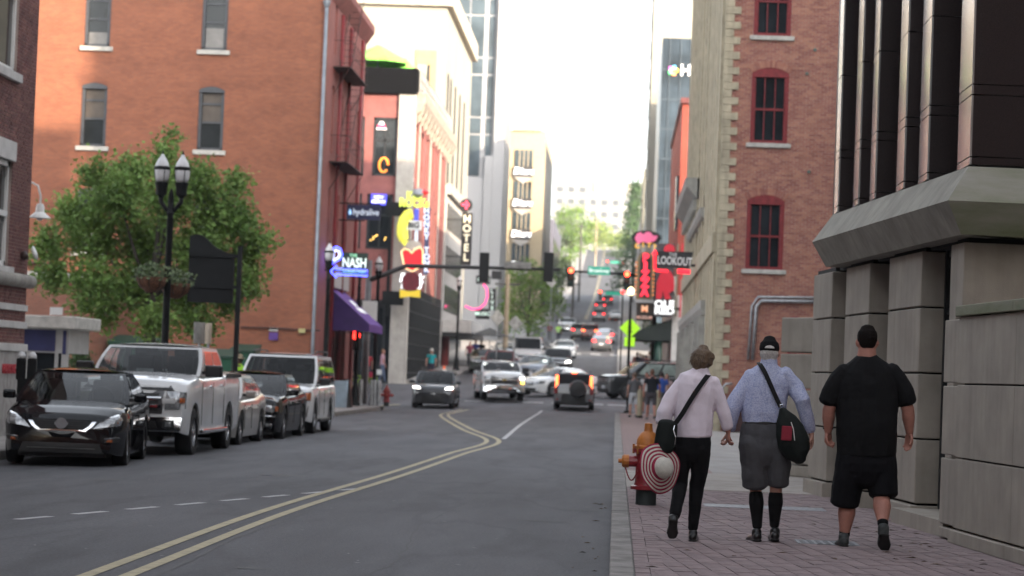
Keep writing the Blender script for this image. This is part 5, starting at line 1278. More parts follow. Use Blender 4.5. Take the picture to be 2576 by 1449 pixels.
def _cg():
    n_ = CGLASS.node_tree.nodes; l_ = CGLASS.node_tree.links; b_ = n_['Principled BSDF']; o_ = n_['Material Output']
    tr = n_.new('ShaderNodeBsdfTransparent'); tr.inputs['Color'].default_value = (.5,.53,.53,1)
    gl = n_.new('ShaderNodeBsdfGlossy'); gl.inputs['Roughness'].default_value = .02
    fr = n_.new('ShaderNodeFresnel'); fr.inputs['IOR'].default_value = 1.38
    mx = n_.new('ShaderNodeMixShader'); l_.new(fr.outputs[0], mx.inputs[0]); l_.new(tr.outputs[0], mx.inputs[1]); l_.new(gl.outputs[0], mx.inputs[2]); l_.new(mx.outputs[0], o_.inputs['Surface'])
_cg()
TYRE = mat('tyre_rubber', (.012,.012,.013), .85, var=.1, scale=20); RIM = mat('alloy_rim', (.42,.43,.45), .25, .9, var=.08)
PLAS = mat('black_trim_plastic', (.014,.014,.015), .55); LENS = mat('headlamp_lens', (.34,.35,.36), .08, .4, var=.3, scale=14, coat=1); AMB = mat('amber_lens', (.42,.10,.02), .2)
HLIT = neon('headlamp_lit', (1,.97,.9), 11); TAIL = mat('tail_lens', (.22,.006,.008), .2, coat=1); TLIT = neon('tail_lit', (1,.02,.02), 7.0); TORG = neon('brake_lit', (1,.12,.03), 9); YLIT = neon('amber_lit', (1,.55,.08), 8)
PLATE = mat('number_plate', (.5,.5,.52), .5, var=.15, scale=20)
_wheel = {}
def wheel_mesh(r, w, spokes):
    k = (r, w, spokes)
    if k in _wheel: return _wheel[k]
    Ry = Matrix.Rotation(rad(90), 3, 'X')
    t = MB().lathe([(r*.64,-w*.5),(r*.93,-w*.5),(r*.985,-w*.38),(r,-w*.2),(r,w*.2),(r*.985,w*.38),(r*.93,w*.5),(r*.64,w*.5)], 32, (0,0,0), Ry, False)
    tm = t.mesh('wheel'); tm.materials.append(TYRE); tm.polygons.foreach_set('use_smooth', [True]*len(tm.polygons)); tm.set_sharp_from_angle(angle=rad(40))
    rm = MB()     # both faces of the rim, spokes on each
    for s_ in (-1, 1):
        y = s_*w*.44
        rm.lathe([(r*.67, y), (r*.63, y*.9), (r*.6, y*.3)], 28, (0,0,0), Ry, False)
        rm.tube([(0,y*.6,0),(0,y*1.0,0)], r*.15, 12)
        for j in range(spokes):
            a = j*2*math.pi/spokes
            d = Vector((math.cos(a), 0, math.sin(a))); n_ = Vector((-math.sin(a), 0, math.cos(a)))
            p0 = d*r*.08; p1 = d*r*.62; yy = Vector((0, y*.92, 0)); y2 = Vector((0, y*.7, 0))
            rm.add([p0+n_*r*.09+yy, p0-n_*r*.09+yy, p1-n_*r*.07+yy, p1+n_*r*.07+yy, p0+n_*r*.09+y2, p0-n_*r*.09+y2, p1-n_*r*.07+y2, p1+n_*r*.07+y2], [(0,1,2,3),(0,4,5,1),(1,5,6,2),(2,6,7,3),(3,7,4,0)])
    mm = rm.mesh('rim'); mm.materials.append(RIM)
    dk = MB().lathe([(r*.62,-w*.08),(r*.62,w*.08)], 20, (0,0,0), Ry).mesh('hub_backing'); dk.materials.append(PLAS)
    _wheel[k] = (tm, mm, dk)
    return _wheel[k]
def interp(P, x):
    P = sorted(P)
    if x <= P[0][0]: return P[0][1]
    for (a, za), (b, zb) in zip(P, P[1:]):
        if x <= b:
            t = (x-a)/(b-a) if b > a else 1; return za+(zb-za)*t
    return P[-1][1]
def car(name, label, loc, heading, sp, body, group=None, lit=False, brake=None, extras=None, rimsp=5, near=True):
    L, Wd, H, wb, rw = sp['L'], sp['W'], sp['H'], sp['wb'], sp['rw']
    t = thing(name, label, sp.get('cat', 'car'), loc, heading, group)
    xf, xr = L/2, -L/2; gc = sp.get('gc', .2); hwm = Wd/2
    ax = [xf-sp['fo']-wb, xf-sp['fo']]; Ra = rw+sp.get('ag', .06)
    top = sp['top']; af, ar_ = sp.get('af', .2), sp.get('ar', .14); lf, lr = sp.get('lf', .75), sp.get('lr', .6)
    def hw(x):
        if x > xf-lf: return hwm*(1-af*((x-xf+lf)/lf)**2)
        if x < xr+lr: return hwm*(1-ar_*((xr+lr-x)/lr)**2)
        return hwm
    def zt(x): return interp(top, x)
    def zb(x):
        z = gc + .10*max(0, (x-xf+.5)/.5)**2*.6 + .14*max(0, (xr+.6-x)/.6)
        for a in ax:
            if abs(x-a) < Ra: z = max(z, rw + math.sqrt(Ra*Ra-(x-a)**2))
        return z
    xs = set(np.linspace(xr, xf, 26)) | {xf-.02, xf-.06, xf-.12, xf-.2, xr+.03, xr+.08} | {p[0] for p in top if xr <= p[0] <= xf}
    for a in ax:
        for k in range(-8, 9): xs.add(a+Ra*math.sin(k*math.pi/16)*.9999)
        xs |= {a-Ra-.001, a+Ra+.001}
    xs = sorted(xs)
    cr = sp.get('crown', .035)
    rings = []
    for x in xs:
        w_ = hw(x); z1 = zt(x); z0 = min(zb(x), z1-.05); e = 1.0
        zz = [z1+cr, z1+cr*.85, z1+cr*.35, z1-.03, z1-.10, max(z0, z1-.26), max(z0, min(z1-.3, .46)), max(z0, min(z1-.32, .31)), z0]
        yy = [0, .45*w_, .78*w_, .925*w_, .98*w_, w_, .99*w_, .975*w_, .95*w_]
        half = list(zip(yy, zz))
        rings.append([(x, -y, z) for y, z in half[::-1]] + [(x, y, z) for y, z in half[1:]])
    bo = MB().loft(rings, False, False)
    n = len(rings[0]); bo.f.append(tuple(range(n))); bo.f.append(tuple(len(bo.v)-n+i for i in range(n-1, -1, -1)))
    b = bo.build('body', body, t, local=True, smooth=True, fix=True, angle=42)
    MB().box(xr+.12, -hwm+.27, gc-.02, xf-.14, hwm-.27, max(.55, zt(0)-.25)).build('underbody', PLAS, t, local=True)
    for a in ax: MB().box(a-Ra, -hwm+.06, rw*.9, a+Ra, hwm-.06, rw+Ra-.02).build('wheel_arch', DARK, t, local=True)
    # wheels
    tw = sp.get('tw', .22); tm, rm, dk = wheel_mesh(rw, tw, rimsp)
    for a in ax:
        for s_ in (-1, 1):
            o = bpy.data.objects.new('wheel', tm); COL.objects.link(o); o.parent = t; o.location = (a, s_*(hwm-tw*.5-.015), rw)
            for nm, me in (('rim', rm), ('hub', dk)):
                q = bpy.data.objects.new(nm, me); COL.objects.link(q); q.parent = o
    # cabin
    cb = sp['cab']; zbelt = cb['z']; xb0, xb1, xt0, xt1 = cb['r'], cb['f'], cb['tr'], cb['tf']
    wb_, wt_ = hwm*cb.get('wb', .93), hwm*cb.get('wt', .74); zr_ = H-.02
    def C4(x0b, x1b, x0t, x1t): pass
    def side(s_, u, v, o=0):
        xb = xb0+(xb1-xb0)*u; xt = xt0+(xt1-xt0)*u
        x = xb+(xt-xb)*v; y = wb_+(wt_-wb_)*(v**1.15); z = zbelt+(zr_-.05-zbelt)*v
        bul = .03*math.sin(math.pi*v)
        return (x, s_*(y+bul+o), z)
    def wind(u, v, o=0, rear=False):
        xb, xt = (xb1, xt1) if not rear else (xb0, xt0)
        yb = (2*u-1); y = yb*(wb_+(wt_-wb_)*(v**1.15)+.03*math.sin(math.pi*v))
        x = xb+(xt-xb)*v; d = 1 if not rear else -1
        x += d*(.13*(1-yb*yb)*(1-.3*v) + .03*math.sin(math.pi*v) + o)
        z = zbelt+(zr_-.05-zbelt)*v + o*.5
        return (x, y, z)
    def roof(u, v):
        x = xt0+(xt1-xt0)*u; yb = 2*v-1
        x += (.09*(1-yb*yb))*(2*u-1)
        return (x, yb*wt_, zr_-.05+.07*(1-abs(yb)**3)*(1-.55*abs(2*u-1)**3))
    sh = MB()
    def framed(f, wins, vb, vt):
        def part(u0, u1, v0, v1, nu, nv):
            if u1-u0 > 1e-4: sh.grid(lambda u, v: f(u0+(u1-u0)*u, v0+(v1-v0)*v), nu, nv)
        u = 0
        for (a_, b_) in wins:
            part(u, a_, 0, 1, 1, 8); part(a_, b_, 0, vb, 6, 1); part(a_, b_, vt, 1, 6, 1); u = b_
        part(u, 1, 0, 1, 1, 8)
    for s_ in (-1, 1): framed(lambda u, v: side(s_, u, v), cb['win'], .08, .88)
    framed(lambda u, v: wind(u, v), [(.035,.965)], .05, .93); framed(lambda u, v: wind(u, v, 0, True), [(.06,.94)] if not cb.get('noback') else [], .12, .9); sh.grid(roof, 10, 10)
    inn = MB(); inn.grid(lambda u, v: (lambda q: (q[0], q[1]*.97, q[2]-.03))(roof(u, v)), 4, 4)
    inn.box(xb0+.25, -wb_*.92, zbelt-.35, xb1-.25, wb_*.92, zbelt-.06); inn.box(xb1-.55, -wb_*.9, zbelt-.1, xb1-.05, wb_*.9, zbelt+.005)
    inn.build('interior', PLAS, t, local=True)
    if loc[1] < 130:
        xs_ = [xt1-.55, max(xt0+.15, xt1-1.5)]
        for xx in xs_:
            for yy in (-.36, .36):
                st_ = MB(); st_.cbox((xx, yy, zbelt+.1), (.14,.46,.5), ry=-.18); st_.build('seat', SEATM, t, local=True, bevel=.04)
                MB().cbox((xx-.06, yy, zbelt+.42), (.1,.26,.17)).build('headrest', SEATM, t, local=True, bevel=.04)
        MB().tube([(xb1-.72, .36+.19*math.cos(a_), zbelt+.06+.19*math.sin(a_)) for a_ in np.linspace(0, 6.283, 17)], .018, 6).build('steering_wheel', PLAS, t, local=True)
        MB().cbox((xt1+.12, 0, zr_-.17), (.03,.24,.07)).build('rear_view_mirror', PLAS, t, local=True)
    c = sh.build('cabin', body, t, local=True, smooth=True, fix=False, angle=50)
    MB().grid(lambda u, v: wind(.035+.93*u, .05+.88*v, .008), 12, 6).build('windscreen', CGLASS, t, local=True, smooth=True)
    if not cb.get('noback'): MB().grid(lambda u, v: wind(.06+.88*u, .12+.78*v, .008, True), 10, 5).build('rear_window', PRIV if sp.get('cat') in ('SUV','van') else CGLASS, t, local=True, smooth=True)
    for s_ in (-1, 1):
        for (u0, u1) in cb['win']:
            MB().grid(lambda u, v: side(s_, u0+(u1-u0)*u, .08+.8*v, .008), 6, 4).build('side_window', sp['glass'] if sp.get('glass') else PRIV if sp.get('cat') in ('SUV','van') and u1 < .62 else CGLASS, t, local=True, smooth=True)
    # helpers for front and rear pieces that follow the body
    def xcorner(y, fr):
        e = abs(y)/hwm; a_ = af if fr else ar_; l_ = lf if fr else lr
        if e <= 1-a_: return L/2
        return L/2 - l_ + l_*math.sqrt(max(0, (1-e)/a_))
    def xslope(z, fr):
        P = sorted(top, reverse=True) if fr else sorted(top)
        sg = 1 if fr else -1
        if z <= P[0][1]: return L/2
        for (x0, z0), (x1, z1) in zip(P, P[1:]):
            if z1 >= z: return sg*(x0+(x1-x0)*(z-z0)/max(1e-6, z1-z0))
        return L/2-.4
    def face(poly, m_, nm, off=.012, fr=True, par=None, dep=.05):
        sg = 1 if fr else -1; pts = []
        for (y0, z0), (y1, z1) in zip(poly, poly[1:]+poly[:1]):
            for k in range(4): pts.append((y0+(y1-y0)*k/4, z0+(z1-z0)*k/4))
        cy = sum(p[0] for p in pts)/len(pts); cz = sum(p[1] for p in pts)/len(pts)
        def X(y, z, o): return sg*(min(xcorner(y, fr), xslope(z, fr))+o)
        N_ = len(pts); vs = [(X(y, z, off), y, z) for y, z in pts] + [(X(cy+(y-cy)*.5, cz+(z-cz)*.5, off+.006), cy+(y-cy)*.5, cz+(z-cz)*.5) for y, z in pts] + [(X(cy, cz, off+.008), cy, cz)] + [(X(y, z, -dep), y, z) for y, z in pts]
        fs = []
        for k in range(N_):
            j = (k+1) % N_
            fs += [(k, j, N_+j, N_+k), (N_+k, N_+j, 2*N_), (k, 2*N_+1+k, 2*N_+1+j, j)]
        return MB().add(vs, fs).build(nm, m_, par or t, local=True, smooth=True, fix=True, angle=50)
    def mir(poly): return [(-y, z) for y, z in poly][::-1]
    def pair(poly, m_, nm, **k): return [face(poly, m_, nm, **k), face(mir(poly), m_, nm, **k)]
    # mirrors
    mz = zbelt+.1; mx = xb1-.32*(1 if sp.get('cat') != 'truck' else .8)
    ms = sp.get('mir', 1.0)
    for s_ in (-1, 1):
        m_ = MB().cbox((mx, s_*(hwm*.99+.10*ms), mz), (.1*ms, .2*ms, .14*ms)).build('mirror', sp.get('mirm', body), t, local=True, bevel=.03)
        MB().cbox((mx, s_*(hwm*.96), mz-.03), (.05, .12, .05)).build('mirror_arm', PLAS, m_, local=True)
    # door seams and handles on the sides
    if near:
        for s_ in (-1, 1):
            for x in sp.get('doors', []):
                MB().box(x-.004, s_*(hwm-.004), gc+.16, x+.004, s_*(hwm+.0035), zt(x)-.12).build('door_seam', DARK, t, local=True)
            for x in sp.get('handles', []):
                MB().box(x-.09, s_*(hwm-.02), zt(x)-.20, x+.09, s_*(hwm+.03), zt(x)-.165).build('door_handle', sp.get('hm', body), t, local=True, bevel=.01)
        if sp.get('rocker'):
            for s_ in (-1, 1): MB().box(ax[0]+Ra+.02, s_*(hwm-.1), gc+.02, ax[1]-Ra-.02, s_*(hwm+.06), gc+.09).build('running_board', sp.get('rm', PLAS), t, local=True, bevel=.02)
    if sp.get('rails'):
        for s_ in (-1, 1): MB().tube([(xt0+.1, s_*wt_*.93, H+.0), (xt0+.3, s_*wt_*.95, H+.05), (xt1-.4, s_*wt_*.95, H+.05), (xt1-.2, s_*wt_*.93, H)], .022, 6).build('roof_rail', PLAS, t, local=True)
    K = dict(t=t, face=face, pair=pair, L=L, W=Wd, hw=hwm, zt=zt, sp=sp, body=b, gc=gc, xf=xf, xr=xr, wb_=wb_, wt_=wt_, zbelt=zbelt, zr=zr_)
    fz = sp.get('fz', (.60,.78)); g = sp.get('grille', (.55,.52,.74))
    if extras: extras(K)
    else:
        hl = pair([(hwm*.55,fz[0]),(hwm*.93,fz[0]+.03),(hwm*.95,fz[1]),(hwm*.6,fz[1]-.02)], HLIT if lit else LENS, 'headlight')
        face([(-g[0],g[1]),(g[0],g[1]),(g[0]*1.08,g[2]),(-g[0]*1.08,g[2])], PLAS, 'grille')
        for k in range(2):
            zz = g[1]+(g[2]-g[1])*(k+1)/3; face([(-g[0]*.95,zz-.012),(g[0]*.95,zz-.012),(g[0]*.95,zz+.012),(-g[0]*.95,zz+.012)], CHROME, 'grille_bar', off=.03)
        face([(-hwm*.6,gc+.07),(hwm*.6,gc+.07),(hwm*.65,gc+.2),(-hwm*.65,gc+.2)], PLAS, 'lower_intake')
        face([(-.15,gc+.2),(.15,gc+.2),(.15,gc+.34),(-.15,gc+.34)], PLATE, 'number_plate', off=.03)
    # rear
    tz = sp.get('tz', (.68,.88)); bm_ = {None: TAIL, 'red': TLIT, 'org': TORG}[brake]
    if sp.get('rearfx'): sp['rearfx'](K, bm_)
    else:
        pair([(hwm*.5,tz[0]),(hwm*.88,tz[0]),(hwm*.9,tz[1]),(hwm*.55,tz[1]-.01)], bm_, 'tail_light', fr=False)
        face([(-.16,gc+.33),(.16,gc+.33),(.16,gc+.47),(-.16,gc+.47)], PLATE, 'number_plate', fr=False, off=.02)
        face([(-hwm*.8,gc+.05),(hwm*.8,gc+.05),(hwm*.8,gc+.2),(-hwm*.8,gc+.2)], PLAS, 'rear_bumper', fr=False)
    return t

SEDAN = dict(L=4.85, W=1.83, H=1.46, wb=2.78, rw=.335, fo=.95, gc=.17, cat='car', doors=[-1.0,.1,1.05], handles=[-.72,.3],
    top=[(-2.43,.86),(-2.36,1.02),(-1.6,1.05),(-.5,.95),(.9,.93),(1.25,.94),(1.9,.86),(2.25,.76),(2.37,.68),(2.43,.56)], cab=dict(z=.93, r=-1.75, f=1.25, tr=-.98, tf=.22, win=[(.16,.46),(.5,.86)]), fz=(.56,.74), grille=(.42,.5,.68), tz=(.74,.94), mir=.95)
SUV = dict(L=4.65, W=1.86, H=1.68, wb=2.7, rw=.36, fo=.92, gc=.22, cat='SUV', rails=True, doors=[-1.0,.05,1.0], handles=[-.75,.3],
    top=[(-2.33,.95),(-2.28,1.1),(-1.2,1.08),(.9,1.05),(1.2,1.06),(1.9,1.0),(2.15,.93),(2.27,.84),(2.33,.68)], cab=dict(z=1.04, r=-2.2, f=1.2, tr=-1.75, tf=.3, wt=.8, win=[(.05,.27),(.3,.58),(.62,.9)]), fz=(.72,.88), grille=(.5,.62,.86), tz=(.9,1.2), lr=.5, ar=.12)
BIGSUV = dict(L=5.25, W=2.0, H=1.96, wb=3.02, rw=.41, fo=.9, gc=.28, cat='SUV', rails=True, doors=[-1.1,.1,1.2], handles=[-.8,.4], rocker=True, ag=.08,
    top=[(-2.62,1.1),(-2.58,1.22),(-1,1.2),(1.1,1.18),(1.4,1.19),(2.2,1.13),(2.48,1.07),(2.58,1.0),(2.62,.85)], cab=dict(z=1.17, r=-2.5, f=1.4, tr=-2.2, tf=.62, wt=.83, win=[(.04,.27),(.3,.6),(.64,.92)]), fz=(.82,1.03), grille=(.52,.72,1.02), tz=(1.0,1.45), lf=.45, af=.12, lr=.4, ar=.08, mirm=PLAS, mir=1.2)
PICK = dict(L=5.89, W=2.03, H=1.95, wb=3.68, rw=.41, fo=.95, gc=.36, cat='truck', doors=[-.95,.25,1.4], handles=[-.68,.5], hm=CHROME, rocker=True, rm=CHROME, ag=.1,
    top=[(-2.94,1.43),(-1.2,1.43),(-1.18,1.4),(.9,1.37),(1.35,1.38),(2.3,1.31),(2.7,1.24),(2.86,1.15),(2.94,1.0)], cab=dict(z=1.37, r=-1.15, f=1.38, tr=-.95, tf=.62, wt=.82, win=[(.07,.46),(.5,.9)]), fz=(.8,1.12), grille=(.6,.72,1.14), tz=(.95,1.3), lf=.4, af=.08, lr=.2, ar=.03, mirm=BLACK, mir=1.5, tw=.28, crown=.05)
VAN = dict(L=5.6, W=2.02, H=2.15, wb=3.5, rw=.37, fo=.85, gc=.25, cat='van', doors=[.4,1.4], handles=[.6],
    top=[(-2.8,1.2),(-2.75,1.3),(1.5,1.28),(1.9,1.25),(2.3,1.15),(2.7,1.02),(2.8,.85)], cab=dict(z=1.25, r=-2.72, f=1.95, tr=-2.6, tf=1.15, wt=.86, win=[(.05,.3),(.34,.58),(.64,.92)]), fz=(.75,.98), grille=(.55,.7,.96), tz=(.8,1.2), lf=.4, af=.1, lr=.2, ar=.05, mirm=BLACK, mir=1.3)
def V(base, **k): d = dict(base); d.update(k); return d
DN = -math.pi/2; UPH = math.pi/2

def fx_saloon(K):       # the near black saloon
    f, p = K['face'], K['pair']; hw_ = K['hw']
    p([(.46,.575),(.60,.60),(.835,.63),(.86,.72),(.80,.80),(.70,.765),(.56,.68)], LENS, 'headlight', off=.014)
    for s_ in (-1, 1):
        for y in (.62, .76): MB().lathe([(0,-.02),(.055,-.01),(.06,.02),(0,.03)], 12, (2.33-.25*(y-.5), s_*y, .66), Matrix.Rotation(rad(90),3,'Y')).build('lamp_reflector', CHROME, K['t'], local=True)
    g = f([(-.34,.53),(.34,.53),(.44,.60),(.56,.755),(-.56,.755),(-.44,.60)], CHROME, 'grille_surround', off=.012)
    f([(-.31,.555),(.31,.555),(.395,.62),(.46,.725),(-.46,.725),(-.395,.62)], PLAS, 'grille', off=.024, par=K['t'])
    for z in (.585,.615,.645,.675,.703): f([(-.3-(z-.55)*.9,z-.005),(.3+(z-.55)*.9,z-.005),(.3+(z-.55)*.9,z+.005),(-.3-(z-.55)*.9,z+.005)], PLAS, 'grille_bar', off=.04)
    e = MB().lathe([(.062,-.02),(.085,-.02),(.085,.012),(.062,.012)], 22, (2.49,0,.645), Matrix.Rotation(rad(90),3,'Y')); e.box(2.475,-.1,.625,2.505,.1,.665); e.build('emblem', CHROME, K['t'], local=True)
    f([(-.62,.21),(.62,.21),(.56,.36),(-.56,.36)], PLAS, 'lower_intake', off=.006)
    f([(-.5,.275),(.5,.275),(.5,.285),(-.5,.285)], mat('dull_trim', (.12,.12,.12), .4), 'intake_bar', off=.02)
    p([(.62,.37),(.82,.38),(.84,.44),(.64,.42)], PLAS, 'fog_recess', off=.01)
    p([(.66,.385),(.75,.385),(.75,.425),(.68,.42)], AMB, 'fog_marker', off=.02)
    p([(.63,.43),(.83,.455),(.83,.462),(.63,.44)], CHROME, 'fog_trim', off=.02)
    f([(-.13,.44),(.13,.44),(.2,.515),(-.2,.515)], P_BLK, 'plate_mount', off=.02)
def fx_f(K):            # white pickup
    f, p = K['face'], K['pair']; t = K['t']
    f([(-.93,.44),(.93,.44),(.95,.67),(-.95,.67)], CHROME, 'bumper', off=.09, dep=.2)
    f([(-.55,.47),(.55,.47),(.5,.6),(-.5,.6)], PLAS, 'bumper_intake', off=.105)
    p([(.62,.48),(.84,.48),(.82,.62),(.64,.62)], PLAS, 'fog_recess', off=.105)
    p([(.68,.51),(.78,.51),(.78,.59),(.68,.59)], LENS, 'fog_light', off=.115)
    f([(-.60,.72),(.60,.72),(.62,1.12),(-.62,1.12)], mat('gunmetal', (.09,.09,.095), .3, .6), 'grille', off=.02)
    f([(-.53,.77),(.53,.77),(.54,1.07),(-.54,1.07)], PLAS, 'grille_mesh', off=.03)
    for z in (.85, .985): f([(-.58,z-.028),(.58,z-.028),(.58,z+.028),(-.58,z+.028)], CHROME, 'grille_bar', off=.05)
    e = MB(); e.lathe([(.0,-.02),(.1,-.02),(.1,.01),(0,.015)], 18, (3.02,0,.92), Matrix.Diagonal((1,1.7,.75)) @ Matrix.Rotation(rad(90),3,'Y')); e.build('emblem', CHROME, t, local=True)
    p([(.64,.80),(.98,.82),(.98,1.10),(.66,1.12)], LENS, 'headlight', off=.02)
    p([(.60,.90),(.82,.90),(.82,.985),(.60,.985)], K['body'].data.materials[0], 'headlight_bracket', off=.032)
    p([(.90,.92),(.97,.92),(.97,1.0),(.90,1.0)], AMB, 'marker_lamp', off=.032)
    f([(-.78,1.13),(.78,1.13),(.7,1.22),(.35,1.24),(-.35,1.24),(-.7,1.22)], BLACK, 'hood_deflector', off=.04)
    for s_ in (-1, 1): MB().prism([(-2.9,1.36),(-1.25,1.36),(-1.25,1.43),(-2.9,1.43)], s_*.98, s_*1.017, 'y').build('bed_rail', PLAS, t, local=True)
    w = MB().tube([(1.35,.55,1.36),(1.42,.0,1.36),(1.38,-.25,1.38)], .012, 5); w.build('wiper', PLAS, t, local=True)
    MB().box(1.0,-.25,1.42,1.05,.05,1.48).build('dash_paper', mat('paper_white', (.4,.43,.45), .8), t, local=True)
def fx_300(K):
    f, p = K['face'], K['pair']
    f([(-.46,.46),(.46,.46),(.50,.56),(.48,.76),(-.48,.76),(-.50,.56)], CHROME, 'grille_surround', off=.014)
    f([(-.42,.49),(.42,.49),(.455,.56),(.44,.73),(-.44,.73),(-.455,.56)], mat('gunmetal', (.09,.09,.095), .3, .6), 'grille', off=.026)
    for z in (.535,.58,.625,.67): f([(-.42,z-.006),(.42,z-.006),(.42,z+.006),(-.42,z+.006)], CHROME, 'grille_bar', off=.034)
    p([(.55,.60),(.88,.62),(.88,.74),(.57,.76)], LENS, 'headlight', off=.014); p([(.84,.63),(.89,.63),(.89,.73),(.84,.74)], AMB, 'marker_lamp', off=.02)
    f([(-.85,.50),(-.5,.5),(-.5,.53),(-.85,.53)], CHROME, 'bumper_trim', off=.02); f([(.5,.5),(.85,.5),(.85,.53),(.5,.53)], CHROME, 'bumper_trim', off=.02)
    f([(-.6,.24),(.6,.24),(.55,.36),(-.55,.36)], PLAS, 'lower_intake'); p([(.64,.30),(.78,.3),(.78,.36),(.64,.36)], LENS, 'fog_light')
def fx_exp(K):
    f, p = K['face'], K['pair']
    f([(-.55,.75),(.55,.75),(.55,1.02),(-.55,1.02)], CHROME, 'grille', off=.014)
    for z in (.82,.885,.95): f([(-.5,z-.02),(.5,z-.02),(.5,z+.02),(-.5,z+.02)], PLAS, 'grille_slot', off=.026)
    p([(.6,.78),(.95,.8),(.95,1.03),(.6,1.03)], LENS, 'headlight', off=.014); p([(.84,.82),(.955,.82),(.955,1.0),(.84,1.0)], AMB, 'marker_lamp', off=.024)
    f([(-.9,.42),(.9,.42),(.92,.68),(-.92,.68)], mat('taupe_bumper', (.17,.15,.14), .5), 'bumper', off=.05)
def fx_jeep(K):
    f, p = K['face'], K['pair']
    p([(.52,.84),(.86,.86),(.88,.94),(.55,.95)], HLIT, 'headlight', off=.02)
    for k in range(7): y = -.42+k*.14; f([(y-.045,.68),(y+.045,.68),(y+.045,.82),(y-.045,.82)], PLAS, 'grille_slot', off=.015)
    f([(-.8,.30),(.8,.30),(.85,.56),(-.85,.56)], PLAS, 'bumper', off=.02); p([(.6,.62),(.82,.62),(.82,.7),(.6,.7)], LENS, 'fog_light')
def fx_silv(K):
    f, p = K['face'], K['pair']
    f([(-.62,.74),(.62,.74),(.64,1.14),(-.64,1.14)], mat('gunmetal', (.09,.09,.095), .3, .6), 'grille', off=.02); f([(-.66,.93),(.66,.93),(.66,1.0),(-.66,1.0)], CHROME, 'grille_bar', off=.04); f([(-.66,.72),(.66,.72),(.66,.76),(-.66,.76)], CHROME, 'grille_bar', off=.04)
    f([(-.1,.92),(.1,.92),(.1,1.0),(-.1,1.0)], mat('gold_badge', (.5,.36,.08), .3, .8), 'emblem', off=.055)
    p([(.68,.99),(.96,.99),(.96,1.13),(.68,1.13)], LENS, 'headlight', off=.02); p([(.68,.78),(.96,.78),(.96,.93),(.68,.93)], LENS, 'headlight', off=.02)
    f([(.72,1.0),(.92,1.0),(.92,1.12),(.72,1.12)], HLIT, 'lit_lamp', off=.035); f([(.76,.80),(.92,.80),(.92,.92),(.76,.92)], YLIT, 'lit_indicator', off=.035)
    f([(-.95,.42),(.95,.42),(.97,.68),(-.97,.68)], CHROME, 'bumper', off=.07, dep=.2); f([(-.6,.46),(.6,.46),(.6,.56),(-.6,.56)], PLAS, 'bumper_intake', off=.085)
def rear_crv(K, bm_):
    f, p = K['face'], K['pair']; hw_ = K['hw']; t = K['t']
    xr_ = K['xr']
    f([(-.85,.26),(.85,.26),(.87,.68),(-.87,.68)], PLAS, 'rear_bumper', fr=False, off=.05, dep=.2)
    for s_ in (-1, 1):
        MB().prism([(xr_+.02,.95),(xr_+.16,1.0),(xr_+.30,1.5),(xr_+.17,1.5)], s_*.69, s_*.81, 'y').build('tail_light', bm_, t, local=True)
        MB().cbox((xr_-.01, s_*.78, .82), (.08, .16, .25)).build('tail_lens', TAIL, t, local=True)
        f([(s_*.72-.06,.42),(s_*.72+.06,.42),(s_*.72+.06,.47),(s_*.72-.06,.47)], TAIL, 'reflector', fr=False, off=.06)
    f([(-.58,.70),(-.22,.70),(-.22,.86),(-.58,.86)], PLATE, 'number_plate', fr=False, off=.03)
    Rm = Matrix.Rotation(rad(-90), 3, 'Y')
    MB().lathe([(.0,-.14),(.36,-.14),(.385,-.1),(.385,.1),(.34,.17),(.1,.2),(0,.2)], 28, (xr_-.16,-.18,.93), Rm).build('spare_wheel', mat('spare_cover', (.02,.02,.022), .5), t, local=True, smooth=True, angle=40)
    MB().box(xr_+.30, -.12, 1.595, xr_+.36, .12, 1.64).build('brake_lamp', bm_, t, local=True)
    MB().tube([(xr_+.06,-.05,1.1),(xr_+.02,-.3,1.3)], .012, 5).build('wiper', PLAS, t, local=True)

cz = lambda x, y: gz(x, y)
def put(nm, lb, x, y, h, sp, body, **k): return car(nm, lb, (x, y, cz(x, y)+.0), h, sp, body, **k)
GP = 'cars parked along the left kerb'; GT = 'traffic on the road'
put('parked_car', 'black saloon car with chrome grille, nearest of the parked row', -8.40, 37.83, DN+rad(6), V(SEDAN, W=1.83, H=1.47), P_BLK, group=GP, extras=fx_saloon, rimsp=7)
put('pickup_truck', 'white crew cab pickup truck parked behind the black saloon', -8.28, 43.75, DN, PICK, P_WHT, group=GP, extras=fx_f, rimsp=6)
put('parked_car', 'silver beige saloon mostly hidden behind the white pickup', -8.33, 49.35, DN, V(SEDAN, L=4.7), paint('champagne_paint', (.36,.34,.31), .3, .4), group=GP)
put('parked_car', 'black saloon with large mesh grille parked in front of the white SUV', -8.18, 54.55, DN, V(SEDAN, L=5.0, W=1.9, H=1.49, fo=.92, wb=3.05, rw=.36, top=[(-2.5,.9),(-2.44,1.06),(-1.6,1.07),(-.5,1.0),(.9,.98),(1.25,.99),(2.0,.94),(2.4,.86),(2.47,.76),(2.5,.55)], lf=.5, af=.12), P_BLK, group=GP, extras=fx_300, rimsp=5)
put('parked_suv', 'large white SUV with roof rails, last of the parked row', -8.22, 60.0, DN, BIGSUV, P_WHT, group=GP, extras=fx_exp, rimsp=6)
put('moving_suv', 'dark grey compact SUV with bright headlights leaving the crossing', -7.9, 106.4, DN, V(SUV, rails=True), P_GRY, group=GT, extras=fx_jeep)
put('pickup_truck', 'white pickup with lit amber indicator behind the grey SUV', -5.6, 115.3, DN+.14, V(PICK, H=1.88), P_WHT, group=GT, extras=fx_silv, rimsp=6)
put('moving_car', 'white saloon turning across the junction in front of the van', -2.9, 120.8, DN-rad(38), V(SEDAN, H=1.44, rw=.35), P_WHT, group=GT, rimsp=6)
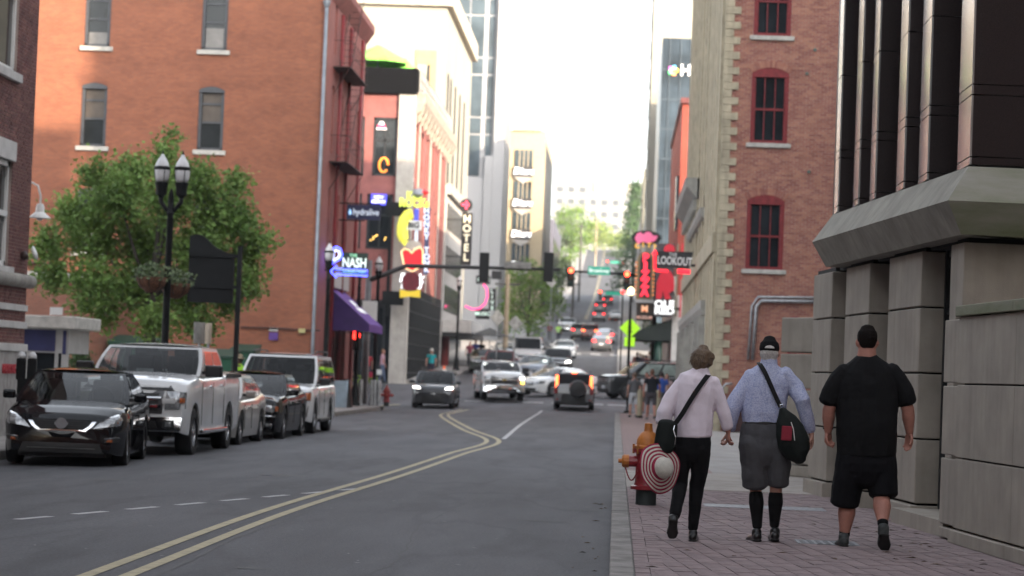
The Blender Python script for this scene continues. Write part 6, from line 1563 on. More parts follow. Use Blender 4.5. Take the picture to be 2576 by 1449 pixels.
put('moving_suv', 'silver compact SUV with rear spare wheel and brake lights on', -1.84, 108.1, UPH, V(SUV, L=4.6, W=1.78, H=1.68, rearfx=rear_crv, mir=.9), P_SIL, group=GT, brake='org')
put('moving_suv', 'black four wheel drive SUV emerging from the right side street', 1.62, 120.6, math.pi+rad(24), V(BIGSUV, L=4.9, W=1.9, H=1.9, rw=.4, glass=mat('sky_reflection_glass', (.22,.26,.24), .06, var=.3, scale=1.2)), paint('charcoal_car_paint', (.022,.023,.025)), group=GT, rimsp=6)  # pale sky reflection is put into the side glass colour
put('moving_van', 'white passenger van waiting on the far side of the junction', -6.0, 163, DN, VAN, P_WHT, group=GT)
put('moving_car', 'blue grey saloon in front of the white van', -4.75, 143, DN-.12, SEDAN, P_BLU, group=GT)
put('moving_suv', 'maroon SUV with one headlight shining left of the white van', -6.95, 144, DN, V(SUV, H=1.7), P_RED, group=GT, lit=True)
put('parked_car', 'green grey wagon behind the maroon SUV', -8.3, 152, DN, V(SUV, H=1.55), P_GRN, group=GT)
put('moving_suv', 'dark SUV with lit headlights squeezed right of the white van', -3.75, 153, DN, V(SUV), P_GRY, group=GT, lit=True)
put('moving_car', 'white saloon coming down behind the dark SUV', -4.1, 187, DN, SEDAN, P_WHT, group=GT)
put('parked_car', 'blue car roof showing behind the white van', -8.1, 176, DN, SEDAN, P_BLU, group=GT)
put('moving_car', 'dark saloon with red brake lights going uphill', -1.4, 211, UPH, SEDAN, P_GRY, group=GT, brake='red')
put('moving_car', 'white taxi ahead of the dark saloon going uphill', -1.2, 238, UPH, V(SEDAN, H=1.5), P_WHT, group=GT, brake='red')
put('moving_suv', 'dark green SUV with brake lights in the left turn lane uphill', -3.95, 250, UPH, SUV, P_GRN, group=GT, brake='red')
put('moving_suv', 'red SUV with brake lights beside the dark green one', -2.85, 247, UPH, SUV, P_RED, group=GT, brake='org')
put('moving_truck', 'white pickup facing downhill past the street tree', -5.7, 272, DN, V(PICK), P_WHT, group=GT, extras=fx_silv)
put('moving_suv', 'silver SUV climbing the hill in the middle distance', -2.75, 340, UPH, SUV, P_SIL, group=GT, brake='red')
put('moving_suv', 'grey car with red lights just above the silver SUV', -2.9, 380, UPH, SUV, P_GRY, group=GT, brake='red')
put('moving_car', 'red lit car highest in the queue below the signal', -2.0, 415, UPH, SUV, P_BLK, group=GT, brake='red')
put('moving_car', 'car with two white headlights far up the hill', -6.3, 560, DN, SEDAN, P_GRY, group=GT, lit=True)
put('parked_car', 'white car parked at the right kerb far up the hill', -.4, 345, DN, V(SEDAN), P_WHT, group=GT)

# ================================================================== people
def blob(name, chains, voxel, m_, parent, smooth=6, wr=0, wscale=.09, local=True, n=14):
    mb = MB()
    for ch in chains:
        pts = [Vector(c[0]) for c in ch]; rs = [c[1] for c in ch]
        def sc(r, k): return (r[0]*k, r[1]*k) if isinstance(r, (tuple, list)) else r*k
        def mx(r): return max(r) if isinstance(r, (tuple, list)) else r
        # rounded ends
        t0 = (pts[0]-pts[1]).normalized(); t1 = (pts[-1]-pts[-2]).normalized()
        e0 = min(mx(rs[0]), .03 if len(ch[0]) > 2 else mx(rs[0])*.6); e1 = min(mx(rs[-1]), .03 if len(ch[-1]) > 2 else mx(rs[-1])*.6)
        P = [pts[0]+t0*e0, pts[0]+t0*e0*.7] + pts + [pts[-1]+t1*e1*.7, pts[-1]+t1*e1]
        R_ = [sc(rs[0], .25), sc(rs[0], .75)] + rs + [sc(rs[-1], .75), sc(rs[-1], .25)]
        mb.tube(P, R_, n)
    o = mb.build(name, m_, parent, local=local, smooth=True, fix=True)
    md = o.modifiers.new('skin', 'REMESH'); md.mode = 'VOXEL'; md.voxel_size = voxel; md.use_smooth_shade = True
    if smooth:
        sm = o.modifiers.new('smooth', 'SMOOTH'); sm.iterations = smooth; sm.factor = .5
    if wr:
        tx = bpy.data.textures.new('folds', 'CLOUDS'); tx.noise_scale = wscale; tx.noise_depth = 2
        dm = o.modifiers.new('folds', 'DISPLACE'); dm.texture = tx; dm.strength = wr; dm.mid_level = .42; dm.texture_coords = 'LOCAL'
        if voxel < .01 and wr > .009:
            t2 = bpy.data.textures.new('creases', 'MARBLE'); t2.noise_scale = wscale*2.2; t2.turbulence = 9; t2.marble_type = 'SOFT'; t2.noise_basis = 'ORIGINAL_PERLIN'
            d2 = o.modifiers.new('creases', 'DISPLACE'); d2.texture = t2; d2.strength = wr*.42; d2.mid_level = .5; d2.texture_coords = 'LOCAL'
    return o
def hand(wr_, d, nrm, side, curl=.45, k=1.0, spread=0.0):
    d = Vector(d).normalized(); nrm = Vector(nrm); nrm = (nrm-d*nrm.dot(d)).normalized(); s_ = d.cross(nrm).normalized()*side
    wr_ = Vector(wr_); out = []
    L_ = (.074,.082,.076,.058); 
    for i in range(4):
        b_ = wr_+d*(.088-.006*abs(i-1))*k+s_*(.032-.0215*i)*k
        out.append([(wr_-d*.01*k+s_*(.014-.010*i)*k, .016*k), (wr_+d*.045*k+s_*(.026-.0175*i)*k, .0155*k), (b_, .0125*k)])
        p = b_; dd = (d+s_*spread*(1-i*.66)).normalized(); ch = [(p-dd*.01, .0115*k)]
        for q, f in enumerate((.46,.31,.23)):
            c_, sn = math.cos(curl*(1+.35*q)), math.sin(curl*(1+.35*q)); n2 = (nrm-dd*nrm.dot(dd)).normalized()
            dd = (dd*c_+n2*sn).normalized(); p = p+dd*L_[i]*f*k; ch.append((p, (.0100,.0092,.0080)[q]*k))
        out.append(ch)
    p0 = wr_+d*.018*k+s_*.018*k; t1 = (d*.62+s_*.62+nrm*.48).normalized(); p1 = p0+t1*.045*k; t2 = (d*.85+s_*.2+nrm*.48).normalized(); p2 = p1+t2*.034*k; p3 = p2+(t2+nrm*.3).normalized()*.026*k
    out.append([(p0, .017*k), (p1, .0125*k), (p2, .0105*k), (p3, .0085*k)])
    return out
def headc(c, r, f, k=1.0):          # skull, jaw, nose and ears around centre c; f: facing direction (flat), r: half height
    c = Vector(c); f = Vector(f).normalized(); s_ = f.cross(Vector((0,0,1))).normalized(); u = s_.cross(f).normalized()
    w, dp = r*.66, r*.82
    P = lambda a, b, z: c+s_*a+f*b+u*z
    ch = [[(P(0,r*.16,-r*.95), (w*.5,dp*.42)), (P(0,r*.10,-r*.7), (w*.78,dp*.7)), (P(0,.02*r,-r*.35), (w*.93,dp*.88)), (P(0,-.03*r,0), (w,dp)), (P(0,-.06*r,r*.35), (w*1.0,dp*1.02)), (P(0,-.05*r,r*.68), (w*.88,dp*.9)), (P(0,-.03*r,r*.92), (w*.45,dp*.5))]]
    ch.append([(P(0,dp*.92,r*.12), .012*k), (P(0,dp*1.12,-r*.18), .016*k), (P(0,dp*.98,-r*.26), .014*k)])
    ch.append([(P(-w*.3,dp*.86,-r*.52), .011*k), (P(w*.3,dp*.86,-r*.52), .011*k)])
    for q in (-1, 1): ch.append([(P(q*w*1.0,-.04*r,.12*r), (.012*k,.022*k)), (P(q*w*1.08,-.1*r,-.05*r), (.012*k,.026*k)), (P(q*w*1.0,-.05*r,-.25*r), (.010*k,.014*k))])
    return ch, P
def shoe(ank, toe, m_, parent, k=1.0, voxel=.008, name='shoe', sole=None):
    a, t_ = Vector(ank), Vector(toe); d = (t_-a); 
    heel = a-d.normalized()*.045*k if abs(d.z) < .12 else a+Vector((0,-.02,0))
    up = Vector((0,0,.0))
    o = blob(name, [[(heel, (.036*k,.036*k)), (a+d*.25, (.038*k,.038*k)), (a+d*.62, (.047*k,.034*k)), (a+d*.9, (.046*k,.026*k)), (t_, (.036*k,.02*k))], [(a+Vector((0,0,.05*k)), .04*k), (a, .04*k)]], voxel, m_, parent, 4)
    if sole is not None: blob('sole', [[(heel+sole, (.038*k,.014)), (a+d*.3+sole, (.036*k,.012)), (a+d*.65+sole, (.05*k,.012)), (t_+sole, (.038*k,.012))]], voxel, mat('shoe_sole', (.02,.02,.02), .8), o, 2)
    return o
def skin(name, c): return mat(name, c, .55, var=.08, scale=12, spec=.35)
SK1 = skin('ruddy_skin', (.40,.185,.14)); SK2 = skin('fair_skin', (.46,.25,.19)); SK3 = skin('tan_skin', (.33,.17,.12)); SK4 = skin('brown_skin', (.13,.07,.05))
def cloth(name, c, rough=.9, var=.08, bump=.25, bs=300, **k): return mat(name, c, rough, var=var, scale=9, bump=bump, bscale=bs, spec=.2, **k)
def W_(root, Y): return lambda x, y, dy=0.0: at(x, y, Y+dy)-root
def face_bits(P, r, parent, k=1.0):
    for q in (-1, 1): MB().lathe([(0,-.011),(.010,-.004),(.010,.004),(0,.011)], 8, P(q*r*.27, r*.72, r*.04)).build('eye', mat('eye_dark', (.03,.02,.02), .3), parent, local=True, smooth=True)

# ---- heavy man in black
Y = 20.88; root = Vector((2.16, Y, .15)); w = W_(root, Y); vx = .0075
p = thing('person', 'broad man in black T-shirt and black shorts walking beside the wall', 'person', root)
hc = w(2181, 862); hch, P = headc(hc, .122, (0,1,-.04))
sL, sR, eL, eR, wL, wR = w(2116,938), w(2252,938), w(2085,1032), w(2284,1030), w(2083,1086,.05), w(2288,1088,.04)
kL, kR, aL, aR = w(2132,1262,.06), w(2217,1250,-.05), w(2124,1347,.03), w(2221,1318,-.3)
hipL, hipR = w(2142,1150), w(2216,1150); pel = w(2178,1125)
ch = hch + [[(w(2180,905,-.02), (.088,.085)), (w(2181,880,-.01), (.078,.08)), (hc, .07)], [(w(2178,1120), (.18,.14)), (w(2178,1000), (.18,.13)), (w(2178,945), (.15,.09)), (w(2180,905), (.09,.08))],
    [(sL+Vector((.02,0,-.02)), .05), (sL.lerp(eL,.55), .05), (eL, .056), (eL.lerp(wL,.35), .056), (wL, .034)], [(sR+Vector((-.02,0,-.02)), .05), (sR.lerp(eR,.55), .05), (eR, .056), (eR.lerp(wR,.35), .056), (wR, .034)],
    [(hipL, .11), (kL, .072), (kL.lerp(aL,.35)+Vector((0,-.02,0)), .076), (aL, .04)], [(hipR, .11), (kR, .072), (kR.lerp(aR,.35)+Vector((0,-.02,.0)), .078), (aR, .042)]]
ch += hand(wL, (.05,.1,-1), (.5,-.5,-.1), 1, .75, 1.05) + hand(wR, (-.02,.1,-1), (-.6,-.55,0), -1, .3, 1.05)
blob('body', ch, vx, SK1, p, 4); face_bits(P, .118, p)
TEE = cloth('black_jersey', (.0085,.0085,.0095)); SHO = cloth('black_twill', (.007,.007,.009))
blob('t_shirt', [[(w(2180,1146,-.01), (.25,.205), 0), (w(2180,1110,-.01), (.258,.22)), (w(2181,1060,-.01), (.262,.22)), (w(2181,1005), (.272,.2)), (w(2181,965), (.275,.185)), (w(2181,935), (.245,.16)), (w(2181,912,-.01), (.165,.12)), (w(2181,898,-.015), (.098,.1), 0)],
    [(w(2130,935), .09), (w(2108,960), .092), (w(2092,990), .088), (w(2083,1012), .083, 0)], [(w(2236,935), .09), (w(2258,960), .092), (w(2274,990), .088), (w(2282,1014), .083, 0)]], vx, TEE, p, 5, .012, .12)
blob('shorts', [[(w(2179,1120), (.245,.2)), (w(2179,1165), (.262,.21)), (w(2179,1185), (.25,.2))], [(w(2142,1165), (.135,.17)), (w(2132,1215,.02), (.128,.15)), (w(2124,1268,.045), (.127,.14), 0)], [(w(2216,1160), (.135,.17)), (w(2219,1205,-.02), (.13,.15)), (w(2222,1246,-.04), (.124,.14), 0)],], vx, SHO, p, 5, .014, .1)
SOCK = cloth('black_sock', (.008,.008,.009))
for a_, k_ in ((aL, kL), (aR, kR)): blob('sock', [[(a_+(k_-a_)*.22, .05, 0), (a_+(k_-a_)*.1, .047), (a_, .047)]], .008, SOCK, p, 2)
TRN = mat('grey_trainer', (.045,.05,.05), .75, var=.25, scale=18)
shoe(w(2122,1364,.0), w(2112,1370,.24)+Vector((0,0,-.0)), TRN, p, 1.15, sole=Vector((0,0,-.035)))
shoe(w(2222,1342,-.33), w(2224,1376,-.22), TRN, p, 1.2, sole=Vector((0,-.045,-.012)))
blob('hair', [[(P(0,-.022,.015), (.085,.099)), (P(0,-.015,.055), (.087,.104)), (P(0,-.012,.088), (.081,.096)), (P(0,-.01,.104), (.068,.082))], [(P(0,-.05,-.02), (.07,.058)), (P(0,-.045,.03), (.08,.074))]], .006, mat('dark_hair', (.010,.007,.006), .85, var=.3, scale=60, bump=.6, bscale=120, spec=.12), p, 3, .006, .02)
MB().tube([wL+Vector((.038*math.cos(a), .03*math.sin(a), .03)) for a in np.linspace(0, 6.283, 15)], .011, 6).build('wristband', BLACK, p, local=True)

# ---- man in cap, patterned shirt and grey shorts
Y = 21.03; root = Vector((1.33, Y, .15)); w = W_(root, Y)
p = thing('person', 'man in black cap, blue patterned shirt, grey shorts and knee socks', 'person', root)
hc = w(1935, 888); hch, P = headc(hc, .112, (.05,1,-.05))
sL, sR, eL, eR, wL, wR = w(1884,946), w(1977,942), w(1842,1028,-.02), w(2017,1008,-.06), w(1833,1083,.02), w(2041,1092,.0)
kL, kR, aL, aR = w(1901,1228,.03), w(1952,1228,.02), w(1905,1325,.0), w(1948,1322,.05)
hipL, hipR = w(1893,1105), w(1950,1105)
ch = hch + [[(w(1933,925,-.02), (.07,.07)), (w(1934,905,-.01), (.064,.068)), (hc, .065)], [(w(1922,1100), (.13,.09)), (w(1925,1000), (.13,.09)), (w(1931,950), (.12,.07)), (w(1933,925), (.08,.07))],
    [(sL+Vector((.02,0,-.02)), .035), (eL, .032), (wL, .027)], [(sR+Vector((-.02,0,-.02)), .035), (eR, .032), (wR, .027)],
    [(hipL, .075), (kL, .055), (kL.lerp(aL,.14), .052), (kL.lerp(aL,.35), .046), (aL, .028)], [(hipR, .075), (kR, .055), (kR.lerp(aR,.14), .054), (kR.lerp(aR,.35), .048), (aR, .028)]]
ch += hand(wL, (-.05,.1,-1), (-1,.1,-.2), -1, .55) + hand(wR, (.06,.15,-1), (-.75,-.2,0), -1, .38)
blob('body', ch, .007, SK2, p, 4); face_bits(P, .112, p)
def shirtmat():
    m_ = cloth('patterned_blue_shirt', (.36,.38,.62), .85, .05, .2, 200)
    n_ = m_.node_tree.nodes; l_ = m_.node_tree.links; b_ = n_['Principled BSDF']
    tc = n_.new('ShaderNodeTexCoord'); vo = n_.new('ShaderNodeTexVoronoi'); vo.inputs['Scale'].default_value = 95; l_.new(tc.outputs['Object'], vo.inputs['Vector'])
    rp = n_.new('ShaderNodeValToRGB'); e = rp.color_ramp.elements; e[0].position = .3; e[0].color = (.52,.55,.70,1); e[1].position = .7; e[1].color = (.33,.37,.57,1)
    l_.new(vo.outputs['Distance'], rp.inputs[0]); l_.new(rp.outputs[0], b_.inputs['Base Color'])
    return m_
BSH = shirtmat()
blob('shirt', [[(w(1922,1064), (.182,.135), 0), (w(1922,1040), (.192,.145)), (w(1924,1000), (.195,.145)), (w(1928,965), (.205,.135)), (w(1931,945), (.2,.12)), (w(1933,928,-.01), (.13,.095)), (w(1934,915,-.012), (.075,.078)), (w(1935,901,-.012), (.07,.074), 0)],
    [(w(1893,943), .072), (w(1868,985), .076), (eL, .070), (w(1838,1060), .058), (w(1835,1076), .052, 0)], [(w(1970,940), .072), (w(2000,975), .074), (eR, .070), (w(2032,1060,-.02), .058), (w(2040,1082), .05, 0)]], .007, BSH, p, 4, .018, .13)
blob('collar', [[(w(1934,918,-.012), (.078,.08), 0), (w(1935,899,-.012), (.069,.074), 0)]], .007, BSH, p, 1)
GSH = cloth('grey_cotton', (.085,.085,.092), bump=.35)
blob('shorts', [[(w(1921,1066), (.184,.138), 0), (w(1921,1090), (.205,.155)), (w(1921,1125), (.218,.165)), (w(1922,1145), (.2,.15))], [(w(1890,1110,-.02), (.11,.14)), (w(1897,1170), (.112,.135)), (w(1900,1222,.02), (.112,.125), 0)], [(w(1952,1110,-.02), (.11,.14)), (w(1958,1170), (.108,.13)), (w(1957,1218,.02), (.092,.12), 0)]], .007, GSH, p, 4, .015, .1)
blob('belt', [[(w(1922,1070), (.188,.142), 0), (w(1922,1061), (.188,.142), 0)]], .006, mat('black_leather', (.01,.01,.011), .4), p, 1)
for a_, k_ in ((aL, kL), (aR, kR)): blob('knee_sock', [[(a_+(k_-a_)*.86, .060, 0), (a_+(k_-a_)*.62+Vector((0,-.015,0)), .066), (a_+(k_-a_)*.3, .052), (a_, .042)]], .007, SOCK, p, 3)
LEA = mat('black_shoe_leather', (.009,.009,.01), .3, var=.2, scale=20)
shoe(w(1903,1351,-.01), w(1888,1357,.24), LEA, p, 1.1, sole=Vector((0,0,-.032))); shoe(w(1949,1349,.04), w(1944,1352,.29), LEA, p, 1.1, sole=Vector((0,0,-.032)))
blob('hair', [[(P(0,-.03,-.06), (.066,.06)), (P(0,-.022,-.02), (.08,.088)), (P(0,-.015,.02), (.079,.09))]], .006, mat('white_hair', (.55,.53,.51), .7, var=.15, scale=60, bump=.5, bscale=120), p, 2, .006, .02)
CAPM = cloth('black_cap', (.009,.009,.01))
cp_ = blob('cap', [[(P(0,-.012,.022), (.087,.104), 0), (P(0,-.012,.05), (.088,.106)), (P(0,-.01,.085), (.08,.096)), (P(0,-.008,.104), (.06,.075))]], .006, CAPM, p, 2)
blob('cap_peak', [[(P(0,.06,.03), (.075,.01)), (P(0,.15,.02), (.07,.009)), (P(0,.18,.012), (.05,.008))]], .005, CAPM, cp_, 1)
MB().prism([(.038*math.cos(a), .024*math.sin(a)) for a in np.linspace(0, math.pi, 10)], -.004, .004, 'y')
ov = MB(Matrix.Translation(P(0,-.119,.034)) @ Matrix.Rotation(rad(-12), 4, 'X')); ov.prism([(.042*math.cos(a), .024*math.sin(a)) for a in np.linspace(0, math.pi, 12)], -.004, .004, 'y'); ov.build('cap_opening', mat('white_hair', (.55,.53,.51)), cp_, local=True)
# his sling bag
rb = w(1992,1095,-.22)+root
bag = thing('sling_bag', 'black teardrop sling bag with red pocket on the back of the man in the cap', 'bag', rb)
b_ = lambda x, y, dy=0: at(x, y, Y-.2+dy)-rb
blob('pouch', [[(b_(1968,1030), (.03,.03)), (b_(1978,1055), (.09,.05)), (b_(1988,1085), (.128,.07)), (b_(1997,1115), (.142,.08)), (b_(2006,1140), (.115,.07)), (b_(2013,1156), (.06,.045))]], .008, cloth('black_nylon', (.010,.014,.013), .6), bag, 4, .008, .1)
MB(Matrix.Translation(b_(1979,1090,-.09)) @ Matrix.Rotation(rad(2.2), 4, 'Y')).box(-.045,-.008,-.062,.045,.01,.062).build('red_pocket', cloth('dark_pink_cloth', (.28,.035,.055)), bag, local=True, bevel=.008)
MB().tube([b_(1990,1062,-.085), b_(1996,1080,-.095), b_(1999,1108,-.09)], .004, 5).build('zip_cord', WHITEP, bag, local=True)
st = [b_(1908,912,.22), b_(1912,916,.12), b_(1922,932,.055), b_(1935,960,.03), b_(1950,995,.02), b_(1964,1024,.01)]
def strap(pts, wd, m_, par, nm='strap'):
    mb = MB(); L = []
    for i, q in enumerate(pts):
        t_ = (pts[min(i+1, len(pts)-1)]-pts[max(i-1, 0)]).normalized(); n_ = Vector((0,-1,.25)).normalized(); s_ = t_.cross(n_).normalized(); n_ = s_.cross(t_)
        L.append([q+s_*wd-n_*.003, q-s_*wd-n_*.003, q-s_*wd+n_*.003, q+s_*wd+n_*.003])
    mb.loft(L, True, True); return mb.build(nm, m_, par, local=True, fix=True)
def dense(pts, n=6):
    out = []
    for i in range(len(pts)-1):
        for k in range(n): out.append(pts[i].lerp(pts[i+1], k/n))
    out.append(pts[-1])
    for _ in range(6): out = [out[0]] + [(out[i-1]+out[i]*2+out[i+1])/4 for i in range(1, len(out)-1)] + [out[-1]]
    return out
STM = cloth('black_webbing', (.009,.009,.01), .7)
strap(dense(st), .019, STM, bag); MB().tube([b_(1962,1019,0), b_(1970,1017,0), b_(1972,1026,0), b_(1964,1028,0), b_(1962,1019,0)], .005, 6).build('buckle', CHROME, bag, local=True)

# ---- woman in white shirt
Y = 20.69; root = Vector((.72, Y, .15)); w = W_(root, Y)
p = thing('person', 'woman in pale lilac shirt and black trousers holding the striped hat', 'person', root)
hc = w(1766, 910, .02); hch, P = headc(hc, .105, (.42,.88,-.2))
sL, sR, eL, eR, wL, wR = w(1707,968), w(1798,962), w(1668,1042,-.02), w(1822,1040,.02), w(1672,1103,-.02), w(1832,1086,.05)
kL, kR, aL, aR = w(1711,1222,.0), w(1752,1228,.05), w(1697,1298,-.27), w(1743,1330,.03)
hipL, hipR = w(1720,1120), w(1762,1120)
ch = hch + [[(w(1763,938), (.055,.055)), (w(1764,922,.01), (.05,.052)), (hc, .055)], [(w(1742,1110), (.12,.09)), (w(1748,1010), (.12,.085)), (w(1755,960), (.13,.08)), (w(1763,938), (.06,.055))],
    [(sL+Vector((.02,0,-.02)), .03), (eL, .03), (wL, .025)], [(sR+Vector((-.02,0,-.02)), .03), (eR, .028), (wR, .025)],
    [(hipL, .075), (kL, .05), (kL.lerp(aL,.35), .048), (aL, .032)], [(hipR, .075), (kR, .05), (kR.lerp(aR,.35), .048), (aR, .032)]]
ch += hand(wL, (.25,-.1,-1), (.6,.4,-.3), 1, .8, .92) + hand(wR, (.0,.08,-1), (.9,.2,-.1), -1, .6, .92)
blob('body', ch, .007, SK1, p, 4); face_bits(P, .105, p)
LIL = cloth('pale_lilac_cotton', (.80,.72,.80), .85, .04, .2, 200)
blob('shirt', [[(w(1746,1098), (.155,.125), 0), (w(1746,1070), (.165,.13)), (w(1747,1030), (.172,.13)), (w(1750,995), (.18,.128)), (w(1753,970), (.19,.12)), (w(1757,952), (.165,.105)), (w(1762,938), (.095,.08)), (w(1764,927), (.062,.066), 0)],
    [(w(1714,966), .068), (w(1690,1005), .073), (w(1672,1040,-.02), .071), (w(1669,1062,-.02), .066, 0)], [(w(1790,960), .066), (w(1806,1000), .064), (eR, .062), (w(1830,1075,.04), .05, 0)]], .007, LIL, p, 4, .016, .13)
blob('collar', [[(w(1762,940), (.085,.078), 0), (w(1764,924), (.062,.066), 0)]], .007, LIL, p, 1)
TRS = cloth('black_denim', (.0075,.0075,.009))
blob('trousers', [[(w(1745,1085), (.145,.115)), (w(1743,1115), (.158,.125)), (w(1742,1140), (.15,.12))], [(w(1718,1125), (.085,.115)), (w(1714,1180), (.07,.085)), (kL, (.06,.065)), (kL.lerp(aL,.4)+Vector((0,-.02,0)), .058), (aL, .045)], [(w(1764,1125), (.085,.12)), (w(1760,1180,.02), (.073,.09)), (kR, (.06,.066)), (kR.lerp(aR,.4)+Vector((0,-.02,0)), .056), (aR, .043)]], .007, TRS, p, 4, .012, .08)
o1 = shoe(w(1743,1352,.02), w(1746,1354,.24), LEA, p, 1.0, sole=Vector((0,0,-.03))); o2 = shoe(w(1693,1316,-.3), w(1691,1346,-.2), LEA, p, 1.05, sole=Vector((0,-.04,-.012)))
HB = mat('short_brown_hair', (.085,.05,.03), .55, var=.35, scale=50, col2=(.19,.13,.08), bump=.8, bscale=90, stretch=(1,1,.4))
blob('hair', [[(P(0,-.035,-.075), (.052,.05)), (P(0,-.03,-.03), (.082,.09)), (P(0,-.012,.03), (.092,.103)), (P(0,-.01,.075), (.084,.096)), (P(0,-.008,.108), (.05,.06))], [(P(-.07,.02,.06), .03), (P(-.075,.0,-.02), .024)], [(P(.07,.02,.06), .03), (P(.075,.0,-.02), .024)]], .006, HB, p, 3, .012, .03)
hs_ = MB(); random.seed(17)
for q in range(420):
    th = random.uniform(0, 6.283); el = random.uniform(-.5, 1.45)
    nn = Vector((math.cos(el)*math.cos(th), math.cos(el)*math.sin(th), math.sin(el)))
    if nn.y > .35 and nn.z < .45: continue
    b0_ = Vector((nn.x*.090, nn.y*.100-.012, nn.z*.1+.012))
    dn = Vector((0,0,-1)) - nn*nn.dot(Vector((0,0,-1))); dn = (dn.normalized() if dn.length > .1 else Vector((1,0,0))) + Vector((random.uniform(-.5,.5), random.uniform(-.5,.5), random.uniform(-.2,.2)))
    L_ = random.uniform(.03, .06); sd = nn.cross(dn).normalized()*.0022
    a0, a1, a2 = b0_, b0_+dn*L_*.5+nn*.007, b0_+dn*L_+nn*random.uniform(.0,.012)
    A0, A1, A2 = (P(v_.x, v_.y, v_.z) for v_ in (a0, a1, a2))
    hs_.add([A0-sd, A0+sd, A1-sd, A1+sd, A2], [(0,1,3,2),(2,3,4)])
hs_.build('hair_strand_layer', HB, p, local=True, kind='stuff')
MB().tube([wR+Vector((.028*math.cos(a), .026*math.sin(a), .02)) for a in np.linspace(0, 6.283, 13)], .006, 6).build('bracelet', CHROME, p, local=True)
rb = w(1674,1097,-.2)+root
bag = thing('shoulder_bag', 'small black shoulder bag on the hip of the woman', 'bag', rb)
b_ = lambda x, y, dy=0: at(x, y, Y-.15+dy)-rb
blob('pouch', [[(b_(1681,1064), (.085,.045), 0), (b_(1676,1090), (.092,.055)), (b_(1672,1115), (.09,.055)), (b_(1670,1132), (.078,.045), 0)]], .008, cloth('black_nylon', (.010,.014,.013)), bag, 3, .006, .08)
strap(dense([b_(1786,944,.2), b_(1784,941,.12), b_(1776,950,.035), b_(1752,983,-.005), b_(1733,1013,-.015), b_(1716,1042,-.02), b_(1700,1064,-.02)]), .02, STM, bag)
MB().cbox(b_(1748,989,0), (.048,.012,.014), ry=rad(55)).build('slider', CHROME, bag, local=True)
MB().tube([b_(1698,1066,-.02), b_(1694,1082,-.06), b_(1700,1100,-.07), b_(1697,1118,-.07)], .005, 5).build('zip_chain', CHROME, bag, local=True)
# striped sun hat in her hand
hcn = at(1662, 1178, 20.45)
hat = thing('sun_hat', 'wide brimmed sun hat with red and white rings held by the woman', 'hat', hcn)
nz_ = Vector((.60,-.78,.16)).normalized(); M_ = Matrix.Translation((0,0,0)) @ nz_.to_track_quat('Z', 'Y').to_matrix().to_4x4()
HWH = mat('straw_white', (.58,.56,.50), .85, var=.06, scale=40, bump=.5, bscale=120); HRD = mat('straw_red', (.30,.012,.05), .8, var=.1, scale=40, bump=.5, bscale=120)
rr = [.098,.112,.127,.142,.157,.172,.187,.202,.215]
def wave(r, a): return -.02*((r-.1)/.12) + .022*((r-.1)/.12)*math.sin(2*a+.6) + .008*math.sin(5*a)*((r-.1)/.12)
for i, (r0, r1) in enumerate(zip(rr, rr[1:])):
    mb = MB(M_); N_ = 44
    def ring(r, dz): return [(r*math.cos(2*math.pi*k/N_), r*math.sin(2*math.pi*k/N_), wave(r, 2*math.pi*k/N_)+dz) for k in range(N_)]
    mb.loft([ring(r0, 0), ring((r0+r1)/2, .0025), ring(r1, 0), ring(r1, -.004), ring((r0+r1)/2, -.004), ring(r0, -.004), ring(r0, 0)], True, False)
    mb.build('brim_ring', HRD if i % 2 else HWH, hat, local=True, smooth=True, fix=True)
MB(M_).lathe([(.1,-.002),(.096,.02),(.092,.034)], 36, caps=False).build('hat_band', HRD, hat, local=True, smooth=True)
MB(M_).lathe([(.0925,.034),(.09,.05),(.083,.075),(.066,.095),(.04,.105),(0,.108)], 36, caps=False).build('crown', HWH, hat, local=True, smooth=True)

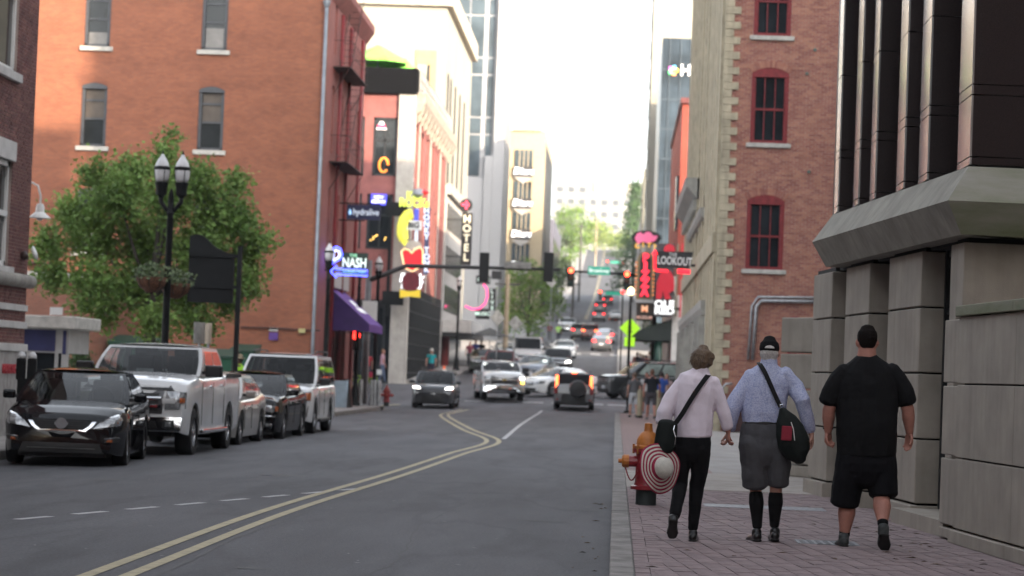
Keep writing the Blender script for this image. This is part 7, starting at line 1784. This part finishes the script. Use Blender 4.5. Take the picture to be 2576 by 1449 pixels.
# ---- passers-by in the distance
def passer(label, x, y, z, h, heading, top_c, bot_c, hair_c, sk, stride=.0, arms=.1, bottom='trousers', group='people on the far pavements', sleeve=False, hatc=None, width=1.0, extra=None, skirt=False):
    p = thing('person', label, 'person', (x, y, z), heading-math.pi/2, group)
    k = h/1.75; V3 = lambda a, b, c: Vector((a*k*width, b*k, c*k)); v = .022
    s = stride
    hc_ = V3(0,.02,1.63); hch, P = headc(hc_, .112*k, (0,1,0))
    J = {}
    for q, sg in (('L',-1), ('R',1)):
        d = s*sg
        J['a'+q] = V3(sg*.1, -d*.5, .09 + max(0, d)*.12); J['k'+q] = V3(sg*.105, -d*.15+.04, .5); J['h'+q] = V3(sg*.1, 0, .92)
        J['s'+q] = V3(sg*.19, 0, 1.42); J['e'+q] = V3(sg*(.24+arms*.3), d*.12-.02, 1.14); J['w'+q] = V3(sg*(.25+arms*.2), d*.3+.1*arms*3, .9)
    b_ = hch + [[(V3(0,0,1.4), .06*k), (hc_, .055*k)], [(V3(0,0,.95), (.14*k*width,.1*k)), (V3(0,0,1.2), (.13*k*width,.1*k)), (V3(0,0,1.42), (.15*k*width,.09*k))]]
    for q in 'LR':
        b_ += [[(J['s'+q], .048*k), (J['e'+q], .04*k), (J['w'+q], .028*k), (J['w'+q]+Vector((0,.02,-.12))*k, (.032*k,.02*k))], [(J['h'+q], .08*k), (J['k'+q], .055*k), (J['a'+q], .036*k)]]
    blob('body', b_, v*.8, sk, p, 3)
    t_ = [[(V3(0,0,.93), (.165*k*width,.115*k)), (V3(0,0,1.15), (.16*k*width,.115*k)), (V3(0,0,1.38), (.185*k*width,.11*k)), (V3(0,0,1.46), (.11*k*width,.08*k))]]
    for q in 'LR':
        e = J['w'+q] if sleeve else J['s'+q].lerp(J['e'+q], .6)
        t_.append([(J['s'+q], .065*k), (J['s'+q].lerp(J['e'+q], .6), .06*k), (e + Vector((0,0,.001)), .045*k if sleeve else .062*k)])
    blob('top', t_, v, cloth('cloth_%d_%d_%d' % tuple(int(c*99) for c in top_c), top_c), p, 3)
    if skirt: bb = [[(V3(0,0,.98), (.14*k,.11*k)), (V3(0,0,.55), (.23*k,.2*k))]]
    else:
        bb = [[(V3(0,0,.99), (.15*k*width,.11*k)), (V3(0,0,.86), (.165*k*width,.125*k))]]
        for q in 'LR':
            e = J['a'+q] if bottom == 'trousers' else J['k'+q]+V3(0,0,.03)
            bb.append([(J['h'+q], .09*k), (J['k'+q]+V3(0,0,.04), .072*k), (e, .055*k if bottom == 'trousers' else .076*k)])
    blob('shorts' if bottom == 'shorts' else ('skirt' if skirt else 'trousers'), bb, v, cloth('cloth_%d_%d_%d' % tuple(int(c*99) for c in bot_c), bot_c), p, 3)
    hm = mat('hair_%d_%d_%d' % tuple(int(c*99) for c in hair_c), hair_c, .7)
    r = .112*k
    blob('hair', [[(P(0,-.03*k,-.05*k), (.06*k,.06*k)), (P(0,-.02*k,.03*k), (.084*k,.1*k)), (P(0,-.01*k,.1*k), (.055*k,.07*k))]], .016, hm, p, 2)
    for q in 'LR': blob('shoe', [[(J['a'+q]+V3(0,-.05,-.05), .038*k), (J['a'+q]+V3(0,.08,-.055), .042*k), (J['a'+q]+V3(0,.17,-.062), .03*k)]], .016, LEA if bottom == 'trousers' else TRN, p, 2)
    if hatc:
        hm2 = mat('hat_%d_%d_%d' % tuple(int(c*99) for c in hatc), hatc, .8)
        MB().lathe([(.085*k,.02*k),(.17*k,.0),(.17*k,.012*k),(.095*k,.035*k),(.085*k,.1*k),(.05*k,.13*k),(0,.135*k)], 16, hc_+Vector((0,0,.03*k))).build('hat', hm2, p, local=True, smooth=True)
    if extra: extra(p, k)
    return p
def gpt(px_, py_, Y): q = at(px_, py_, Y); return q.x
NUP, SDN = math.pi/2, -math.pi/2
def vest(p, k): 
    for z in (1.0, 1.2): blob('reflective_band', [[(Vector((0,0,z*k)), (.18*k,.13*k), 0), (Vector((0,0,(z+.05)*k)), (.18*k,.13*k), 0)]], .02, mat('reflective_tape', (.6,.62,.6), .4), p, 1)
passer('parking attendant in lime vest and beige bucket hat behind the sign post', gpt(603,930,66), 66, .03, 1.74, math.pi*.9, (.38,.75,.06), (.02,.02,.03), (.05,.04,.03), SK4, hatc=(.30,.24,.16), group='people in the left parking lot', extra=vest)
ZR = .15
passer('man in dark T-shirt and grey shorts walking up the right pavement', gpt(1637,1050,85), 85, ZR, 1.76, NUP+.15, (.02,.022,.028), (.07,.065,.075), (.12,.05,.03), SK1, .35, .12, 'shorts', width=1.05)
passer('woman in grey top and pale shorts by the thin pole', gpt(1594,1020,89), 89, ZR, 1.64, NUP+.4, (.12,.12,.13), (.45,.47,.5), (.10,.06,.04), SK2, .2, .15, 'shorts')
passer('pedestrian in blue shirt half hidden behind the man in dark T-shirt', gpt(1662,1030,93), 93, ZR, 1.72, NUP, (.04,.09,.35), (.08,.08,.09), (.03,.02,.02), SK3, .3, .1, 'shorts')
passer('pedestrian in pale pink top right of the man in dark T-shirt', gpt(1675,1020,96), 96, ZR, 1.66, SDN, (.5,.36,.36), (.1,.1,.13), (.10,.05,.03), SK2, .2)
passer('pedestrian in white shirt beside the woman in grey', gpt(1625,1010,98), 98, ZR, 1.7, SDN, (.5,.5,.5), (.12,.1,.09), (.03,.02,.02), SK1, .2, .12, 'shorts')
random.seed(21)
cols = [((.62,.25,.33),'pink shirt under the yellow green sign'),((.02,.02,.025),'black outfit left of the green column'),((.5,.5,.5),'white T-shirt in the far crowd'),((.03,.04,.12),'navy top at the far kerb'),((.45,.03,.05),'red top in the far crowd'),((.45,.42,.36),'beige shirt in the far crowd'),((.02,.02,.03),'black T-shirt nearest the far kerb'),((.18,.05,.08),'wine red top beside the green column'),((.30,.33,.4),'grey blue shirt at the back of the far crowd')]
for i, (c, d) in enumerate(cols):
    px_ = 1596 + i*7.5; Y = 133 + (i*5 % 13)
    x = gpt(px_, 890, Y); passer('distant pedestrian with ' + d, x, Y, gz(0, Y)+.15, random.uniform(1.6, 1.82), random.choice([NUP, SDN]), c, random.choice([(.03,.03,.05),(.1,.1,.12),(.25,.22,.18),(.05,.07,.14)]), random.choice([(.03,.02,.02),(.12,.07,.03),(.2,.15,.08)]), random.choice([SK1,SK2,SK3]), random.uniform(0,.4), .1, random.choice(['shorts','trousers']), group='crowd at the far right corner')
passer('man in pink shirt and jeans walking past the pale pilaster', gpt(962,915,126), 126, .86, 1.76, 0.2, (.5,.3,.36), (.10,.13,.2), (.15,.07,.03), SK1, .35)
passer('person in teal top and white hat by the bar windows', gpt(1085,900,134), 134, 1.1, 1.7, SDN, (.02,.25,.28), (.03,.03,.05), (.1,.06,.04), SK2, .2, hatc=(.55,.52,.48))
passer('cyclist in dark top standing with a bicycle at the left corner', gpt(880,905,114), 114, .45, 1.76, 0.1, (.03,.03,.04), (.35,.35,.38), (.05,.03,.02), SK1, .3, .25, 'shorts')
passer('pedestrian in red shirt near the shop door at the left corner', gpt(925,880,123), 123, .8, 1.68, SDN, (.4,.03,.04), (.03,.03,.04), (.04,.03,.02), SK3, .2)
passer('pedestrian in plum top under the canopy', gpt(1182,880,158), 158, 1.95, 1.68, SDN, (.25,.07,.1), (.05,.05,.06), (.06,.04,.03), SK2, .2)
passer('pedestrian in blue shirt under the canopy', gpt(1196,880,160), 160, 2.0, 1.78, SDN, (.05,.07,.3), (.1,.1,.12), (.03,.02,.02), SK1, .2)
passer('pedestrian in black beside the red column', gpt(1210,882,162), 162, 2.1, 1.7, NUP, (.02,.02,.02), (.1,.09,.08), (.03,.02,.02), SK3, .3)
passer('small far figure in lime vest on the left pavement uphill', gpt(1405,835,232), 232, gz(-9, 232)+.15, 1.8, NUP, (.40,.78,.1), (.03,.03,.05), (.05,.03,.02), SK3, .3, extra=vest)
passer('far pedestrian in red near the street tree', gpt(1384,800,240), 240, gz(-9, 240)+.15, 1.7, SDN, (.35,.04,.05), (.05,.05,.06), (.05,.03,.02), SK3, .2)
# bicycles at the corner
def bicycle(label, x, y, z, ang, fr_, m2):
    t = thing('bicycle', label, 'bicycle', (x, y, z), ang, 'bicycles at the left corner')
    for xx in (-.52, .52):
        o = MB(); o.tube([(xx+.33*math.cos(a), 0, .34+.33*math.sin(a)) for a in np.linspace(0, 6.283, 25)], .018, 6); w_ = o.build('wheel', TYRE, t, local=True)
        sp_ = MB()
        for k in range(10): sp_.tube([(xx,0,.34), (xx+.32*math.cos(k*.628), 0, .34+.32*math.sin(k*.628))], .004, 3)
        sp_.build('spokes', STEEL, w_, local=True)
    f = MB()
    for a, b_ in (((-.52,0,.34),(-.12,0,.32)),((-.12,0,.32),(-.22,0,.85)),((-.22,0,.8),(.36,0,.78)),((-.12,0,.32),(.38,0,.72)),((-.52,0,.34),(-.2,0,.78)),((.52,0,.34),(.36,0,.95))): f.tube([a, b_], .022, 6)
    f.build('frame', fr_, t, local=True)
    MB().lathe([(0,-.03),(.1,-.01),(.09,.02),(0,.03)], 10, (-.23,0,.9)).build('saddle', BLACK, t, local=True)
    MB().tube([(.3,-.28,1.02),(.36,0,.98),(.3,.28,1.02)], .016, 6).build('handlebar', BLACK, t, local=True)
    MB().box(.42,-.14,.75,.66,.14,1.0).build('basket', m2, t, local=True)
LG = mat('lime_green_paint', (.35,.55,.06), .4)
bicycle('lime green hire bicycle with red basket beside the cyclist', gpt(905,955,113), 113, .42, .15, LG, mat('basket_red', (.5,.02,.08), .6)); bicycle('second lime green hire bicycle with white basket', gpt(925,945,117), 117, .55, .3, LG, WHITEP)
# traffic cones
for i, (px_, py_, Y) in enumerate(((1118,905,128),(1535,790,345),(1549,793,345))):
    x = gpt(px_, py_, Y); z = gz(x, Y)+(.15 if i == 0 else 0)
    t = thing('traffic_cone', ['orange traffic cone on the left pavement by the bar windows', 'left of two orange cones on the right side of the hill road', 'right of two orange cones on the hill road'][i], 'traffic cone', (x, Y, z), group='orange traffic cones')
    MB().lathe([(.22,.03),(.05,1.0),(0,1.0)], 12, (x,Y,z)).build('cone', neon('cone_orange', (.85,.13,.02), .25), t); MB().box(x-.28,Y-.28,z,x+.28,Y+.28,z+.035).build('base', BLACK, t)  # faint glow put into the cone's orange, no lamp inside
    for a in (.4,.7): MB().lathe([(.22-.17*(a-.03)/.97+.004,a),(.22-.17*(a+.1)/.97+.004,a+.13)], 12, (x,Y,z), caps=False).build('white_band', WHITEP, t)

# ================================================================== trees and shrubs
def leafmat(name, c, c2):
    m_ = mat(name, c, .6, var=.1, scale=.8, col2=c2, isl=.3, spec=.25)
    n_ = m_.node_tree.nodes; l_ = m_.node_tree.links; b_ = n_['Principled BSDF']; out = n_['Material Output']
    tr = n_.new('ShaderNodeBsdfTranslucent'); mx = n_.new('ShaderNodeMixShader'); mx.inputs[0].default_value = .3
    l_.new(b_.inputs['Base Color'].links[0].from_socket, tr.inputs['Color']); l_.new(b_.outputs[0], mx.inputs[1]); l_.new(tr.outputs[0], mx.inputs[2]); l_.new(mx.outputs[0], out.inputs['Surface'])
    return m_
BARK = mat('grey_bark', (.06,.048,.04), .95, var=.3, scale=6, bump=.8, bscale=18)
def leaves(clusters, n, size, rng, droop=.3, squash=1.0):
    """clusters: (centre, radius). Leaf blades hang in twig bunches spread through each cluster."""
    vs = []; fs = []
    tot = sum(r*r for _, r in clusters)
    for c, r in clusters:
        nt = max(4, int(n*r*r/tot/14))
        for _ in range(nt):
            d = rng.normal(size=3); d /= np.linalg.norm(d)
            rr = r*(rng.random()**.45)
            tw = np.array(c)+d*rr*np.array([1,1,squash])
            sg = size*1.35
            for _ in range(14):
                p = tw+rng.normal(size=3)*sg
                u = rng.normal(size=3); u[2] = u[2]*.5-droop; u /= np.linalg.norm(u)
                v = np.cross(u, rng.normal(size=3)); v /= (np.linalg.norm(v)+1e-9)
                w_ = np.cross(u, v)
                L = size*(.6+.8*rng.random()); b = L*.36
                k = len(vs)
                vs += [p-u*L*.5, p-u*.05*L+v*b+w_*b*.35, p+u*L*.5, p-u*.05*L-v*b+w_*b*.35]
                fs += [(k,k+1,k+2), (k,k+2,k+3)]
    return vs, fs
def tree(name, label, base, clusters, n, size, lm, trunk_r, seed, group=None, squash=1.0, limbs=7):
    rng = np.random.default_rng(seed)
    t = thing(name, label, 'tree', base, group=group)
    base = Vector(base); ctr = sum((Vector(c) for c, r in clusters), Vector())/len(clusters)
    zlo = min(c[2]-r for c, r in clusters); fork = Vector((base.x*.8+ctr.x*.2, base.y, max(base.z+1.0, zlo+.25*(ctr.z-zlo))))
    tb = MB(); tb.tube([base, base.lerp(fork, .5)+Vector((.04,0,0)), fork, fork.lerp(ctr, .6), ctr+Vector((0,0,(ctr.z-zlo)*.5))], [trunk_r*1.25, trunk_r, trunk_r*.85, trunk_r*.5, trunk_r*.2], 9)
    tb.build('trunk', BARK, t, smooth=True)
    for c, r in sorted(clusters, key=lambda q: -q[1])[:limbs]:
        c = Vector(c); s = fork.lerp(ctr, rng.random()*.5); m_ = s.lerp(c, .5)+Vector((0,0,-.1*r))
        MB().tube([s, m_, c], [trunk_r*.45, trunk_r*.28, trunk_r*.1], 6).build('limb', BARK, t, smooth=True)
    vs, fs = leaves(clusters, n, size, rng, squash=squash)
    MB().add(vs, fs).build('crown', lm, t)
    return t
LF1 = leafmat('ash_leaf', (.21,.31,.08), (.11,.19,.05)); LF2 = leafmat('street_tree_leaf', (.22,.32,.06), (.10,.19,.05)); LF3 = leafmat('dark_tree_leaf', (.08,.13,.045), (.05,.085,.035)); LF4 = leafmat('yellow_green_leaf', (.28,.34,.08), (.16,.23,.06)); LFC = leafmat('conifer_needle', (.12,.20,.085), (.06,.11,.05))
def lobes(L, Y, dj, rng):
    s = Y/6082.0*(.84 if Y < 100 else 1.0); return [((lambda q: (q.x, q.y, q.z))(at(x, y, Y+rng.uniform(-dj, dj))), r*s) for x, y, r in L]
rng = np.random.default_rng(4)
L1_ = [(432,352,22),(415,405,48),(330,445,70),(235,435,42),(300,500,80),(500,455,60),(590,470,42),(430,500,85),(180,540,60),(560,545,75),(640,600,42),(672,610,22),(120,610,45),(240,600,85),(370,610,90),(500,630,85),(610,660,60),(140,690,50),(230,710,65),(340,720,75),(460,745,75),(570,740,60),(270,790,40),(390,810,55),(500,815,50),(620,720,40),(215,770,28),(610,560,40),(90,640,22)]
b0_ = at(372, 905, 66)
tree('lot_tree', 'bushy green tree behind the double street lamp in the parking lot', (b0_.x, 66, .03), lobes(L1_, 66, 1.6, rng), 32000, .135, LF1, .17, 1)
b0_ = at(1330, 900, 235)
L2_ = [(1330,670,25),(1300,700,32),(1355,700,32),(1330,730,40),(1285,740,26),(1385,730,30),(1300,775,36),(1345,780,38),(1390,775,30),(1290,815,28),(1340,820,32),(1400,745,18),(1275,780,16)]
tree('street_tree', 'yellow green street tree on the left pavement past the junction', (b0_.x-.2, 235, gz(-9, 235)), lobes(L2_, 235, 1.5, rng), 5200, .26, LF2, .16, 2)
tree('hill_tree', 'large deep green tree on the left near the top of the hill road', (at(1435,640,520).x, 520, gz(-10, 520)), lobes([(1425,540,24),(1450,530,20),(1410,560,22),(1440,575,30),(1468,565,20),(1415,600,26),(1450,610,26),(1475,600,16),(1405,630,20),(1440,640,22)], 520, 4, rng), 3600, .5, LF2, .3, 3)
tree('hill_tree', 'darker low tree under the large one left of the hill road', (at(1415,690,430).x, 430, gz(-10, 430)), lobes([(1415,665,20),(1395,680,18),(1430,690,18),(1408,705,20)], 430, 3, rng), 1600, .4, LF3, .22, 5)
tree('hill_tree', 'bright yellow green tree at the crest left of the road', (at(1500,600,680).x, 680, gz(-8, 680)), lobes([(1480,575,16),(1500,565,16),(1520,580,16),(1490,600,18),(1515,605,18),(1535,600,14)], 680, 5, rng), 2200, .6, LF4, .3, 6)
tree('hill_tree', 'pale green tree at the crest behind the conifer', (at(1560,600,720).x, 720, gz(4, 720)), lobes([(1545,610,12),(1560,600,14),(1575,610,12)], 720, 5, rng), 1300, .6, LF4, .3, 7)
# conifer: whorls of drooping boughs
cb_ = at(1592, 660, 430); ct_ = at(1600, 470, 430)
cf = thing('conifer', 'tall dark conifer on the right of the hill road', 'tree', (cb_.x, 430, gz(2, 430)))
MB().tube([(cb_.x,430,gz(2,430)), (ct_.x,430,ct_.z)], [.35,.05], 8).build('trunk', BARK, cf)
cl = []
for k in range(15):
    u = k/14; c = Vector((cb_.x,430,cb_.z-3)).lerp(Vector((ct_.x,430,ct_.z)), u); rr = (1-u)*4.4+.3
    for a in range(6):
        an = a*1.047+k*.7; q = rr*rng.uniform(.55,1.0); cl.append(((c.x+q*math.cos(an)*.75, c.y+q*math.sin(an)*.75, c.z-.25*q), .28*rr*.6+.18))
vs, fs = leaves(cl, 3600, .42, rng, .5, .5); MB().add(vs, fs).build('crown', LFC, cf)
# shrubs
def shrub(label, L, Y, dj, n, size, lm, seed, z0):
    r_ = np.random.default_rng(seed); cl = lobes(L, Y, dj, r_); c = cl[0][0]
    t = thing('shrub', label, 'shrub', (c[0], Y, z0)); vs, fs = leaves(cl, n, size, r_); MB().add(vs, fs).build('foliage', lm, t)
    MB().tube([(c[0], Y, z0), (c[0], Y, c[2])], .05, 6).build('stem', BARK, t)
shrub('dark clipped shrub to the right of the parking booth', [(205,895,28),(190,915,28),(222,915,24),(205,930,30)], 62, .4, 1500, .07, LF3, 8, .03)
shrub('bright bamboo planting on the roof terrace above the cream block', [(1672,400,14),(1680,412,14),(1665,415,12)], 275, 1, 700, .35, LF4, 9, 20.3)
shrub('low hedge at the crest of the hill road', [(1540,640,10),(1555,638,10),(1570,640,10),(1585,645,10)], 660, 3, 800, .5, LF3, 10, gz(0,660))
shrub('small bush behind the pedestrians on the right pavement', [(1640,835,18),(1655,845,14)], 150, 1, 500, .2, LF3, 12, 1.8)

# ================================================================== evening haze in the air
hz = MB().box(-2600, -450, -1.6, 2600, 3600, 84).build('haze', None)
hm = bpy.data.materials.new('evening_haze'); hm.use_nodes = True
for n_ in list(hm.node_tree.nodes): hm.node_tree.nodes.remove(n_)
ho = hm.node_tree.nodes.new('ShaderNodeOutputMaterial'); hv = hm.node_tree.nodes.new('ShaderNodeVolumePrincipled')
hv.inputs['Color'].default_value = (.92,.95,1.0,1); hv.inputs['Density'].default_value = .0002; hv.inputs['Anisotropy'].default_value = .2
hm.node_tree.links.new(hv.outputs[0], ho.inputs['Volume'])
hz.data.materials.append(hm); hz['kind'] = 'stuff'; hz['label'] = 'thin pale evening haze filling the street'
